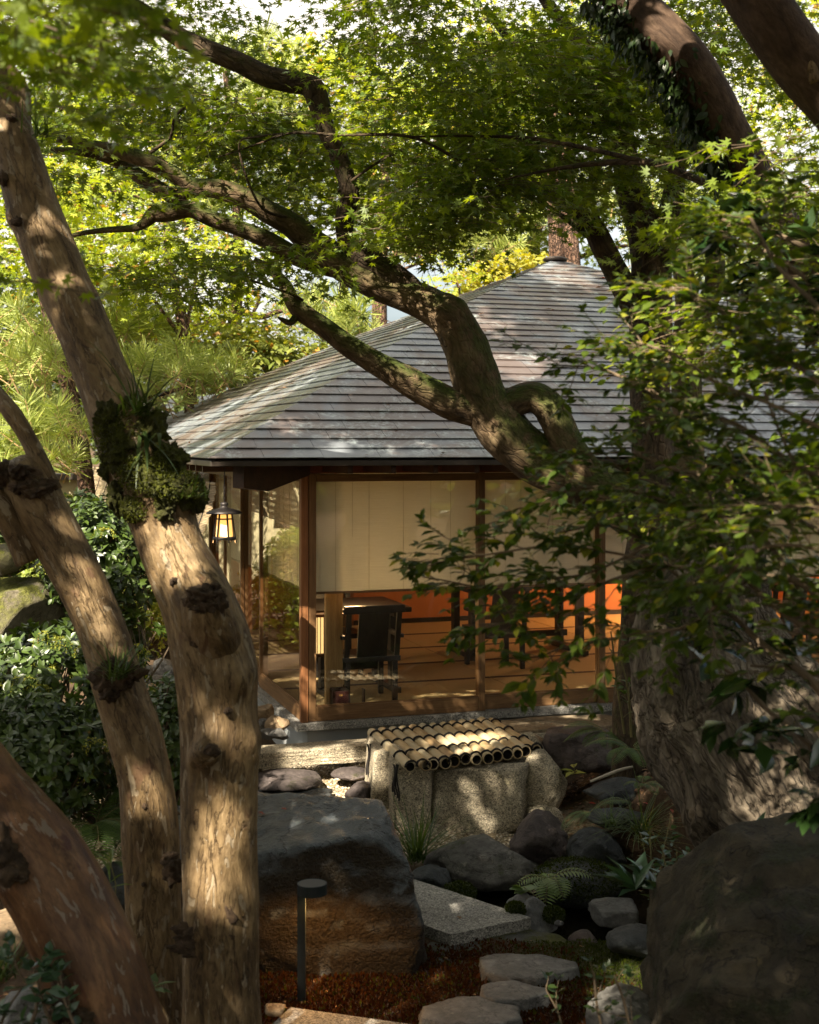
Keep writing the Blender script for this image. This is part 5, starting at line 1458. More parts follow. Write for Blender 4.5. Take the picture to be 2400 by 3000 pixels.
# leaves of the leaning maple, left and centre
canopy('crown', [(250, 330, 8.6, 300, 130, 0.6, 170), (600, 400, 8.6, 330, 130, 0.6, 240), (350, 560, 7.4, 230, 70, 0.5, 30), (850, 540, 8.7, 240, 160, 0.6, 150), (480, 120, 8.6, 330, 110, 0.7, 130), (1000, 330, 8.7, 230, 160, 0.6, 120),
      (700, 760, 7.3, 260, 60, 0.5, 70), (560, 800, 7.4, 200, 90, 0.5, 50), (900, 760, 7.2, 160, 50, 0.4, 40), (620, 330, 7.0, 220, 80, 0.4, 20), (250, 800, 7.4, 160, 50, 0.5, 16), (1120, 620, 8.7, 150, 110, 0.5, 80), (80, 480, 6.8, 200, 80, 0.4, 30), (650, 640, 8.7, 260, 80, 0.4, 90), (60, 130, 6.4, 260, 140, 0.6, 90),
      (300, -260, 6.8, 600, 180, 1.2, 110), (1000, -300, 7.2, 500, 180, 1.2, 80)], mapT, M['maple_leaf'], 111, tmpl=MAPLE7, leaf=0.040, per=14, length=(0.3, 0.6), gap=-0.10, fr=1.7, twig=M['twig'])
# dense dark leaves of the right-hand maple
canopy('crown', [(1250, 250, 7.6, 260, 230, 0.9, 300), (1550, 200, 8.0, 330, 230, 0.9, 380), (1900, 200, 8.2, 300, 260, 0.8, 260), (1400, 480, 7.8, 330, 90, 0.7, 190), (1700, 450, 8.3, 300, 110, 0.7, 170), (1300, 600, 7.4, 180, 90, 0.6, 130), (1240, 680, 7.3, 110, 60, 0.4, 60),
      (1950, 560, 8.4, 260, 130, 0.6, 130), (1150, 80, 7.6, 200, 130, 0.8, 90), (2200, 420, 8.6, 260, 260, 0.6, 150), (2060, 620, 8.8, 140, 120, 0.5, 90), (2000, 700, 8.2, 90, 70, 0.4, 26), (2330, 330, 4.6, 170, 220, 0.3, 40), (2230, 90, 4.8, 160, 90, 0.3, 34), (2300, 640, 5.0, 160, 140, 0.3, 60), (2080, 330, 5.4, 90, 120, 0.3, 10), (1650, 620, 8.6, 110, 50, 0.4, 30), (2150, 120, 8.4, 300, 160, 0.6, 110), (1800, -320, 8.0, 700, 200, 1.2, 200), (1250, -200, 7.6, 300, 160, 1.0, 160), (1480, 560, 7.6, 160, 40, 0.4, 30)], rgtT, M['maple_leaf'], 121, tmpl=MAPLE7, leaf=0.040, per=14, length=(0.3, 0.6), gap=-0.12, fr=1.6, twig=M['twig'])
# near sprays, out of focus, hanging from a branch above the camera
nearT = thing('maple_branch', 'blurred maple sprays hanging close to the camera in the top left corner', 'branch', tuple(P(200, -200, 3.0)))
canopy('foliage', [(200, 70, 2.7, 230, 110, 0.25, 28), (420, 190, 3.3, 130, 80, 0.3, 9), (120, 200, 3.2, 180, 110, 0.3, 14), (60, 20, 2.3, 150, 60, 0.2, 8), (330, 330, 3.6, 100, 50, 0.3, 4), (30, 790, 3.0, 70, 40, 0.2, 4), (1210, 470, 3.6, 70, 120, 0.2, 6)], nearT, M['maple_leaf_near'], 131, tmpl=MAPLE7, leaf=0.034, per=9, length=(0.14, 0.26), gap=-0.5, twig=M['twig'], tilt=0.8)
limb('branch', [(-300, -260, 2.6, 26), (0, -60, 2.7, 18), (250, 0, 2.8, 12), (420, 60, 3.0, 8), (560, 120, 3.1, 5)], M['twig'], nearT, step=0.05, sides=10, seed=9)

#%%BACKGROUND TREES
def simple_trunk(o, rows, mat, seed=0, name='trunk', sides=18):
    return limb(name, rows, mat, o, step=0.12, sides=sides, lump=0.12, rough=0.1, seed=seed)

def pine(label, base, rows, tufts, seed, mat='pine_needle', nlen=0.21, per=40, branches=(), wid=1.0, group=None):
    """tufts: px,py,Y,rx,rz,ry,n"""
    r = np.random.default_rng(seed)
    o = thing('pine_tree', label, 'tree', tuple(base), group)
    simple_trunk(o, rows, M['pine_bark'], seed)
    for b in branches: simple_trunk(o, b, M['pine_bark'], seed + 1, 'branch', 10)
    A = []
    for (px, py, Yd, rx, rz_, ry, n) in tufts:
        q = in_ell(n, r) * np.array((rx * Yd / FPX, ry, rz_ * Yd / FPX)) + P(px, py, Yd)
        A.append(q)
    A = np.vstack(A)
    A = A[r.random(len(A)) < 0.62]
    ax = unit(np.stack([r.normal(0, 0.6, len(A)), r.normal(-0.25, 0.5, len(A)), r.uniform(0.15, 1.2, len(A))], -1))
    # needles along a short shoot, brushing outward and forward
    n = len(A)
    tt = r.uniform(0, 1, (n, per))
    th = r.uniform(0, 2 * math.pi, (n, per))
    s1 = unit(np.cross(ax, (0.3, 0.2, 1.0))); s2 = np.cross(ax, s1)
    radial = np.cos(th)[..., None] * s1[:, None, :] + np.sin(th)[..., None] * s2[:, None, :]
    L = nlen * r.uniform(0.8, 1.25, n)
    pos = A[:, None, :] + ax[:, None, :] * (tt * 0.45 * L[:, None])[..., None] + radial * 0.006
    d = unit(ax[:, None, :] * (0.1 + 1.1 * tt)[..., None] + radial * 0.8 + r.normal(0, 0.06, pos.shape))
    sz = (L[:, None] * r.uniform(0.8, 1.1, (n, per)))
    nr = np.cross(d, radial) + 0.01
    Y_ = A[:, 1].mean()
    T_ = (NEEDLE[0] * (wid * Y_ / 13 * 1.9, 1, 1), NEEDLE[1])
    leaves_obj('needles', T_, pos.reshape(-1, 3), d.reshape(-1, 3), unit(nr.reshape(-1, 3)), sz.ravel(), M[mat], o, kind='stuff')
    mb = MB()
    for a, b in zip(A, ax):
        V, F = tube(np.array([a - b * 0.25, a + b * 0.1]), (0.006, 0.004), 4, cap=False)
        mb.add(V, F)
    mb.build('shoots', M['warm_twig'], o, kind='stuff')
    return o
M['warm_twig'] = mat_plain('pine_shoot', (0.35, 0.22, 0.10), 0.8, 0.3)
PG = 'pines beyond the left eave'
pine('bright pine with fanned needle tufts behind the leaning tan trunk, left of the eave', np.append(P(235, 1500, 15)[:2], 0.3),
     [(262, 1560, 15, 26), (250, 1400, 15, 24), (225, 1250, 15, 24), (190, 1100, 15, 22), (150, 950, 15, 20), (120, 800, 15, 17), (90, 600, 15, 12)],
     [(60, 1080, 14, 160, 90, 0.9, 60), (120, 1250, 13.6, 140, 60, 0.7, 45), (60, 960, 14.5, 150, 70, 0.9, 40), (500, 1090, 15.5, 190, 60, 0.9, 80), (420, 1170, 15.3, 140, 50, 0.7, 45), (330, 1100, 15.5, 120, 60, 0.8, 32), (170, 1340, 13.5, 90, 50, 0.5, 22), (40, 1330, 13.2, 90, 70, 0.5, 26), (640, 1110, 16, 90, 60, 0.6, 26)], 201, group=PG,
     branches=[[(225, 1280, 15, 9), (160, 1270, 14.4, 8), (90, 1240, 14, 7), (20, 1180, 13.8, 6)], [(200, 1150, 15, 9), (320, 1180, 15.3, 8), (420, 1170, 15.3, 7), (560, 1130, 15.4, 5)], [(250, 1300, 15, 7), (180, 1340, 14, 6), (100, 1330, 13.6, 5)]])
pine('tall pine whose pale needle tufts fill the gap above the eave, left of centre', np.append(P(700, 1300, 19)[:2], 0.3),
     [(705, 1400, 19, 22), (690, 1100, 19, 22), (690, 900, 19, 20), (700, 780, 19, 18), (690, 500, 19, 14), (660, 200, 19, 9)],
     [(340, 880, 17, 150, 90, 1.2, 70), (420, 970, 16.5, 110, 50, 0.9, 34), (300, 990, 16.5, 90, 50, 0.8, 20), (950, 930, 19, 150, 60, 1.0, 60), (1000, 980, 19, 110, 40, 0.8, 30), (640, 480, 19, 260, 200, 1.6, 90), (360, 560, 18, 200, 120, 1.4, 60), (720, 190, 19, 170, 90, 1.2, 50), (250, 220, 18, 240, 130, 1.4, 70), (180, 640, 17, 120, 120, 1.0, 40), (820, 360, 19, 140, 120, 1.2, 40)], 203, group=PG, per=40, nlen=0.24,
     branches=[[(690, 920, 19, 9), (600, 950, 18.6, 8), (470, 960, 17.5, 6)], [(700, 900, 19, 8), (760, 930, 19, 8), (830, 910, 19, 7), (900, 940, 19, 5)], [(705, 850, 19, 7), (760, 870, 19, 6), (740, 930, 19, 5), (790, 960, 19, 4)]])
pine('reddish pine trunk standing between the roof edge and the crooked limb', np.append(P(1112, 1250, 20)[:2], 0.3),
     [(1112, 1300, 20, 24), (1112, 1000, 20, 23), (1112, 860, 20, 22), (1120, 700, 20, 18), (1130, 400, 20, 12)],
     [(1180, 730, 20, 160, 50, 1.2, 40), (1330, 690, 20, 120, 60, 1.0, 34), (1060, 620, 20, 140, 60, 1.0, 30), (1450, 740, 21, 90, 50, 0.8, 22), (1560, 640, 22, 220, 90, 1.3, 50)], 205, group=PG, per=40, nlen=0.24,
     branches=[[(1112, 860, 20, 8), (1040, 850, 20, 7), (1010, 800, 20, 5), (1040, 770, 20, 4)], [(1115, 780, 20, 8), (1180, 740, 20, 7), (1240, 760, 20, 6), (1180, 790, 20, 4)]])
for k, (a, b, lab) in enumerate(((1625, 1637, 'left of the two grey trunks rising right behind the roof peak'), (1672, 1680, 'right of the two grey trunks rising right behind the roof peak'))):
    pine(lab, np.append(P(a, 1300, 20 + k)[:2], 0.4), [(b, 1300, 20, 23 + k * 3), (b, 900, 20, 23 + k * 3), (b - 8, 700, 20, 22 + k * 3), (b - 14, 560, 20, 20 + k * 3), (b - 20, 300, 20, 14)],
         [(1560 + k * 240, 560, 21, 220, 110, 1.2, 40), (1980 + 120 * k, 700, 20.5, 180, 160, 1.0, 50), (1520 + 100 * k, 300, 21, 200, 150, 1.2, 40)], 207 + k, group=PG, per=36, nlen=0.25)

def bgtree(label, trunk, pads, seed, mat='maple_leaf_yellow', tm=MAPLE5, leaf=0.075, per=12, gap=-0.06, kind='maple_tree', bark='pine_bark', group=None, fr=0.8, length=(0.6, 1.2), **kw):
    r = np.random.default_rng(seed)
    bx_, _, bY, _ = trunk[0]
    o = thing(kind, label, 'tree', tuple(np.append(P(bx_, 0, bY)[:2], gz1(P(bx_, 0, bY)[0], bY))), group)
    simple_trunk(o, trunk, M[bark], seed)
    # a few limbs that reach into the pads
    top = trunk[-1]
    for q, pd in enumerate(pads[:6]):
        j = trunk[min(len(trunk) - 1, 1 + q % max(1, len(trunk) - 1))]
        simple_trunk(o, [(j[0], j[1], j[2], j[3] * 0.5), ((j[0] + pd[0]) / 2, (j[1] + pd[1]) / 2 - 20, (j[2] + pd[2]) / 2, j[3] * 0.35), (pd[0], pd[1], pd[2], j[3] * 0.12)], M[bark], seed + q, 'branch', 8)
    crown_pads('crown', pads, r, M[mat], o, tmpl=tm, leaf=leaf, per=per, gap=gap, fr=fr, seed=seed, length=length, **kw)
    return o
BG = 'trees standing beyond the tea house'
bgtree('sunlit yellow-green maple behind the left tan trunk, above the pines', [(560, 1300, 16, 16), (540, 1000, 16, 14), (500, 800, 16, 12), (480, 600, 16, 8)],
       [(330, 760, 15.5, 260, 110, 1.0, 210), (560, 900, 16.5, 170, 80, 0.9, 130), (200, 560, 15.5, 220, 130, 1.0, 160), (600, 700, 17, 160, 90, 0.8, 80), (560, 980, 16, 150, 50, 0.7, 50), (420, 420, 16.5, 200, 160, 1.0, 80), (700, 860, 17, 80, 50, 0.5, 16), (60, 820, 15.5, 120, 90, 0.7, 40)], 301, group=BG)
bgtree('pale yellow maple beyond the roof, top centre behind the upper limb', [(1000, 1200, 22, 16), (1010, 800, 22, 14), (1050, 500, 22, 12), (1080, 250, 22, 9)],
       [(1050, 260, 21, 320, 190, 1.6, 420), (1330, 180, 21, 300, 200, 1.6, 400), (980, 530, 21, 170, 130, 1.2, 80), (1250, 450, 21, 260, 120, 1.4, 140), (820, 480, 21, 120, 120, 1.0, 50), (940, 110, 21, 140, 60, 1.0, 40), (1500, 430, 21, 200, 120, 1.2, 90)], 303, leaf=0.095, group=BG)
bgtree('shrubby tree flecked with orange beside the left slope of the roof', [(790, 1200, 17.5, 12), (790, 1050, 17.5, 9)],
       [(770, 1040, 17.5, 130, 70, 0.8, 150), (680, 980, 17.5, 110, 50, 0.8, 80), (860, 1010, 17.5, 60, 40, 0.5, 40)], 305, mat='berry_leaf', tm=OVATE, leaf=0.11, kind='broadleaf_tree', group=BG, gap=-0.3)
bgtree('dark green evergreen behind the orange-flecked tree and the pines', [(560, 1300, 20, 18), (560, 1000, 20, 14)],
       [(480, 1000, 19.5, 260, 70, 1.2, 160), (600, 930, 20, 150, 50, 1.0, 80), (250, 960, 19, 180, 100, 1.2, 110), (60, 1150, 18, 180, 130, 1.0, 100), (420, 1240, 18, 300, 80, 1.0, 120), (60, 900, 19, 160, 160, 1.2, 110), (350, 640, 20, 330, 130, 1.2, 170), (640, 560, 20, 220, 150, 1.2, 120), (100, 450, 20, 220, 200, 1.2, 140), (900, 500, 22, 200, 120, 1.2, 80)], 307, mat='evergreen_leaf', tm=OVATE, leaf=0.13, kind='evergreen_tree', group=BG)
bgtree('tree with small bright yellow fan leaves just left of the roof peak', [(1440, 1000, 18, 8), (1440, 850, 18, 7), (1430, 790, 18, 5)],
       [(1460, 800, 18, 80, 40, 0.5, 60), (1530, 770, 18, 60, 26, 0.4, 34), (1400, 860, 18, 50, 40, 0.4, 24)], 309, mat='ginkgo_leaf', tm=FAN, leaf=0.075, kind='ginkgo_tree', group=BG, gap=-0.5, length=(0.3, 0.5))
bgtree('airy light green maple against the white sky, left of the roof peak', [(1360, 1100, 17, 7), (1370, 950, 17, 6), (1340, 830, 17, 4)],
       [(1330, 800, 17, 80, 90, 0.6, 44), (1290, 860, 17, 70, 40, 0.5, 20), (1240, 890, 17, 50, 16, 0.4, 8)], 311, mat='maple_leaf_yellow', leaf=0.045, group=BG, gap=-0.3, length=(0.3, 0.5))
bgtree('green maple right behind the roof peak and its two trunks', [(1560, 1100, 24, 20), (1560, 800, 24, 18), (1600, 500, 24, 12)],
       [(1560, 620, 23, 260, 110, 1.4, 160), (1780, 640, 23, 230, 130, 1.4, 170), (1560, 330, 23, 300, 160, 1.6, 160), (1850, 300, 23, 260, 200, 1.6, 150), (2000, 700, 23, 220, 150, 1.4, 130), (1460, 700, 23, 120, 50, 1.0, 40)], 313, mat='maple_leaf', leaf=0.10, group=BG)
bgtree('yellow-green maple in the sun far back on the right side', [(2300, 1100, 24, 20), (2250, 700, 24, 16), (2200, 400, 24, 10)],
       [(2200, 300, 23, 300, 230, 1.6, 330), (2350, 650, 23, 250, 160, 1.4, 200), (1800, 130, 23, 260, 130, 1.4, 260), (1550, 100, 23, 260, 160, 1.4, 220), (2080, 560, 22.5, 120, 100, 1.0, 60), (2300, 60, 23, 300, 130, 1.4, 90)], 315, leaf=0.10, group=BG)
bgtree('dark evergreen filling the right edge beyond the roof', [(2500, 1400, 18, 30), (2480, 1100, 18, 26), (2450, 900, 18, 16)],
       [(2350, 900, 17.5, 260, 140, 1.2, 200), (2420, 1150, 17, 220, 160, 1.2, 180), (2200, 820, 18, 180, 90, 1.0, 110), (2450, 650, 18, 200, 200, 1.2, 120)], 317, mat='evergreen_leaf', tm=OVATE, leaf=0.13, kind='evergreen_tree', group=BG)
bgtree('tall green tree at the far left edge behind the bent tan trunk', [(-150, 1400, 17, 26), (-140, 900, 17, 20), (-120, 500, 17, 14)],
       [(-40, 300, 17, 260, 260, 1.4, 260), (-60, 700, 17, 180, 200, 1.2, 160), (300, 120, 18, 300, 160, 1.4, 260), (400, 380, 18, 300, 200, 1.4, 260), (-100, 1050, 17, 160, 160, 1.0, 80), (560, 330, 19, 190, 150, 1.2, 80)], 319, mat='maple_leaf', leaf=0.085, group=BG)

# distant wooded mass that closes the view low down behind the garden
rw = np.random.default_rng(5)
q = np.stack([rw.uniform(-24, 26, 15000), rw.uniform(27, 34, 15000), rw.uniform(0.3, 4.6, 15000)], -1)
hh = 3.3 + 1.4 * fbm(q * np.array((0.25, 0, 0)), 9, 3) + 2.2 * sstep(4, 9, q[:, 0]) + 1.2 * sstep(-5, -9, q[:, 0])
q[:, 2] = q[:, 2] / 4.6 * hh
leaves_obj('woods', OVATE, q, rnd_dirs(len(q), rw, -0.1, 0.4), unit(rw.normal(size=q.shape) + (0, -0.5, 0.7)), 0.34 * np.exp(rw.normal(0, 0.25, len(q))), M['evergreen_leaf'], label='low dark woodland closing the view behind the garden', kind='stuff')

# woods closing the garden behind and beside the camera
q1 = np.stack([rw.uniform(-14, 16, 9000), rw.uniform(-13, -10, 9000), rw.uniform(0, 5, 9000)], -1)
q2 = np.stack([rw.uniform(10.5, 13, 9000), rw.uniform(-12, 20, 9000), rw.uniform(0, 6, 9000)], -1)
q3 = np.stack([rw.uniform(-14, -12, 4500), rw.uniform(-12, 8, 4500), rw.uniform(0, 5, 4500)], -1)
q = np.vstack([q1, q2, q3])
leaves_obj('woods', OVATE, q, rnd_dirs(len(q), rw, -0.1, 0.4), unit(rw.normal(size=q.shape)), 0.5 * np.exp(rw.normal(0, 0.25, len(q))), M['evergreen_leaf'], label='dense dark woods closing the garden on its near sides', kind='stuff')

# garden wall left
gw = thing('garden_wall', 'olive plastered garden wall behind the dark pine trunk on the left', 'wall', tuple(np.append(P(120, 0, 19)[:2], 0.3)))
V, F = box8((-9.0, 19.2, 0.2), (6.2, -0.8, 0), (0.05, 0.25, 0), (0, 0, 1.75)); obj('wall_panel', V, F, M['plaster'], gw)
V, F = box8((-9.05, 19.05, 1.951), (6.3, -0.81, 0), (0.07, 0.5, 0), (0, 0, 0.08)); obj('coping', V, F, M['fascia'], gw)

#%%SHRUBS
def shrub(name, label, c, rad, n, per, leaf, mat, r, cat='shrub', tmpl=OVATE, rosette=True, group=None, racemes=0, gap=-0.25, twig=None, lift=0.5, shell=0.55, fr=2.0):
    c = np.asarray(c, float); rad = np.asarray(rad, float)
    o = thing(name, label, cat, (c[0], c[1], max(gz1(c[0], c[1]), c[2] - rad[2])), group)
    v = unit(r.normal(size=(n, 3)) + (0, -0.25, 0.35))
    A = c + v * rad * (r.uniform(shell, 1.0, (n, 1)) ** 0.7) * (1 + 0.22 * fbm(v * 2.2 + c, 3, 3))[:, None]
    k = fbm(A * fr, int(c[0] * 7) % 50, 2)
    A = A[k > gap]; n = len(A)
    out = unit(unit(A - c) + (0, 0, lift) + r.normal(0, 0.25, (n, 3)))
    th = r.uniform(0, 2 * math.pi, (n, per)); 
    s1 = unit(np.cross(out, (0.21, 0.33, 1.0))); s2 = np.cross(out, s1)
    rad_ = np.cos(th)[..., None] * s1[:, None] + np.sin(th)[..., None] * s2[:, None]
    f = r.uniform(0, 1, (n, per))
    pos = A[:, None] - out[:, None] * (f * 0.9 * leaf)[..., None]
    d = unit(rad_ * 1.0 + out[:, None] * (0.75 - f)[..., None] + r.normal(0, 0.12, rad_.shape))
    nr = unit(out[:, None] * 1.0 + r.normal(0, 0.25, rad_.shape))
    sz = leaf * np.exp(r.normal(0, 0.2, (n, per)))
    leaves_obj('leaves', tmpl, pos.reshape(-1, 3), d.reshape(-1, 3), nr.reshape(-1, 3), sz.ravel(), mat, o, kind='stuff')
    mb = MB()
    st = r.permutation(n)[:min(n, 90)]
    for i in st:
        b = c + (A[i] - c) * np.array((0.15, 0.15, 0)) - np.array((0, 0, rad[2] * 0.9))
        m_ = (b + A[i]) / 2 + r.normal(0, 0.03, 3)
        V, F = tube(catmull(np.array([b, m_, A[i]]), 0.15), np.linspace(0.009, 0.003, len(catmull(np.array([b, m_, A[i]]), 0.15))), 4, cap=False)
        mb.add(V, F)
    mb.build('stems', twig or M['twig'], o, kind='stuff')
    if racemes:
        ii = [i for i in r.permutation(n) if out[i][2] > 0.1 and out[i][1] < 0.6][:racemes]
        PP, DD = [], []
        for i in ii:
            for s in range(r.integers(5, 9)):
                a = r.uniform(0, 2 * math.pi); p = A[i] + out[i] * 0.02
                d = np.array((math.cos(a) * 0.8, math.sin(a) * 0.8, 0.45)); L = r.uniform(0.07, 0.13)
                for q in range(16):
                    p = p + d * L / 16; d = unit(d + (0, 0, -0.16))
                    PP.append(p.copy()); DD.append(d.copy())
        PP = np.array(PP); DD = np.array(DD)
        leaves_obj('flower_racemes', DIAM, PP, unit(DD + r.normal(0, 0.9, DD.shape)), unit(r.normal(size=PP.shape)), 0.013, M['raceme'], o, kind='stuff')
    return o
rsb = np.random.default_rng(31)
SG = 'glossy shrubs along the left bank'
shrub('pieris_shrub', 'glossy dark shrub with drooping yellow-green flower strings, between the two tan stems', P(290, 1660, 8.6), (0.42, 0.5, 0.45), 900, 9, 0.052, M['bush_leaf'], rsb, racemes=26, group=SG)
shrub('pieris_shrub', 'glossy dark shrub with flower strings behind the stump-topped stem, by the far reed blind', P(210, 1560, 9.4), (0.45, 0.5, 0.28), 500, 9, 0.052, M['bush_leaf'], rsb, racemes=14, group=SG)
shrub('pieris_shrub', 'broad glossy shrub spreading below the mossy boulder at the left edge', P(130, 2030, 7.2), (0.62, 0.6, 0.36), 1300, 9, 0.050, M['bush_leaf'], rsb, racemes=34, group=SG)
shrub('pieris_shrub', 'lowest glossy shrub at the left edge, above the red-brown trunk', P(60, 2230, 6.6), (0.5, 0.5, 0.34), 900, 9, 0.050, M['bush_leaf'], rsb, racemes=8, group=SG)
shrub('pieris_shrub', 'glossy shrub between the stems, level with the grass-tufted clump', P(400, 1900, 7.9), (0.26, 0.4, 0.26), 420, 9, 0.048, M['bush_leaf'], rsb, group=SG)
shrub('pieris_shrub', 'dark shrub in shade at the far left, beside the small mossy stone', P(-20, 1560, 8.9), (0.5, 0.5, 0.34), 500, 9, 0.052, M['bush_leaf'], rsb, group=SG)
shrub('pieris_shrub', 'narrow dark shrub filling the slot between the two tan stems', P(500, 2180, 6.6), (0.10, 0.3, 0.34), 200, 9, 0.045, M['bush_leaf'], rsb, group=SG)
shrub('pieris_shrub', 'dark undergrowth shrub low behind the red-brown trunk', P(330, 2330, 6.9), (0.25, 0.4, 0.24), 300, 9, 0.045, M['bush_leaf'], rsb, group=SG)
shrub('azalea_shrub', 'small yellow-green azalea in front of the wall, between the tan stems', P(420, 1790, 11.5), (0.45, 0.5, 0.38), 1100, 7, 0.034, M['azalea_leaf'], rsb)
# hedge plants along the left side of the house: they also show in its glass
for k, (x, y, h, lab) in enumerate(((-2.95, 13.5, 0.58, 'clipped yellow-green shrub beside the left glass wall, nearest the corner'), (-3.75, 14.7, 0.62, 'clipped yellow-green shrub second along the left glass wall'), (-4.7, 16.0, 0.7, 'larger yellow-green shrub near the far end of the left glass wall'), (-6.4, 17.2, 1.0, 'tallest yellow-green shrub by the garden wall'), (-4.9, 12.0, 0.6, 'yellow-green shrub on the left bank behind the glossy shrubs'))):
    shrub('azalea_shrub', lab, (x, y, h * 0.9 + gz1(x, y)), (0.75, 0.75, h), 1300, 7, 0.050, M['azalea_leaf'], rsb, group='yellow-green shrubs left of the house', gap=-0.5)

# ---- the loose leafy shrub hanging in from the right, in front of the house
def sprig_shrub(name, label, cat, stems, r, mat, leaf=0.043, dens=26, side_len=(0.12, 0.34), tmpl=OVATE, tmat=None, loc=None, parent=None, per_len=0.016, droop=0.5, side_step=0.06, sub=True, zsd=0.3, out_bias=(-0.6, -0.1, 0.2), tip_extra=5, fname='foliage'):
    o = parent or thing(name, label, cat, loc)
    PP, DD, NN, SS = [], [], [], []
    mb = MB()
    for rows in stems:
        Q = catmull(px_pts(rows), 0.03)
        V, F = tube(Q[:, :3], np.maximum(Q[:, 3], 0.0012), 7)
        mb.add(V, F)
        T = unit(np.gradient(Q[:, :3], axis=0))
        Lc = np.concatenate([[0], np.cumsum(np.linalg.norm(np.diff(Q[:, :3], axis=0), axis=1))])
        s = Lc[-1] * 0.12
        while s < Lc[-1]:
            i = min(np.searchsorted(Lc, s), len(Q) - 1)
            p = Q[i, :3].copy()
            d = unit(T[i] * 0.6 + r.normal(0, 0.55, 3) * (1, 0.7, zsd * 2) + np.array(out_bias) * 0.5)
            L = r.uniform(*side_len) * (1.0 - 0.4 * s / Lc[-1])
            todo = [(p, d, L, 0.0018)]
            if sub and r.random() < 0.8: todo.append((p + d * L * 0.45, unit(d + r.normal(0, 0.6, 3) * (1, 1, zsd)), L * 0.6, 0.0012))
            if sub and r.random() < 0.5: todo.append((p + d * L * 0.6, unit(d + r.normal(0, 0.6, 3) * (1, 1, zsd)), L * 0.5, 0.0012))
            for (pp, dd, ll, rr_) in todo:
                n = max(3, int(ll / 0.035))
                C = [pp]
                for q_ in range(n):
                    dd = unit(dd + r.normal(0, 0.10, 3) + (0, 0, -droop * 0.05)); C.append(C[-1] + dd * ll / n)
                C = np.array(C)
                V, F = tube(C, np.linspace(rr_, rr_ * 0.5, len(C)), 4, cap=False); mb.add(V, F)
                TT = unit(np.gradient(C, axis=0))
                m = max(3, int(ll / per_len))
                u = np.sort(r.uniform(0.12, 1.0, m))
                for w_, uu in enumerate(u):
                    k = uu * (len(C) - 1); a = int(min(k, len(C) - 2)); ps = C[a] + (C[a + 1] - C[a]) * (k - a)
                    sd_ = unit(np.cross(TT[a], (0, 0, 1.0))) * (1 if w_ % 2 else -1)
                    PP.append(ps); DD.append(unit(TT[a] * 0.6 + sd_ * 0.9 + r.normal(0, 0.2, 3) + (0, 0, -0.15)))
                    NN.append(unit(np.array((0, 0, 1.0)) + r.normal(0, 0.35, 3))); SS.append(leaf * math.exp(r.normal(0, 0.22)) * (0.75 + 0.4 * (1 - abs(uu - 0.6))))
                for w_ in range(tip_extra):
                    a_ = r.uniform(0, 2 * math.pi)
                    PP.append(C[-1]); DD.append(unit(TT[-1] * 0.8 + np.array((math.cos(a_), math.sin(a_), 0)) * 0.8)); NN.append(unit(np.array((0, 0, 1.0)) + r.normal(0, 0.3, 3))); SS.append(leaf * r.uniform(0.5, 0.95))
            s += side_step * r.uniform(0.6, 1.4)
    leaves_obj(fname, tmpl, np.array(PP), np.array(DD), np.array(NN), np.array(SS), mat, o, kind='stuff')
    mb.build('stems', tmat or M['twig'], o, kind='stuff')
    return o, len(PP)
rg = np.random.default_rng(51)
M['near_yellow_leaf'] = mat_leaf('yellow_green_leaf', (0.05, 0.115, 0.007), (0.23, 0.29, 0.02), 0.52, 0.45, 0.03, accent=(0.30, 0.32, 0.03), acc=0.10)
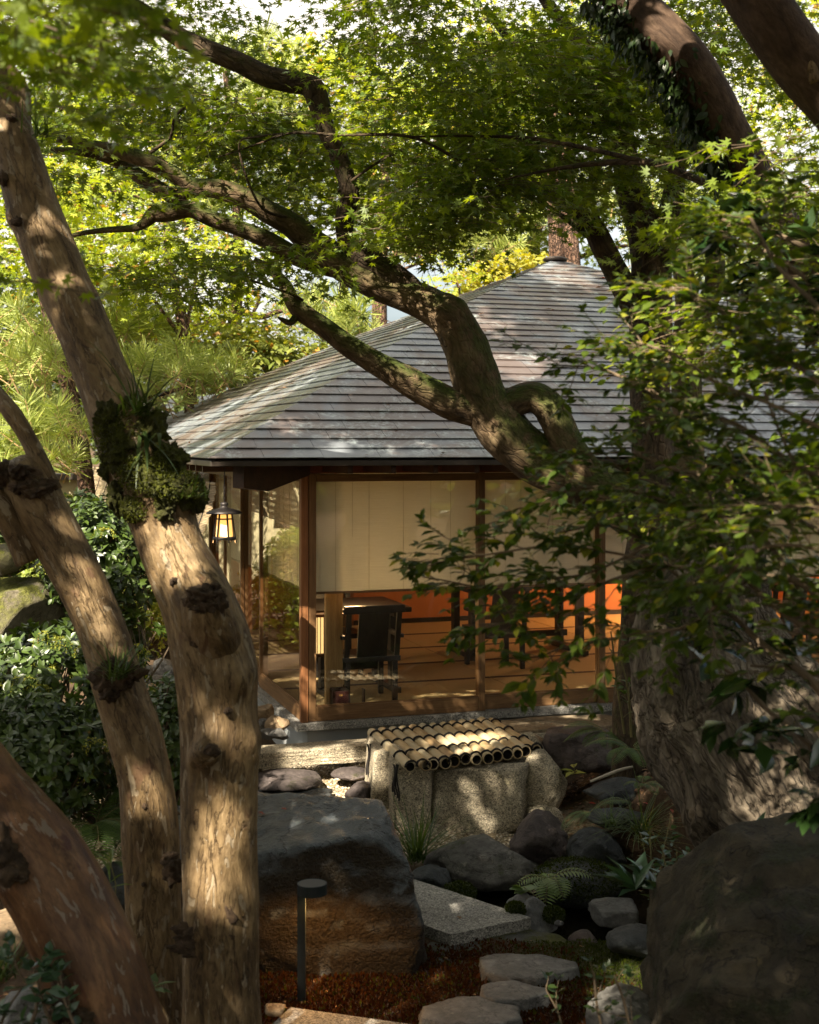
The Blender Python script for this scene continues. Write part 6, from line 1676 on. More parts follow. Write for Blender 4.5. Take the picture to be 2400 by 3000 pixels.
S1 = [
    [(2600, 2350, 3.3, 16), (2400, 2020, 3.4, 13), (2250, 1900, 3.5, 10), (2140, 1800, 3.6, 8), (2000, 1700, 3.7, 6), (1900, 1600, 3.75, 5), (1780, 1540, 3.8, 4), (1640, 1560, 3.8, 3)],
    [(2700, 2250, 3.2, 16), (2450, 1900, 3.3, 12), (2300, 1800, 3.4, 10), (2190, 1700, 3.5, 8), (2120, 1600, 3.6, 6), (2080, 1450, 3.7, 5), (2020, 1300, 3.8, 4), (1950, 1180, 3.8, 3)],
    [(2700, 2050, 3.2, 14), (2450, 1800, 3.3, 12), (2330, 1700, 3.35, 11), (2200, 1690, 3.4, 9), (2090, 1680, 3.5, 8), (1960, 1660, 3.6, 6), (1820, 1690, 3.7, 5), (1650, 1760, 3.8, 4), (1500, 1820, 3.85, 3), (1400, 1830, 3.9, 2)],
    [(2700, 1600, 3.2, 14), (2450, 1430, 3.3, 12), (2280, 1330, 3.4, 10), (2150, 1240, 3.5, 8), (2000, 1200, 3.6, 6), (1880, 1130, 3.7, 5), (1750, 1080, 3.8, 4), (1640, 1070, 3.85, 2)],
    [(2700, 1350, 3.0, 14), (2500, 1200, 3.1, 11), (2350, 1080, 3.2, 9), (2200, 1000, 3.3, 7), (2100, 900, 3.4, 5), (1980, 850, 3.5, 4), (1880, 830, 3.6, 3)],
    [(2700, 1150, 3.0, 12), (2500, 1000, 3.1, 10), (2380, 880, 3.2, 8), (2280, 780, 3.3, 6), (2200, 640, 3.4, 5)],
    [(2330, 1700, 3.35, 8), (2200, 1540, 3.5, 7), (2050, 1500, 3.6, 6), (1850, 1440, 3.7, 5), (1700, 1430, 3.8, 4), (1560, 1480, 3.85, 3), (1450, 1560, 3.9, 2)],
    [(1960, 1660, 3.6, 5), (1800, 1620, 3.7, 4), (1620, 1600, 3.8, 4), (1460, 1620, 3.85, 3), (1330, 1640, 3.9, 2), (1260, 1650, 3.9, 2)],
    [(1900, 1600, 3.7, 4), (1720, 1680, 3.8, 4), (1560, 1700, 3.85, 3), (1420, 1720, 3.9, 3), (1300, 1700, 3.95, 2), (1240, 1690, 3.95, 2)],
    [(2190, 1700, 3.5, 6), (2020, 1830, 3.5, 5), (1900, 1850, 3.6, 4), (1760, 1880, 3.7, 3), (1640, 1900, 3.8, 3), (1560, 1940, 3.8, 2)],
    [(2280, 1330, 3.4, 6), (2150, 1400, 3.45, 5), (2000, 1380, 3.6, 5), (1850, 1330, 3.7, 4), (1730, 1330, 3.8, 3)],
    [(2500, 1500, 3.0, 7), (2300, 1480, 3.1, 6), (2150, 1480, 3.3, 5), (2000, 1560, 3.4, 4)],
    [(2500, 1650, 3.0, 7), (2350, 1600, 3.1, 6), (2200, 1620, 3.2, 5), (2080, 1760, 3.3, 4)],
    [(2400, 1250, 3.1, 7), (2250, 1180, 3.2, 6), (2100, 1120, 3.4, 5), (1980, 1040, 3.5, 4), (1860, 1000, 3.6, 3)],
    [(2600, 1750, 3.1, 8), (2480, 1620, 3.1, 7), (2380, 1450, 3.15, 6), (2300, 1300, 3.2, 5), (2240, 1150, 3.3, 4)],
]
leafy, _ = sprig_shrub('leafy_shrub', 'loose leafy green shrub reaching in from the right edge in front of the glass doors', 'shrub', S1, rg, M['shrub_leaf'], loc=tuple(np.append(P(2700, 2300, 3.4)[:2], gz1(1.3, 3.4))), leaf=0.038, side_step=0.040, per_len=0.017)
crown_pads('foliage', [(2150, 980, 4.4, 230, 150, 0.4, 80), (2330, 1180, 4.2, 200, 200, 0.4, 90), (2080, 1230, 4.5, 170, 90, 0.3, 36), (1950, 1060, 4.7, 130, 70, 0.3, 20), (2300, 830, 4.6, 180, 120, 0.4, 50), (2250, 1420, 4.1, 240, 130, 0.3, 60), (2000, 1480, 4.3, 200, 80, 0.3, 30)], np.random.default_rng(77), M['near_yellow_leaf'], leafy, tmpl=OVATE, leaf=0.042, per=12, length=(0.2, 0.4), gap=-0.2, fr=2.0, seed=5, twig=M['twig'])
S2 = [
    [(2600, 900, 3.9, 9), (2420, 760, 4.0, 8), (2260, 680, 4.1, 7), (2100, 640, 4.2, 5)],
    [(2600, 1000, 3.9, 9), (2420, 860, 4.0, 8), (2250, 740, 4.1, 6), (2140, 720, 4.2, 5), (2000, 760, 4.2, 4)],
    [(2500, 1650, 3.6, 10), (2400, 1560, 3.6, 8), (2300, 1500, 3.7, 6), (2200, 1440, 3.8, 4)],
    [(2600, 2400, 3.5, 12), (2420, 2230, 3.6, 10), (2330, 2140, 3.7, 9), (2250, 2080, 3.8, 7), (2140, 1970, 3.9, 5), (2040, 1930, 3.9, 4)],
    [(2600, 2100, 3.5, 10), (2450, 2000, 3.6, 8), (2320, 1960, 3.7, 6), (2200, 1950, 3.8, 4)],
]
sprig_shrub('camellia', 'camellia with big glossy dark leaves among the right-hand shrub', 'shrub', S2, np.random.default_rng(8), M['camellia_leaf'], loc=tuple(np.append(P(2700, 2400, 3.7)[:2], gz1(1.4, 3.7))), leaf=0.085, side_step=0.10, per_len=0.035, side_len=(0.12, 0.3), tip_extra=3, zsd=0.5)
limb('branch', [(2700, 900, 4.3, 14), (2350, 740, 5.0, 13), (2130, 570, 6.0, 12), (1980, 500, 6.3, 11), (1900, 475, 6.5, 10), (1750, 478, 6.8, 9), (1600, 500, 7.0, 5), (1480, 525, 7.1, 3)], M['dark_bark'], rgtT, step=0.04, sides=10, seed=4)
limb('branch', [(1910, 478, 6.5, 8), (1700, 430, 6.8, 7), (1550, 405, 7.0, 6), (1380, 398, 7.2, 4), (1200, 400, 7.2, 3)], M['dark_bark'], rgtT, step=0.04, sides=10, seed=5)

#%%ROCKS
M['mossbank'] = mat_rock('mossy_bank_rock', [(0.05, 0.05, 0.045), (0.095, 0.092, 0.085), (0.15, 0.145, 0.13)], s1=4, s2=34, moss=(0.06, 0.065, 0.012), moss_amt=0.52, bdist=0.02)
def rk(label, px, py, Y_, rx, rz_, ry, mat, seed, name='rock', cat='rock', group=None, **kw):
    c = P(px, py, Y_)
    return rock(name, c, (rx * Y_ / FPX, ry, rz_ * Y_ / FPX), M[mat], label, group, cat=cat, seed=seed, **kw)
# big dark boulder in the middle; planes in its own unit frame
def planes_at(C, items):
    return [(unit(np.asarray(n, float)), float(np.dot(unit(np.asarray(n, float)), np.asarray(p) - C))) for n, p in items]
CB = np.array((-0.55, 6.85, 0.25))
big_planes = planes_at(CB, [((0.08, -1, 0.08), (-0.3, 6.30, 0.3)), ((-0.16, -0.16, 0.97), P(1060, 2440, 6.36)), ((-0.1, -0.75, 0.62), P(900, 2470, 6.33)), ((0.62, -0.35, 0.7), P(1130, 2440, 6.4)), ((1, 0.22, 0.24), P(1205, 2600, 6.45)), ((1, -0.35, -0.03), P(1238, 2760, 6.38)), ((0.25, 0.6, 0.8), P(1000, 2345, 6.85)),
    ((-1, -0.1, 0.2), (-1.35, 6.8, 0.2)), ((0, 1, 0.3), (-0.5, 7.2, 0.3)), ((0, 0, -1), (0, 0, -0.25)), ((-0.5, -0.8, 0.4), P(700, 2600, 6.2)), ((-0.3, -1, -0.35), P(860, 2850, 6.28))])
V, F = rock_mesh(CB, (1, 1, 1), seed=3, sub=6, planes=big_planes, R0=2.2, rough=0.032, lump=0.04, rf=9, strata=0.035)
obj('boulder', V, F, mat_rock('blue_black_boulder', [(0.045, 0.052, 0.056), (0.09, 0.105, 0.115), (0.16, 0.185, 0.20)], s1=3.0, s2=26, rough=0.42, bump=1.0, crackle=0.8, moss=(0.030, 0.021, 0.010), moss_amt=0.66, bdist=0.03, up=(0.5, 0.1)), smooth=True,  # blue stone; skylit top painted by facing, moss argument only darkens the sides
    label='huge dark slab-topped boulder behind the black garden lamp', cat='boulder')
CR = np.array((1.45, 4.75, 0.35))
rgp = planes_at(CR, [((-1, 0.15, 0.10), P(1940, 2780, 4.6)), ((-0.75, -0.1, 0.6), P(2015, 2780, 4.6)), ((-0.45, -0.35, 0.85), P(2130, 2665, 4.6)), ((-0.1, -0.3, 1), P(2330, 2580, 4.6)), ((-0.8, -1, 0.15), P(2010, 2800, 4.42)), ((-0.3, -1, 0.3), P(2080, 2700, 4.3)), ((0.15, -1, 0.25), P(2250, 2800, 4.15)), ((0.05, -1, 0.7), P(2250, 2730, 4.35)),
    ((1, 0, 0.1), (2.3, 4.7, 0.4)), ((0, 1, 0.1), (1.5, 5.45, 0.4)), ((0, 0, -1), (0, 0, -0.3)), ((-0.2, 0.7, 0.8), (1.4, 5.15, 0.95))])
V, F = rock_mesh(CR, (1, 1, 1), seed=13, sub=6, planes=rgp, R0=2.2, rough=0.045, lump=0.06, rf=9, strata=0.04)
obj('boulder', V, F, M['olive_rock'], smooth=True, label='massive dark brown boulder filling the bottom right corner', cat='boulder')
rk('rough grey rock low beside the big brown corner boulder', 1835, 3010, 4.9, 105, 120, 0.18, 'grey_rock', 17, sub=5)
rk('brown-tinted round rock lying at the pond edge', 1717, 2765, 6.75, 48, 32, 0.09, 'purple_rock', 19, sub=4)
rk('flat grey rock standing in the pond water', 1805, 2672, 7.2, 66, 26, 0.11, 'step_rock', 20, sub=4, planes=[((0, 0, 1), 0.6), ((0, -1, 0), 0.8), ((1, 0, 0), 0.9), ((-1, -0.3, 0), 0.85)])
rk('rounded grey rock in the pond beside the slab bridge', 1558, 2682, 7.15, 76, 52, 0.16, 'step_rock', 21, sub=5, nplanes=6)
rk('broad pale grey rock under the grass tuft at the pond back', 1420, 2530, 8.0, 150, 66, 0.25, 'grey_rock', 22, sub=5, nplanes=6)
rk('dark purple-brown boulder leaning on the well stones', 1575, 2465, 8.15, 92, 74, 0.26, 'purple_rock', 23, sub=5)
rk('dark grey blocky boulder at the pond back, right of the purple one', 1750, 2500, 8.1, 82, 66, 0.24, 'dark_rock', 24, sub=5)
rk('dark rounded boulder behind the well stones, right of the bamboo lid', 1700, 2185, 9.3, 105, 66, 0.3, 'purple_rock', 25, sub=5)
rk('flat dark stone half buried on the fern bank', 1810, 2320, 8.5, 105, 36, 0.2, 'dark_rock', 26, sub=4)
rk('second dark stone on the fern bank, lower than the flat one', 1800, 2395, 8.2, 80, 30, 0.15, 'dark_rock', 27, sub=4)
rk('small dark rock between the slab bridge and the pale rock', 1255, 2580, 7.7, 60, 46, 0.14, 'dark_rock', 28, sub=4)
rk('mossy rock mound in the pond under the pale fern', 1690, 2590, 7.65, 115, 52, 0.18, 'dark_rock', 29, sub=5, nplanes=4)
rk('bank stone under the near end of the slab bridge', 1450, 2772, 6.7, 150, 24, 0.16, 'mossbank', 32, sub=5, planes=[((0, 0, 1), 0.55), ((0, -1, 0.3), 0.8)])
rk('mossy flat rock left of the bank stone, beside the big boulder', 1330, 2830, 6.45, 110, 22, 0.14, 'mossbank', 33, sub=4)
rk('dark slanting rock at the near shore of the pond on the right', 1880, 2760, 6.5, 90, 40, 0.14, 'dark_rock', 34, sub=4)
rk('small pebble-like rock in the water beside the rounded rock', 1638, 2705, 7.0, 14, 10, 0.03, 'step_rock', 35, sub=3)
# moss on the pond mound
moss_fuzz('pond_moss', [(1690, 2578, 7.6, 121, 54, 0.19), (1345, 2618, 7.35, 46, 26, 0.09), (1510, 2665, 6.98, 24, 18, 0.04), (1620, 2680, 7.1, 30, 18, 0.06)], np.random.default_rng(4), M['moss'], None, 5000, 0.016)
bpy.data.objects['pond_moss']['label'] = 'dark green moss covering the mound in the pond'
rk('small mossy mound at the back of the slab bridge', 1345, 2622, 7.4, 44, 26, 0.09, 'dark_rock', 36, sub=4)

# stone well under the lid
well = thing('stone_well', 'well kerb of rounded speckled granite boulders under the bamboo lid', 'well', tuple(np.append(G(1350, 2400, 0)[:2], 0.0)))
def wl(px, py, Y_, rx, rz_, ry, seed, rot=0, **kw):
    c = P(px, py, Y_)
    V, F = rock_mesh(c, (rx * Y_ / FPX, ry, rz_ * Y_ / FPX), seed=seed, rot=rot, rough=0.03, lump=0.07, **kw)
    obj('kerb_stone', V, F, M['granite'], well, smooth=True)
flat = [((0, 0, 1), 0.82), ((0, -1, 0.12), 0.80), ((1, -0.15, 0), 0.88), ((-1, -0.1, 0), 0.88), ((0, 0, -1), 0.9)]
wl(1205, 2325, 8.62, 68, 120, 0.13, 1, planes=flat)
wl(1135, 2300, 9.05, 68, 140, 0.28, 2, planes=[((0, 0, 1), 0.86), ((-1, -0.2, 0.15), 0.82), ((0.2, -1, 0), 0.9), ((1, 0, 0), 0.9)])
wl(1400, 2365, 8.72, 158, 150, 0.15, 3, planes=flat + [((0.35, -0.3, -0.9), 0.78)])
wl(1590, 2290, 8.85, 62, 88, 0.13, 4, nplanes=5)
wl(1590, 2420, 8.75, 60, 60, 0.13, 5, nplanes=6)
wl(1230, 2470, 8.62, 105, 70, 0.16, 6, nplanes=6)
wl(1560, 2230, 9.35, 90, 80, 0.3, 7, nplanes=5)
wl(1300, 2250, 9.7, 150, 80, 0.18, 8, planes=flat)
wl(1440, 2225, 9.8, 120, 80, 0.18, 9, planes=flat)

# long granite bench and other stones by the house
V, F = rock_mesh((0, 0, 0), (1.62, 0.19, 0.10), seed=61, sub=6, planes=[((0, 0, 1), 0.55), ((0, 0, -1), 0.55), ((0, -1, 0), 0.62), ((0, 1, 0), 0.62), ((1, 0, 0), 0.9), ((-1, 0, 0), 0.9)], rough=0.04, lump=0.04, rf=9)
bn = thing('stone_bench', 'long rough granite beam laid on low blocks in front of the house corner', 'bench', tuple(P(1000, 2250, 9.55)))
ang = math.atan2(U[1], U[0])
R_ = np.array([[math.cos(ang), -math.sin(ang), 0], [math.sin(ang), math.cos(ang), 0], [0, 0, 1]])
cb = np.array((-0.22, 9.66, 0.285))
obj('slab', V @ R_.T + cb, F, M['granite'], bn, smooth=True)
for s in (-0.98, 0.9):
    V, F = rock_mesh(cb + U3 * s + np.array((0, 0, -0.2)), (0.13, 0.13, 0.17), seed=62, sub=4, planes=flat, rough=0.03, lump=0.05)
    obj('support_block', V, F, M['granite'], bn, smooth=True)
V, F = rock_mesh((0, 0, 0), (0.55, 0.22, 0.15), seed=64, sub=6, planes=[((0, 0, 1), 0.6), ((0, -1, 0), 0.65), ((1, 0, 0), 0.9), ((-1, 0, 0), 0.85)], rough=0.05, lump=0.06, rf=8)
obj('step_stone', V @ R_.T + np.array((1.12, 10.15, 0.27)), F, mat_rock('tan_step_stone', [(0.15, 0.11, 0.065), (0.27, 0.21, 0.135), (0.38, 0.31, 0.21)], s1=4, s2=40, bump=0.9, bdist=0.02), smooth=True, label='rough tan step stone below the glass doors, right of the bamboo lid', cat='rock')
rk('upright greenish stone block under the bench in the shade', 970, 2222, 9.95, 50, 22, 0.08, 'step_rock', 65, sub=4, planes=flat)
rk('flat rounded brown stepping stone set in the gravel', 835, 2285, 9.2, 98, 19, 0.24, 'purple_rock', 66, sub=5, nplanes=3, name='stepping_stone', cat='stepping stone')
rk('smaller rounded stepping stone in the gravel beside the well', 1030, 2266, 9.4, 54, 11, 0.14, 'purple_rock', 67, sub=4, nplanes=3, name='stepping_stone', cat='stepping stone')
rk('triangular stone leaning against the well at the gravel edge', 1062, 2325, 8.9, 44, 34, 0.12, 'purple_rock', 68, sub=4)
rk('long flat dark stone lying behind the huge boulder', 860, 2342, 8.9, 118, 18, 0.16, 'dark_rock', 69, sub=5, planes=[((0, 0, 1), 0.7), ((0, -1, 0), 0.8), ((1, 0, 0), 0.9)])
rk('second flat dark stone beside the long one, behind the tan trunk', 650, 2340, 8.9, 90, 18, 0.16, 'dark_rock', 70, sub=4)
# rockery by the foundation
rrk = np.random.default_rng(9)
spots = [(775, 2090, 10.1, 30, 26, 'upper rough brown rock at the left foot of the granite sill'), (812, 2125, 9.85, 30, 24, 'lower rough brown rock at the left foot of the granite sill'), (770, 2130, 9.9, 24, 20, 'small grey rock under the two brown ones by the sill'), (790, 2150, 9.75, 28, 14, 'flat grey-green rock at the very foot of the sill'), (820, 2152, 9.7, 26, 14, 'pale rock wedged at the corner of the sill'),
         (455, 2070, 9.8, 60, 40, 'large pale sunlit rock between the two tan stems'), (430, 2030, 10.2, 40, 24, 'warm brown rock above the pale sunlit one'), (480, 2010, 10.5, 60, 30, 'grey rock at the top of the rockery between the stems'), (500, 1960, 11, 50, 30, 'upper light rock of the rockery'), (440, 1975, 11.2, 40, 26, 'small light rock beside the azalea'), (500, 2110, 9.5, 50, 34, 'dark jagged rock low in the rockery between the stems'), (420, 2120, 9.4, 44, 26, 'shaded rock below the large pale one'),
         (460, 2170, 9.0, 50, 30, 'lowest rock between the two tan stems'), (700, 2060, 10.6, 40, 24, 'grey rock against the left glass wall'), (480, 2240, 8.5, 50, 30, 'flat bluish rock behind the tan trunk')]
for k, (px, py, Y_, rx, rz_, lab) in enumerate(spots):
    rk(lab, px, py, Y_, rx * 1.1, rz_ * 1.15, rx * Y_ / FPX * 0.9, 'warm_rock' if k in (0, 1, 5, 6) else 'grey_rock', 80 + k, sub=4, nplanes=11, cut=(0.6, 0.9), lump=0.08, rough=0.05, group='rocks of the rockery along the left side of the house')
# mossy boulder with a stone on it, left edge
rk('large mossy rounded boulder at the left edge', 20, 1840, 8.3, 160, 165, 0.42, 'mossy_rock', 40, sub=6, nplanes=4, rough=0.03, lump=0.06, name='boulder', cat='boulder')
rk('small mossy stone resting on top of the mossy boulder', 10, 1640, 8.25, 56, 44, 0.14, 'mossy_rock', 41, sub=5, nplanes=6, rough=0.04)
# left front corner
rk('pale sunlit boulder behind the red-brown trunk, bottom left', 40, 2740, 5.6, 120, 56, 0.25, 'warm_rock', 43, sub=5, nplanes=5)
rk('sandy stone at the left edge beside the pale boulder', -30, 2800, 5.2, 110, 70, 0.2, 'warm_rock', 44, sub=5, nplanes=5)
rk('blue-grey flat rock in the bottom left corner', 90, 2990, 4.75, 120, 80, 0.16, 'step_rock', 45, sub=5)
rk('dark rock between the red trunk and the tan stem', 350, 2600, 6.3, 60, 75, 0.2, 'dark_rock', 46, sub=5)
rk('little brown stone at the foot of the tan trunk by the lamp', 805, 2955, 5.75, 34, 16, 0.05, 'warm_rock', 47, sub=3)

# bridge slab: one granite plank
zb_ = 0.06
A_ = G(1556, 2688, zb_); B_ = G(1320, 2738, zb_); 
ldir = unit(np.array((-0.60, 0.62, 0)))
Cc = A_ + ldir * 1.75; Dd = B_ + ldir * 1.75
nxs, nys = 14, 40
gu, gvv = np.meshgrid(np.linspace(0, 1, nxs), np.linspace(0, 1, nys))
top = B_ + (A_ - B_) * gu.ravel()[:, None] + ldir * 1.75 * gvv.ravel()[:, None]
top[:, 2] += 0.003 * fbm(top * 9, 2, 3)
edge = (np.minimum(np.minimum(gu, 1 - gu) * 3, np.minimum(gvv, 1 - gvv) * 12).ravel() < 0.01)
top[edge, :2] += 0.006 * np.stack([fbm(top[edge] * 25, 4, 2), fbm(top[edge] * 25, 6, 2)], -1)
bot = top - (0, 0, 0.085) + np.where(edge, 0.0, 0)[:, None]
i = (np.arange(nys - 1)[:, None] * nxs + np.arange(nxs - 1)[None, :]).ravel()
q = np.stack([i, i + 1, i + nxs + 1, i + nxs], -1)
N_ = nxs * nys
fl = q.tolist() + (q[:, ::-1] + N_).tolist()
ring = list(range(nxs)) + [k * nxs + nxs - 1 for k in range(1, nys)] + list(range(N_ - 2, N_ - nxs - 1, -1)) + [k * nxs for k in range(nys - 2, 0, -1)]
for a, b in zip(ring, ring[1:] + ring[:1]): fl.append([a, a + N_, b + N_, b])
obj('slab_bridge', np.vstack([top, bot]), fl, M['granite_cut'], label='flat speckled granite slab bridging the dark stream', cat='bridge')

# stepping stones in the red moss
def stepping(label, px, py, rx, rz_px, seed, z=0.05):
    c = G(px, py, z)
    ry = abs(G(px, py - rz_px, z)[1] - G(px, py + rz_px, z)[1]) / 2
    pl = [((0, 0, 1), 0.42)] + [((math.cos(a), math.sin(a), 0.12), 0.85 + 0.08 * math.sin(a * 3 + seed)) for a in np.linspace(0, 2 * math.pi, 9)[:-1]]
    V, F = rock_mesh((c[0], c[1], z - 0.045), (rx * c[1] / FPX * 1.08, ry * 1.12, 0.11), seed=seed, sub=5, planes=pl, rough=0.025, lump=0.06, rf=6)
    obj('stepping_stone', V, F, M['step_rock'], smooth=True, label=label, cat='stepping stone', group='stepping stones in the red moss')
stepping('longest flat stepping stone, nearest the slab bridge', 1540, 2828, 160, 40, 1)
stepping('small rounded stepping stone, middle one of three', 1500, 2902, 108, 30, 2, 0.06)
stepping('wide stepping stone at the bottom edge, nearest the camera', 1378, 2962, 165, 46, 3, 0.05)
V, F = box8(G(850, 2948, 0.03), G(1290, 3010, 0.03) - G(850, 2948, 0.03), np.array((-0.18, -0.5, 0)), np.array((0, 0, -0.10)))
bevel(obj('paving_slab', V, F, M['granite_cut'], label='straight granite paving edge at the bottom, below the red moss', cat='paving'), 0.01)

# garden lamp
lb = G(885, 2922, 0.0); lb[1] -= 0.02
Yl = lb[1]
zt = P(0, 2590, Yl)[2]
gl_ = thing('garden_lamp', 'black bollard lamp with an offset flat disc head on a slim square pole', 'lamp', (lb[0], Yl, gz1(lb[0], Yl)))
V, F = box8((lb[0] - 0.018, Yl - 0.018, gz1(lb[0], Yl) - 0.03), (0.036, 0, 0), (0, 0.036, 0), (0, 0, zt - 0.058 - gz1(lb[0], Yl) + 0.03 + 0.02))
bevel(obj('pole', V, F, M['lamp_metal'], gl_), 0.002)
hc = (lb[0] - 0.020 + 0.066, Yl)
V, F = lathe([(0.060, zt - 0.044), (0.066, zt - 0.042), (0.066, zt + 0.004), (0.063, zt + 0.006), (0.0625, zt + 0.0035)], hc, 48)
obj('disc_head', V, F, M['lamp_metal'], gl_, smooth=False)
V, F = lathe([(0.040, zt - 0.0475), (0.040, zt - 0.0445)], (hc[0] + 0.008, hc[1]), 32)
obj('light_diffuser', V, F, M['led'], gl_)
sp_ = bpy.data.lights.new('lamp_beam', 'SPOT'); sp_.energy = 4.5; sp_.color = (1.0, 0.48, 0.13); sp_.spot_size = math.radians(165); sp_.spot_blend = 0.5; sp_.shadow_soft_size = 0.04
q = bpy.data.objects.new('lamp_beam', sp_); COL.objects.link(q); q.parent = gl_; q.location = np.array((hc[0] + 0.01, hc[1], zt - 0.056)) - world_loc(gl_)

#%%GROUND COVER
rgc = np.random.default_rng(17)
# gravel
n = 26000
x = rgc.uniform(-2.9, 1.0, n); y = rgc.uniform(7.4, 10.4, n)
z1, z2, z3 = zone_at(x, y)
k = z1 > rgc.uniform(0.2, 0.9, n)
x, y = x[k], y[k]
V0, F0 = ico(1)
V0 = V0 * (1, 0.85, 0.6)
n = len(x)
sz = rgc.uniform(0.006, 0.014, n)
aa = rgc.uniform(0, 6.28, n)
z = gz(x, y) + sz * 0.3
VV = V0[None] * sz[:, None, None] * rgc.uniform(0.7, 1.25, (n, len(V0), 1))
Vx = VV[..., 0] * np.cos(aa)[:, None] - VV[..., 1] * np.sin(aa)[:, None] + x[:, None]
Vy = VV[..., 0] * np.sin(aa)[:, None] + VV[..., 1] * np.cos(aa)[:, None] + y[:, None]
Vz = VV[..., 2] + z[:, None]
V0l = len(V0)
t = NT('pale_gravel'); g_ = t.n('ShaderNodeNewGeometry')
t.bsdf(t.ramp(g_.outputs['Random Per Island'], [(0.0, (0.16, 0.12, 0.08)), (0.5, (0.42, 0.35, 0.25)), (1.0, (0.62, 0.56, 0.45))]), 0.85)
M['gravel'] = t.m
obj('gravel', np.stack([Vx, Vy, Vz], -1).reshape(-1, 3), (F0[None] + (np.arange(n) * V0l)[:, None, None]).reshape(-1, 3), M['gravel'], label='pale gravel between the bench and the well', kind='stuff')
# moss tufts
def cover(name, label, x0, x1, y0, y1, n, which, mat, size, thr=0.3, tm=DIAM, up=1.2):
    x = rgc.uniform(x0, x1, n); y = rgc.uniform(y0, y1, n)
    w = zone_at(x, y)[which] if which is not None else np.ones(n)
    k = w > rgc.uniform(thr * 0.5, 1.0, n)
    x, y = x[k], y[k]
    p = np.stack([x, y, gz(x, y)], -1)
    d = unit(rgc.normal(0, 0.6, p.shape) + (0, 0, up))
    leaves_obj(name, tm, p, d, unit(rgc.normal(size=p.shape) + (0, -1, 0)), size * np.exp(rgc.normal(0, 0.3, len(p))) , mat, label=label, kind='stuff')
cover('red_moss', 'reddish brown haircap moss round the garden lamp and stepping stones', -1.6, 1.6, 4.5, 6.9, 150000, 1, M['red_moss'], 0.015)
cover('green_moss', 'green moss on the near shore of the pond', 0.1, 2.4, 5.4, 7.2, 60000, 2, M['moss'], 0.011)
def litter(name, label, x0, x1, y0, y1, n, size=0.035):
    x = rgc.uniform(x0, x1, n); y = rgc.uniform(y0, y1, n)
    p = np.stack([x, y, gz(x, y) + 0.008], -1)
    leaves_obj(name, OVATE, p, rnd_dirs(n, rgc, 0, 0.15), unit(rgc.normal(0, 0.35, p.shape) + (0, 0, 1)), size * np.exp(rgc.normal(0, 0.3, n)), M['litter'], label=label, kind='stuff')
litter('leaf_litter', 'dry fallen leaves on the fern bank right of the well', 0.75, 1.7, 7.6, 9.8, 1500)
litter('leaf_litter', 'dry fallen leaves on the sunlit soil, bottom left', -2.6, -0.9, 5.2, 7.4, 1600)
litter('leaf_litter', 'brown fallen leaves scattered over the moss', -1.0, 1.4, 4.8, 6.8, 260, 0.018)
def lone_leaf(px, py, lab, zz=None, target=None, size=0.05, mat='litter', tmpl=None):
    if target is not None:
        ob = bpy.data.objects[target]
        w = np.array([v.co[:] for v in ob.data.vertices]) + np.array(ob.location)
        a = 1200 + FPX * w[:, 0] / w[:, 1]; b = HORIZON - (w[:, 2] - CAMZ) * FPX / w[:, 1]
        m = (np.abs(a - px) < 14) & (np.abs(b - py) < 14)
        if not m.any(): return
        p = w[m][np.argmin(w[m][:, 1])] + (0, 0, 0.008)
    else: p = G(px, py, zz)
    r = np.random.default_rng(px)
    tp = tmpl or MAPLE5
    V, F = place(tp, np.array([p]), rnd_dirs(1, r, 0, 0.1), unit(np.array([[0.1, -0.25, 1.0]])), size)
    V = np.vstack([V, V - (0, 0, 0.0012)]); n = len(V) // 2
    F = [[x for q, x in enumerate(f) if x not in f[:q]] for f in F.tolist()]
    obj('fallen_leaf', V, F + [[x + n for x in f[::-1]] for f in F], M[mat], label=lab, cat='leaf')
M['red_leaf'] = mat_leaf('red_fallen_leaf', (0.16, 0.02, 0.012), (0.26, 0.05, 0.02), 0.2, 0.6, 0.02, tcol=(1, 0.8, 0.8))
for o_ in bpy.data.objects:
    if o_.get('label', '').startswith('huge dark slab-topped'): BOUL = o_.name
lone_leaf(765, 2372, 'curled red-brown fallen leaf on top of the huge boulder, nearest the tan trunk', target=BOUL, mat='red_leaf', size=0.03)
lone_leaf(825, 2362, 'dark red fallen leaf on top of the huge boulder, right of the curled one', target=BOUL, mat='red_leaf', size=0.024)
lone_leaf(1343, 2688, 'single dry leaf lying on the slab bridge', zz=0.068, size=0.022)

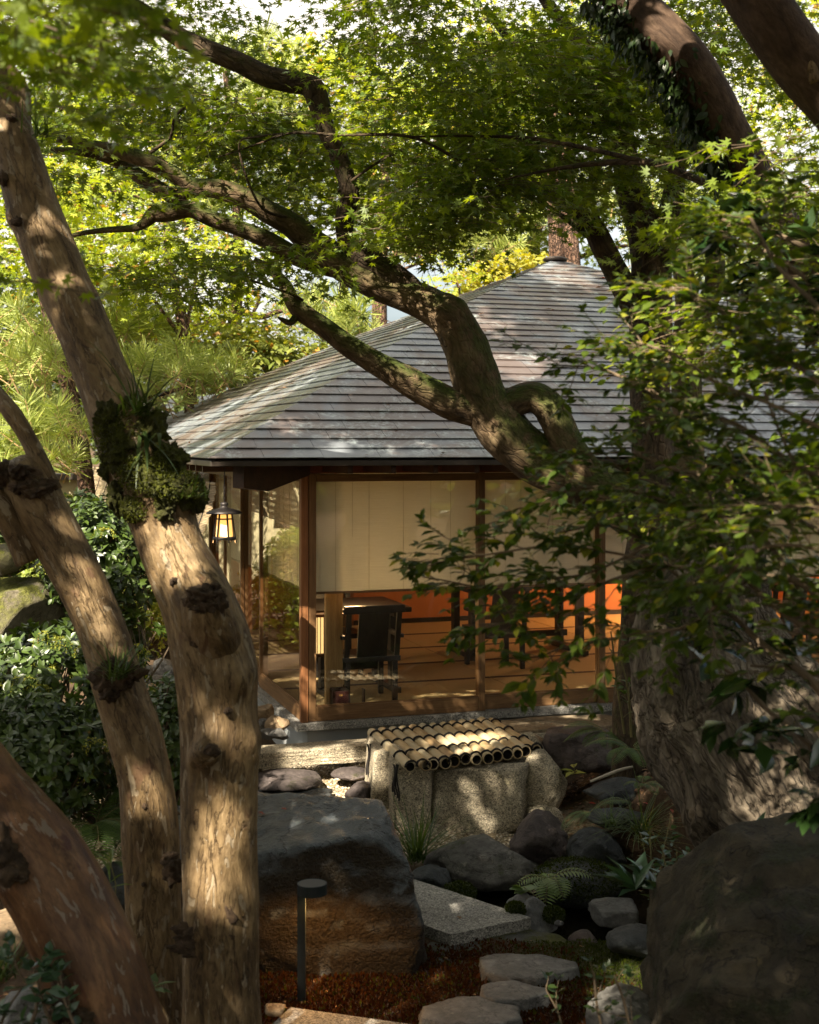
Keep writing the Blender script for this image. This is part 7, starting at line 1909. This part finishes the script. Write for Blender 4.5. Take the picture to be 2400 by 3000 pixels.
# ferns, grass tufts and small plants
def fern(label, base, r, n=7, L=0.28, mat='fern_leaf', bias=(0, -0.2, 0), wl=0.22, cat='fern'):
    o = thing('fern', label, cat, tuple(base))
    PP, DD, NN, SS = [], [], [], []
    mb = MB()
    for k in range(n):
        a = r.uniform(0, 2 * math.pi)
        d = unit(np.array((math.cos(a), math.sin(a), r.uniform(0.4, 1.0))) + bias)
        l = L * r.uniform(0.6, 1.1); p = np.asarray(base, float).copy(); C = [p.copy()]; m = 26
        for q in range(m):
            p = p + d * l / m; d = unit(d + (0, 0, -0.06)); C.append(p.copy())
        C = np.array(C); T = unit(np.gradient(C, axis=0))
        V, F = tube(C, np.linspace(0.002, 0.0008, len(C)), 4, cap=False); mb.add(V, F)
        for q in range(3, m + 1, 2 if mat == 'pale_leaf' else 1):
            s = unit(np.cross(T[q], (0, 0, 1.0)))
            up_ = np.cross(s, T[q])
            f = q / m
            for sg in (-1, 1):
                PP.append(C[q]); DD.append(unit(s * sg + T[q] * 0.35)); NN.append(up_); SS.append(l * wl * 1.15 * (math.sin(math.pi * min(1, f * 1.02)) ** 0.6 + 0.08))
    T_ = (LANCE[0] * (1.0 if mat == 'pale_leaf' else 0.6, 1, 1), LANCE[1])
    leaves_obj('fronds', T_, np.array(PP), np.array(DD), np.array(NN), np.array(SS), M[mat], o, kind='stuff')
    mb.build('stalks', M['green_twig'], o, kind='stuff')
    return o
rf_ = np.random.default_rng(19)
fern('fern on the bank just left of the old bole, fronds pointing down', P(1850, 2200, 8.4), rf_, 9, 0.34)
fern('fern above the flat dark stone right of the dark rounded boulder', P(1780, 2150, 8.9), rf_, 9, 0.32)
fern('bright fern frond over the lower dark stone on the bank', P(1730, 2380, 8.0), rf_, 4, 0.26, bias=(-0.3, -0.3, 0))
fern('small fern beside the bole foot', P(1880, 2300, 8.0), rf_, 5, 0.18)
fern('pale fern growing on the mossy mound in the pond', P(1610, 2580, 7.35), rf_, 9, 0.24, 'pale_leaf', wl=0.26)
fern('dark fern in shade behind the red-brown trunk, left', P(280, 2420, 6.4), rf_, 9, 0.40)
fern('second dark fern in the shade left of the tan stem', P(330, 2520, 6.2), rf_, 7, 0.30)
def tuft(label, base, n, L, mat='grass', r=rf_, **kw):
    o = thing('grass_tuft', label, 'grass', tuple(base))
    blades('blades', base, n, r, L, M[mat], o, kind='stuff', **kw)
    return o
tuft('arching green grass tuft at the right end of the huge boulder', P(1220, 2520, 7.9), 110, 0.42, width=0.009, droop=2.2, up=0.7)
tuft('dark fine grass hanging over the bank left of the bole', P(1880, 2440, 7.7), 160, 0.36, width=0.005, droop=3.2, up=0.4, bias=(0, -0.4, 0))
tuft('dry yellowish grass wisps at the back of the pond', P(1900, 2470, 7.6), 60, 0.22, mat='raceme', width=0.003, droop=3.5, up=0.4, bias=(0, -0.4, 0))
tuft('fine grass by the dark blocky boulder', P(1790, 2420, 7.8), 80, 0.25, width=0.004, droop=3.2, up=0.4)
tuft('green grass clump in the bottom left corner', P(10, 2860, 5.0), 90, 0.20, width=0.006, droop=2.6, up=0.6)
def rosette(name, label, cat, base, r, n, L, wid, mat, up=0.5, tm=OVATE, stems=1, height=0.0, droopn=0.3):
    o = thing(name, label, cat, tuple(base))
    PP, DD, NN, SS = [], [], [], []
    mb = MB()
    for s in range(stems):
        top_ = np.asarray(base, float) + r.normal(0, 0.05, 3) * (1, 1, 0) * (stems > 1) + np.array((r.normal(0, 0.05), r.normal(0, 0.03), height * r.uniform(0.6, 1.1)))
        if height:
            C = catmull(np.array([base, (np.asarray(base) + top_) / 2 + r.normal(0, 0.01, 3), top_]), 0.03)
            V, F = tube(C, 0.0022, 5, cap=False); mb.add(V, F)
        for k in range(n):
            a = r.uniform(0, 6.28); h = r.uniform(0, 1) if height else 0
            PP.append(top_ - np.array((0, 0, h * height * 0.75))); DD.append(unit((math.cos(a), math.sin(a), up * r.uniform(0.3, 1.5)))); NN.append(unit(np.array((0, 0, 1.0)) + r.normal(0, droopn, 3))); SS.append(L * r.uniform(0.6, 1.15))
    T_ = (tm[0] * (wid, 1, 1), tm[1])
    leaves_obj('leaves', T_, np.array(PP), np.array(DD), np.array(NN), np.array(SS), M[mat], o, kind='stuff')
    if height: mb.build('stems', M['green_twig'], o, kind='stuff')
    return o
rosette('seedling', 'small plant with bright yellow-green drooping leaves right of the well', 'plant', P(1680, 2270, 8.7), rf_, 9, 0.12, 0.7, 'raceme', up=0.1, height=0.10)
rosette('pond_plant', 'leafy plant with blue-green oval leaves hanging over the pond at right', 'plant', P(1960, 2660, 5.9), rf_, 16, 0.055, 1.0, 'blue_leaf', stems=9, height=0.26)
rosette('pond_plant', 'taller blue-green sprig rising behind the pond plant', 'plant', P(1920, 2640, 6.2), rf_, 14, 0.05, 1.1, 'blue_leaf', stems=3, height=0.36)
rosette('strap_plant', 'broad strap leaves arching over the left shoulder of the corner boulder', 'plant', P(1960, 2620, 5.2), rf_, 12, 0.20, 0.5, 'blue_leaf', up=0.7, stems=3)
rosette('strap_plant', 'strap-leaved plant on top of the corner boulder under the bole', 'plant', P(2150, 2490, 4.9), rf_, 8, 0.14, 0.5, 'blue_leaf', up=1.2, stems=1)
rosette('bamboo_sprig', 'thin bright bamboo leaves sticking out between the red trunk and tan stem', 'plant', P(335, 2640, 4.55), rf_, 9, 0.13, 0.42, 'pale_leaf', up=0.9, tm=LANCE, height=0.12)
rosette('bamboo_sprig', 'glossy leaf sprig low between the red trunk and the tan stem', 'plant', P(470, 2920, 4.5), rf_, 10, 0.09, 0.8, 'fern_leaf', up=0.3, height=0.05)
rosette('broad_leaf_plant', 'broad pale leaves at the foot of the pond fern', 'plant', P(1600, 2640, 7.15), rf_, 10, 0.07, 1.6, 'pale_leaf', up=0.2, height=0.06)
sprig_shrub('rhododendron', 'low shrub with blue-green whorled leaves in the bottom left corner', 'shrub', [[(60, 3080, 4.0, 7), (110, 2930, 4.0, 6), (60, 2860, 4.0, 4), (40, 2800, 4.0, 3)], [(180, 3080, 4.0, 6), (130, 2950, 4.0, 5), (100, 2840, 4.0, 3)], [(-20, 3060, 3.9, 6), (20, 2960, 3.9, 4), (60, 2900, 3.9, 3)], [(240, 3060, 3.9, 5), (200, 2960, 3.95, 4), (170, 2880, 4.0, 3)]], np.random.default_rng(12), M['blue_leaf'], loc=tuple(P(80, 3050, 4.0)), leaf=0.055, side_step=0.05, side_len=(0.04, 0.12), per_len=0.03, droop=0, out_bias=(0, 0, 0.6), sub=False)
sprig_shrub('shade_shrub', 'thin dark-stemmed shrub in shade at the bottom, left of the corner boulder', 'shrub', [[(1780, 3080, 4.3, 5), (1750, 2950, 4.3, 4), (1740, 2850, 4.3, 3)], [(1860, 3080, 4.3, 5), (1830, 2940, 4.3, 4), (1800, 2860, 4.3, 3)], [(1660, 3080, 4.4, 4), (1640, 2980, 4.4, 3), (1600, 2900, 4.4, 2)]], np.random.default_rng(13), M['ivy_leaf'], loc=tuple(P(1800, 3060, 4.3)), leaf=0.035, side_step=0.05, side_len=(0.05, 0.14), per_len=0.03, droop=0, out_bias=(0, 0, 0.5), sub=False)
sprig_shrub('sapling', 'thin pale-stemmed sapling in front of the last glass door', 'plant', [[(1830, 2150, 8.0, 4), (1810, 2020, 8.0, 3), (1800, 1930, 8.0, 3), (1790, 1850, 8.0, 2)], [(1850, 2160, 8.0, 4), (1840, 2020, 8.0, 3), (1815, 1900, 8.0, 2), (1830, 1830, 8.0, 2)]], np.random.default_rng(14), M['fern_leaf'], loc=tuple(P(1840, 2160, 8.0)), leaf=0.05, side_step=0.14, side_len=(0.06, 0.2), per_len=0.05, droop=0, out_bias=(0, 0, 0.5), sub=False, tmat=M['green_twig'])
limb_o = thing('fallen_stick', 'pale bent stick lying on the fern bank', 'stick', tuple(P(1790, 2270, 8.5)))
limb('stick', [(1730, 2290, 8.5, 4), (1780, 2270, 8.5, 5), (1820, 2255, 8.5, 5), (1855, 2246, 8.5, 3)], mat_plain('bleached_wood', (0.45, 0.40, 0.32), 0.8), limb_o, step=0.03, sides=8)
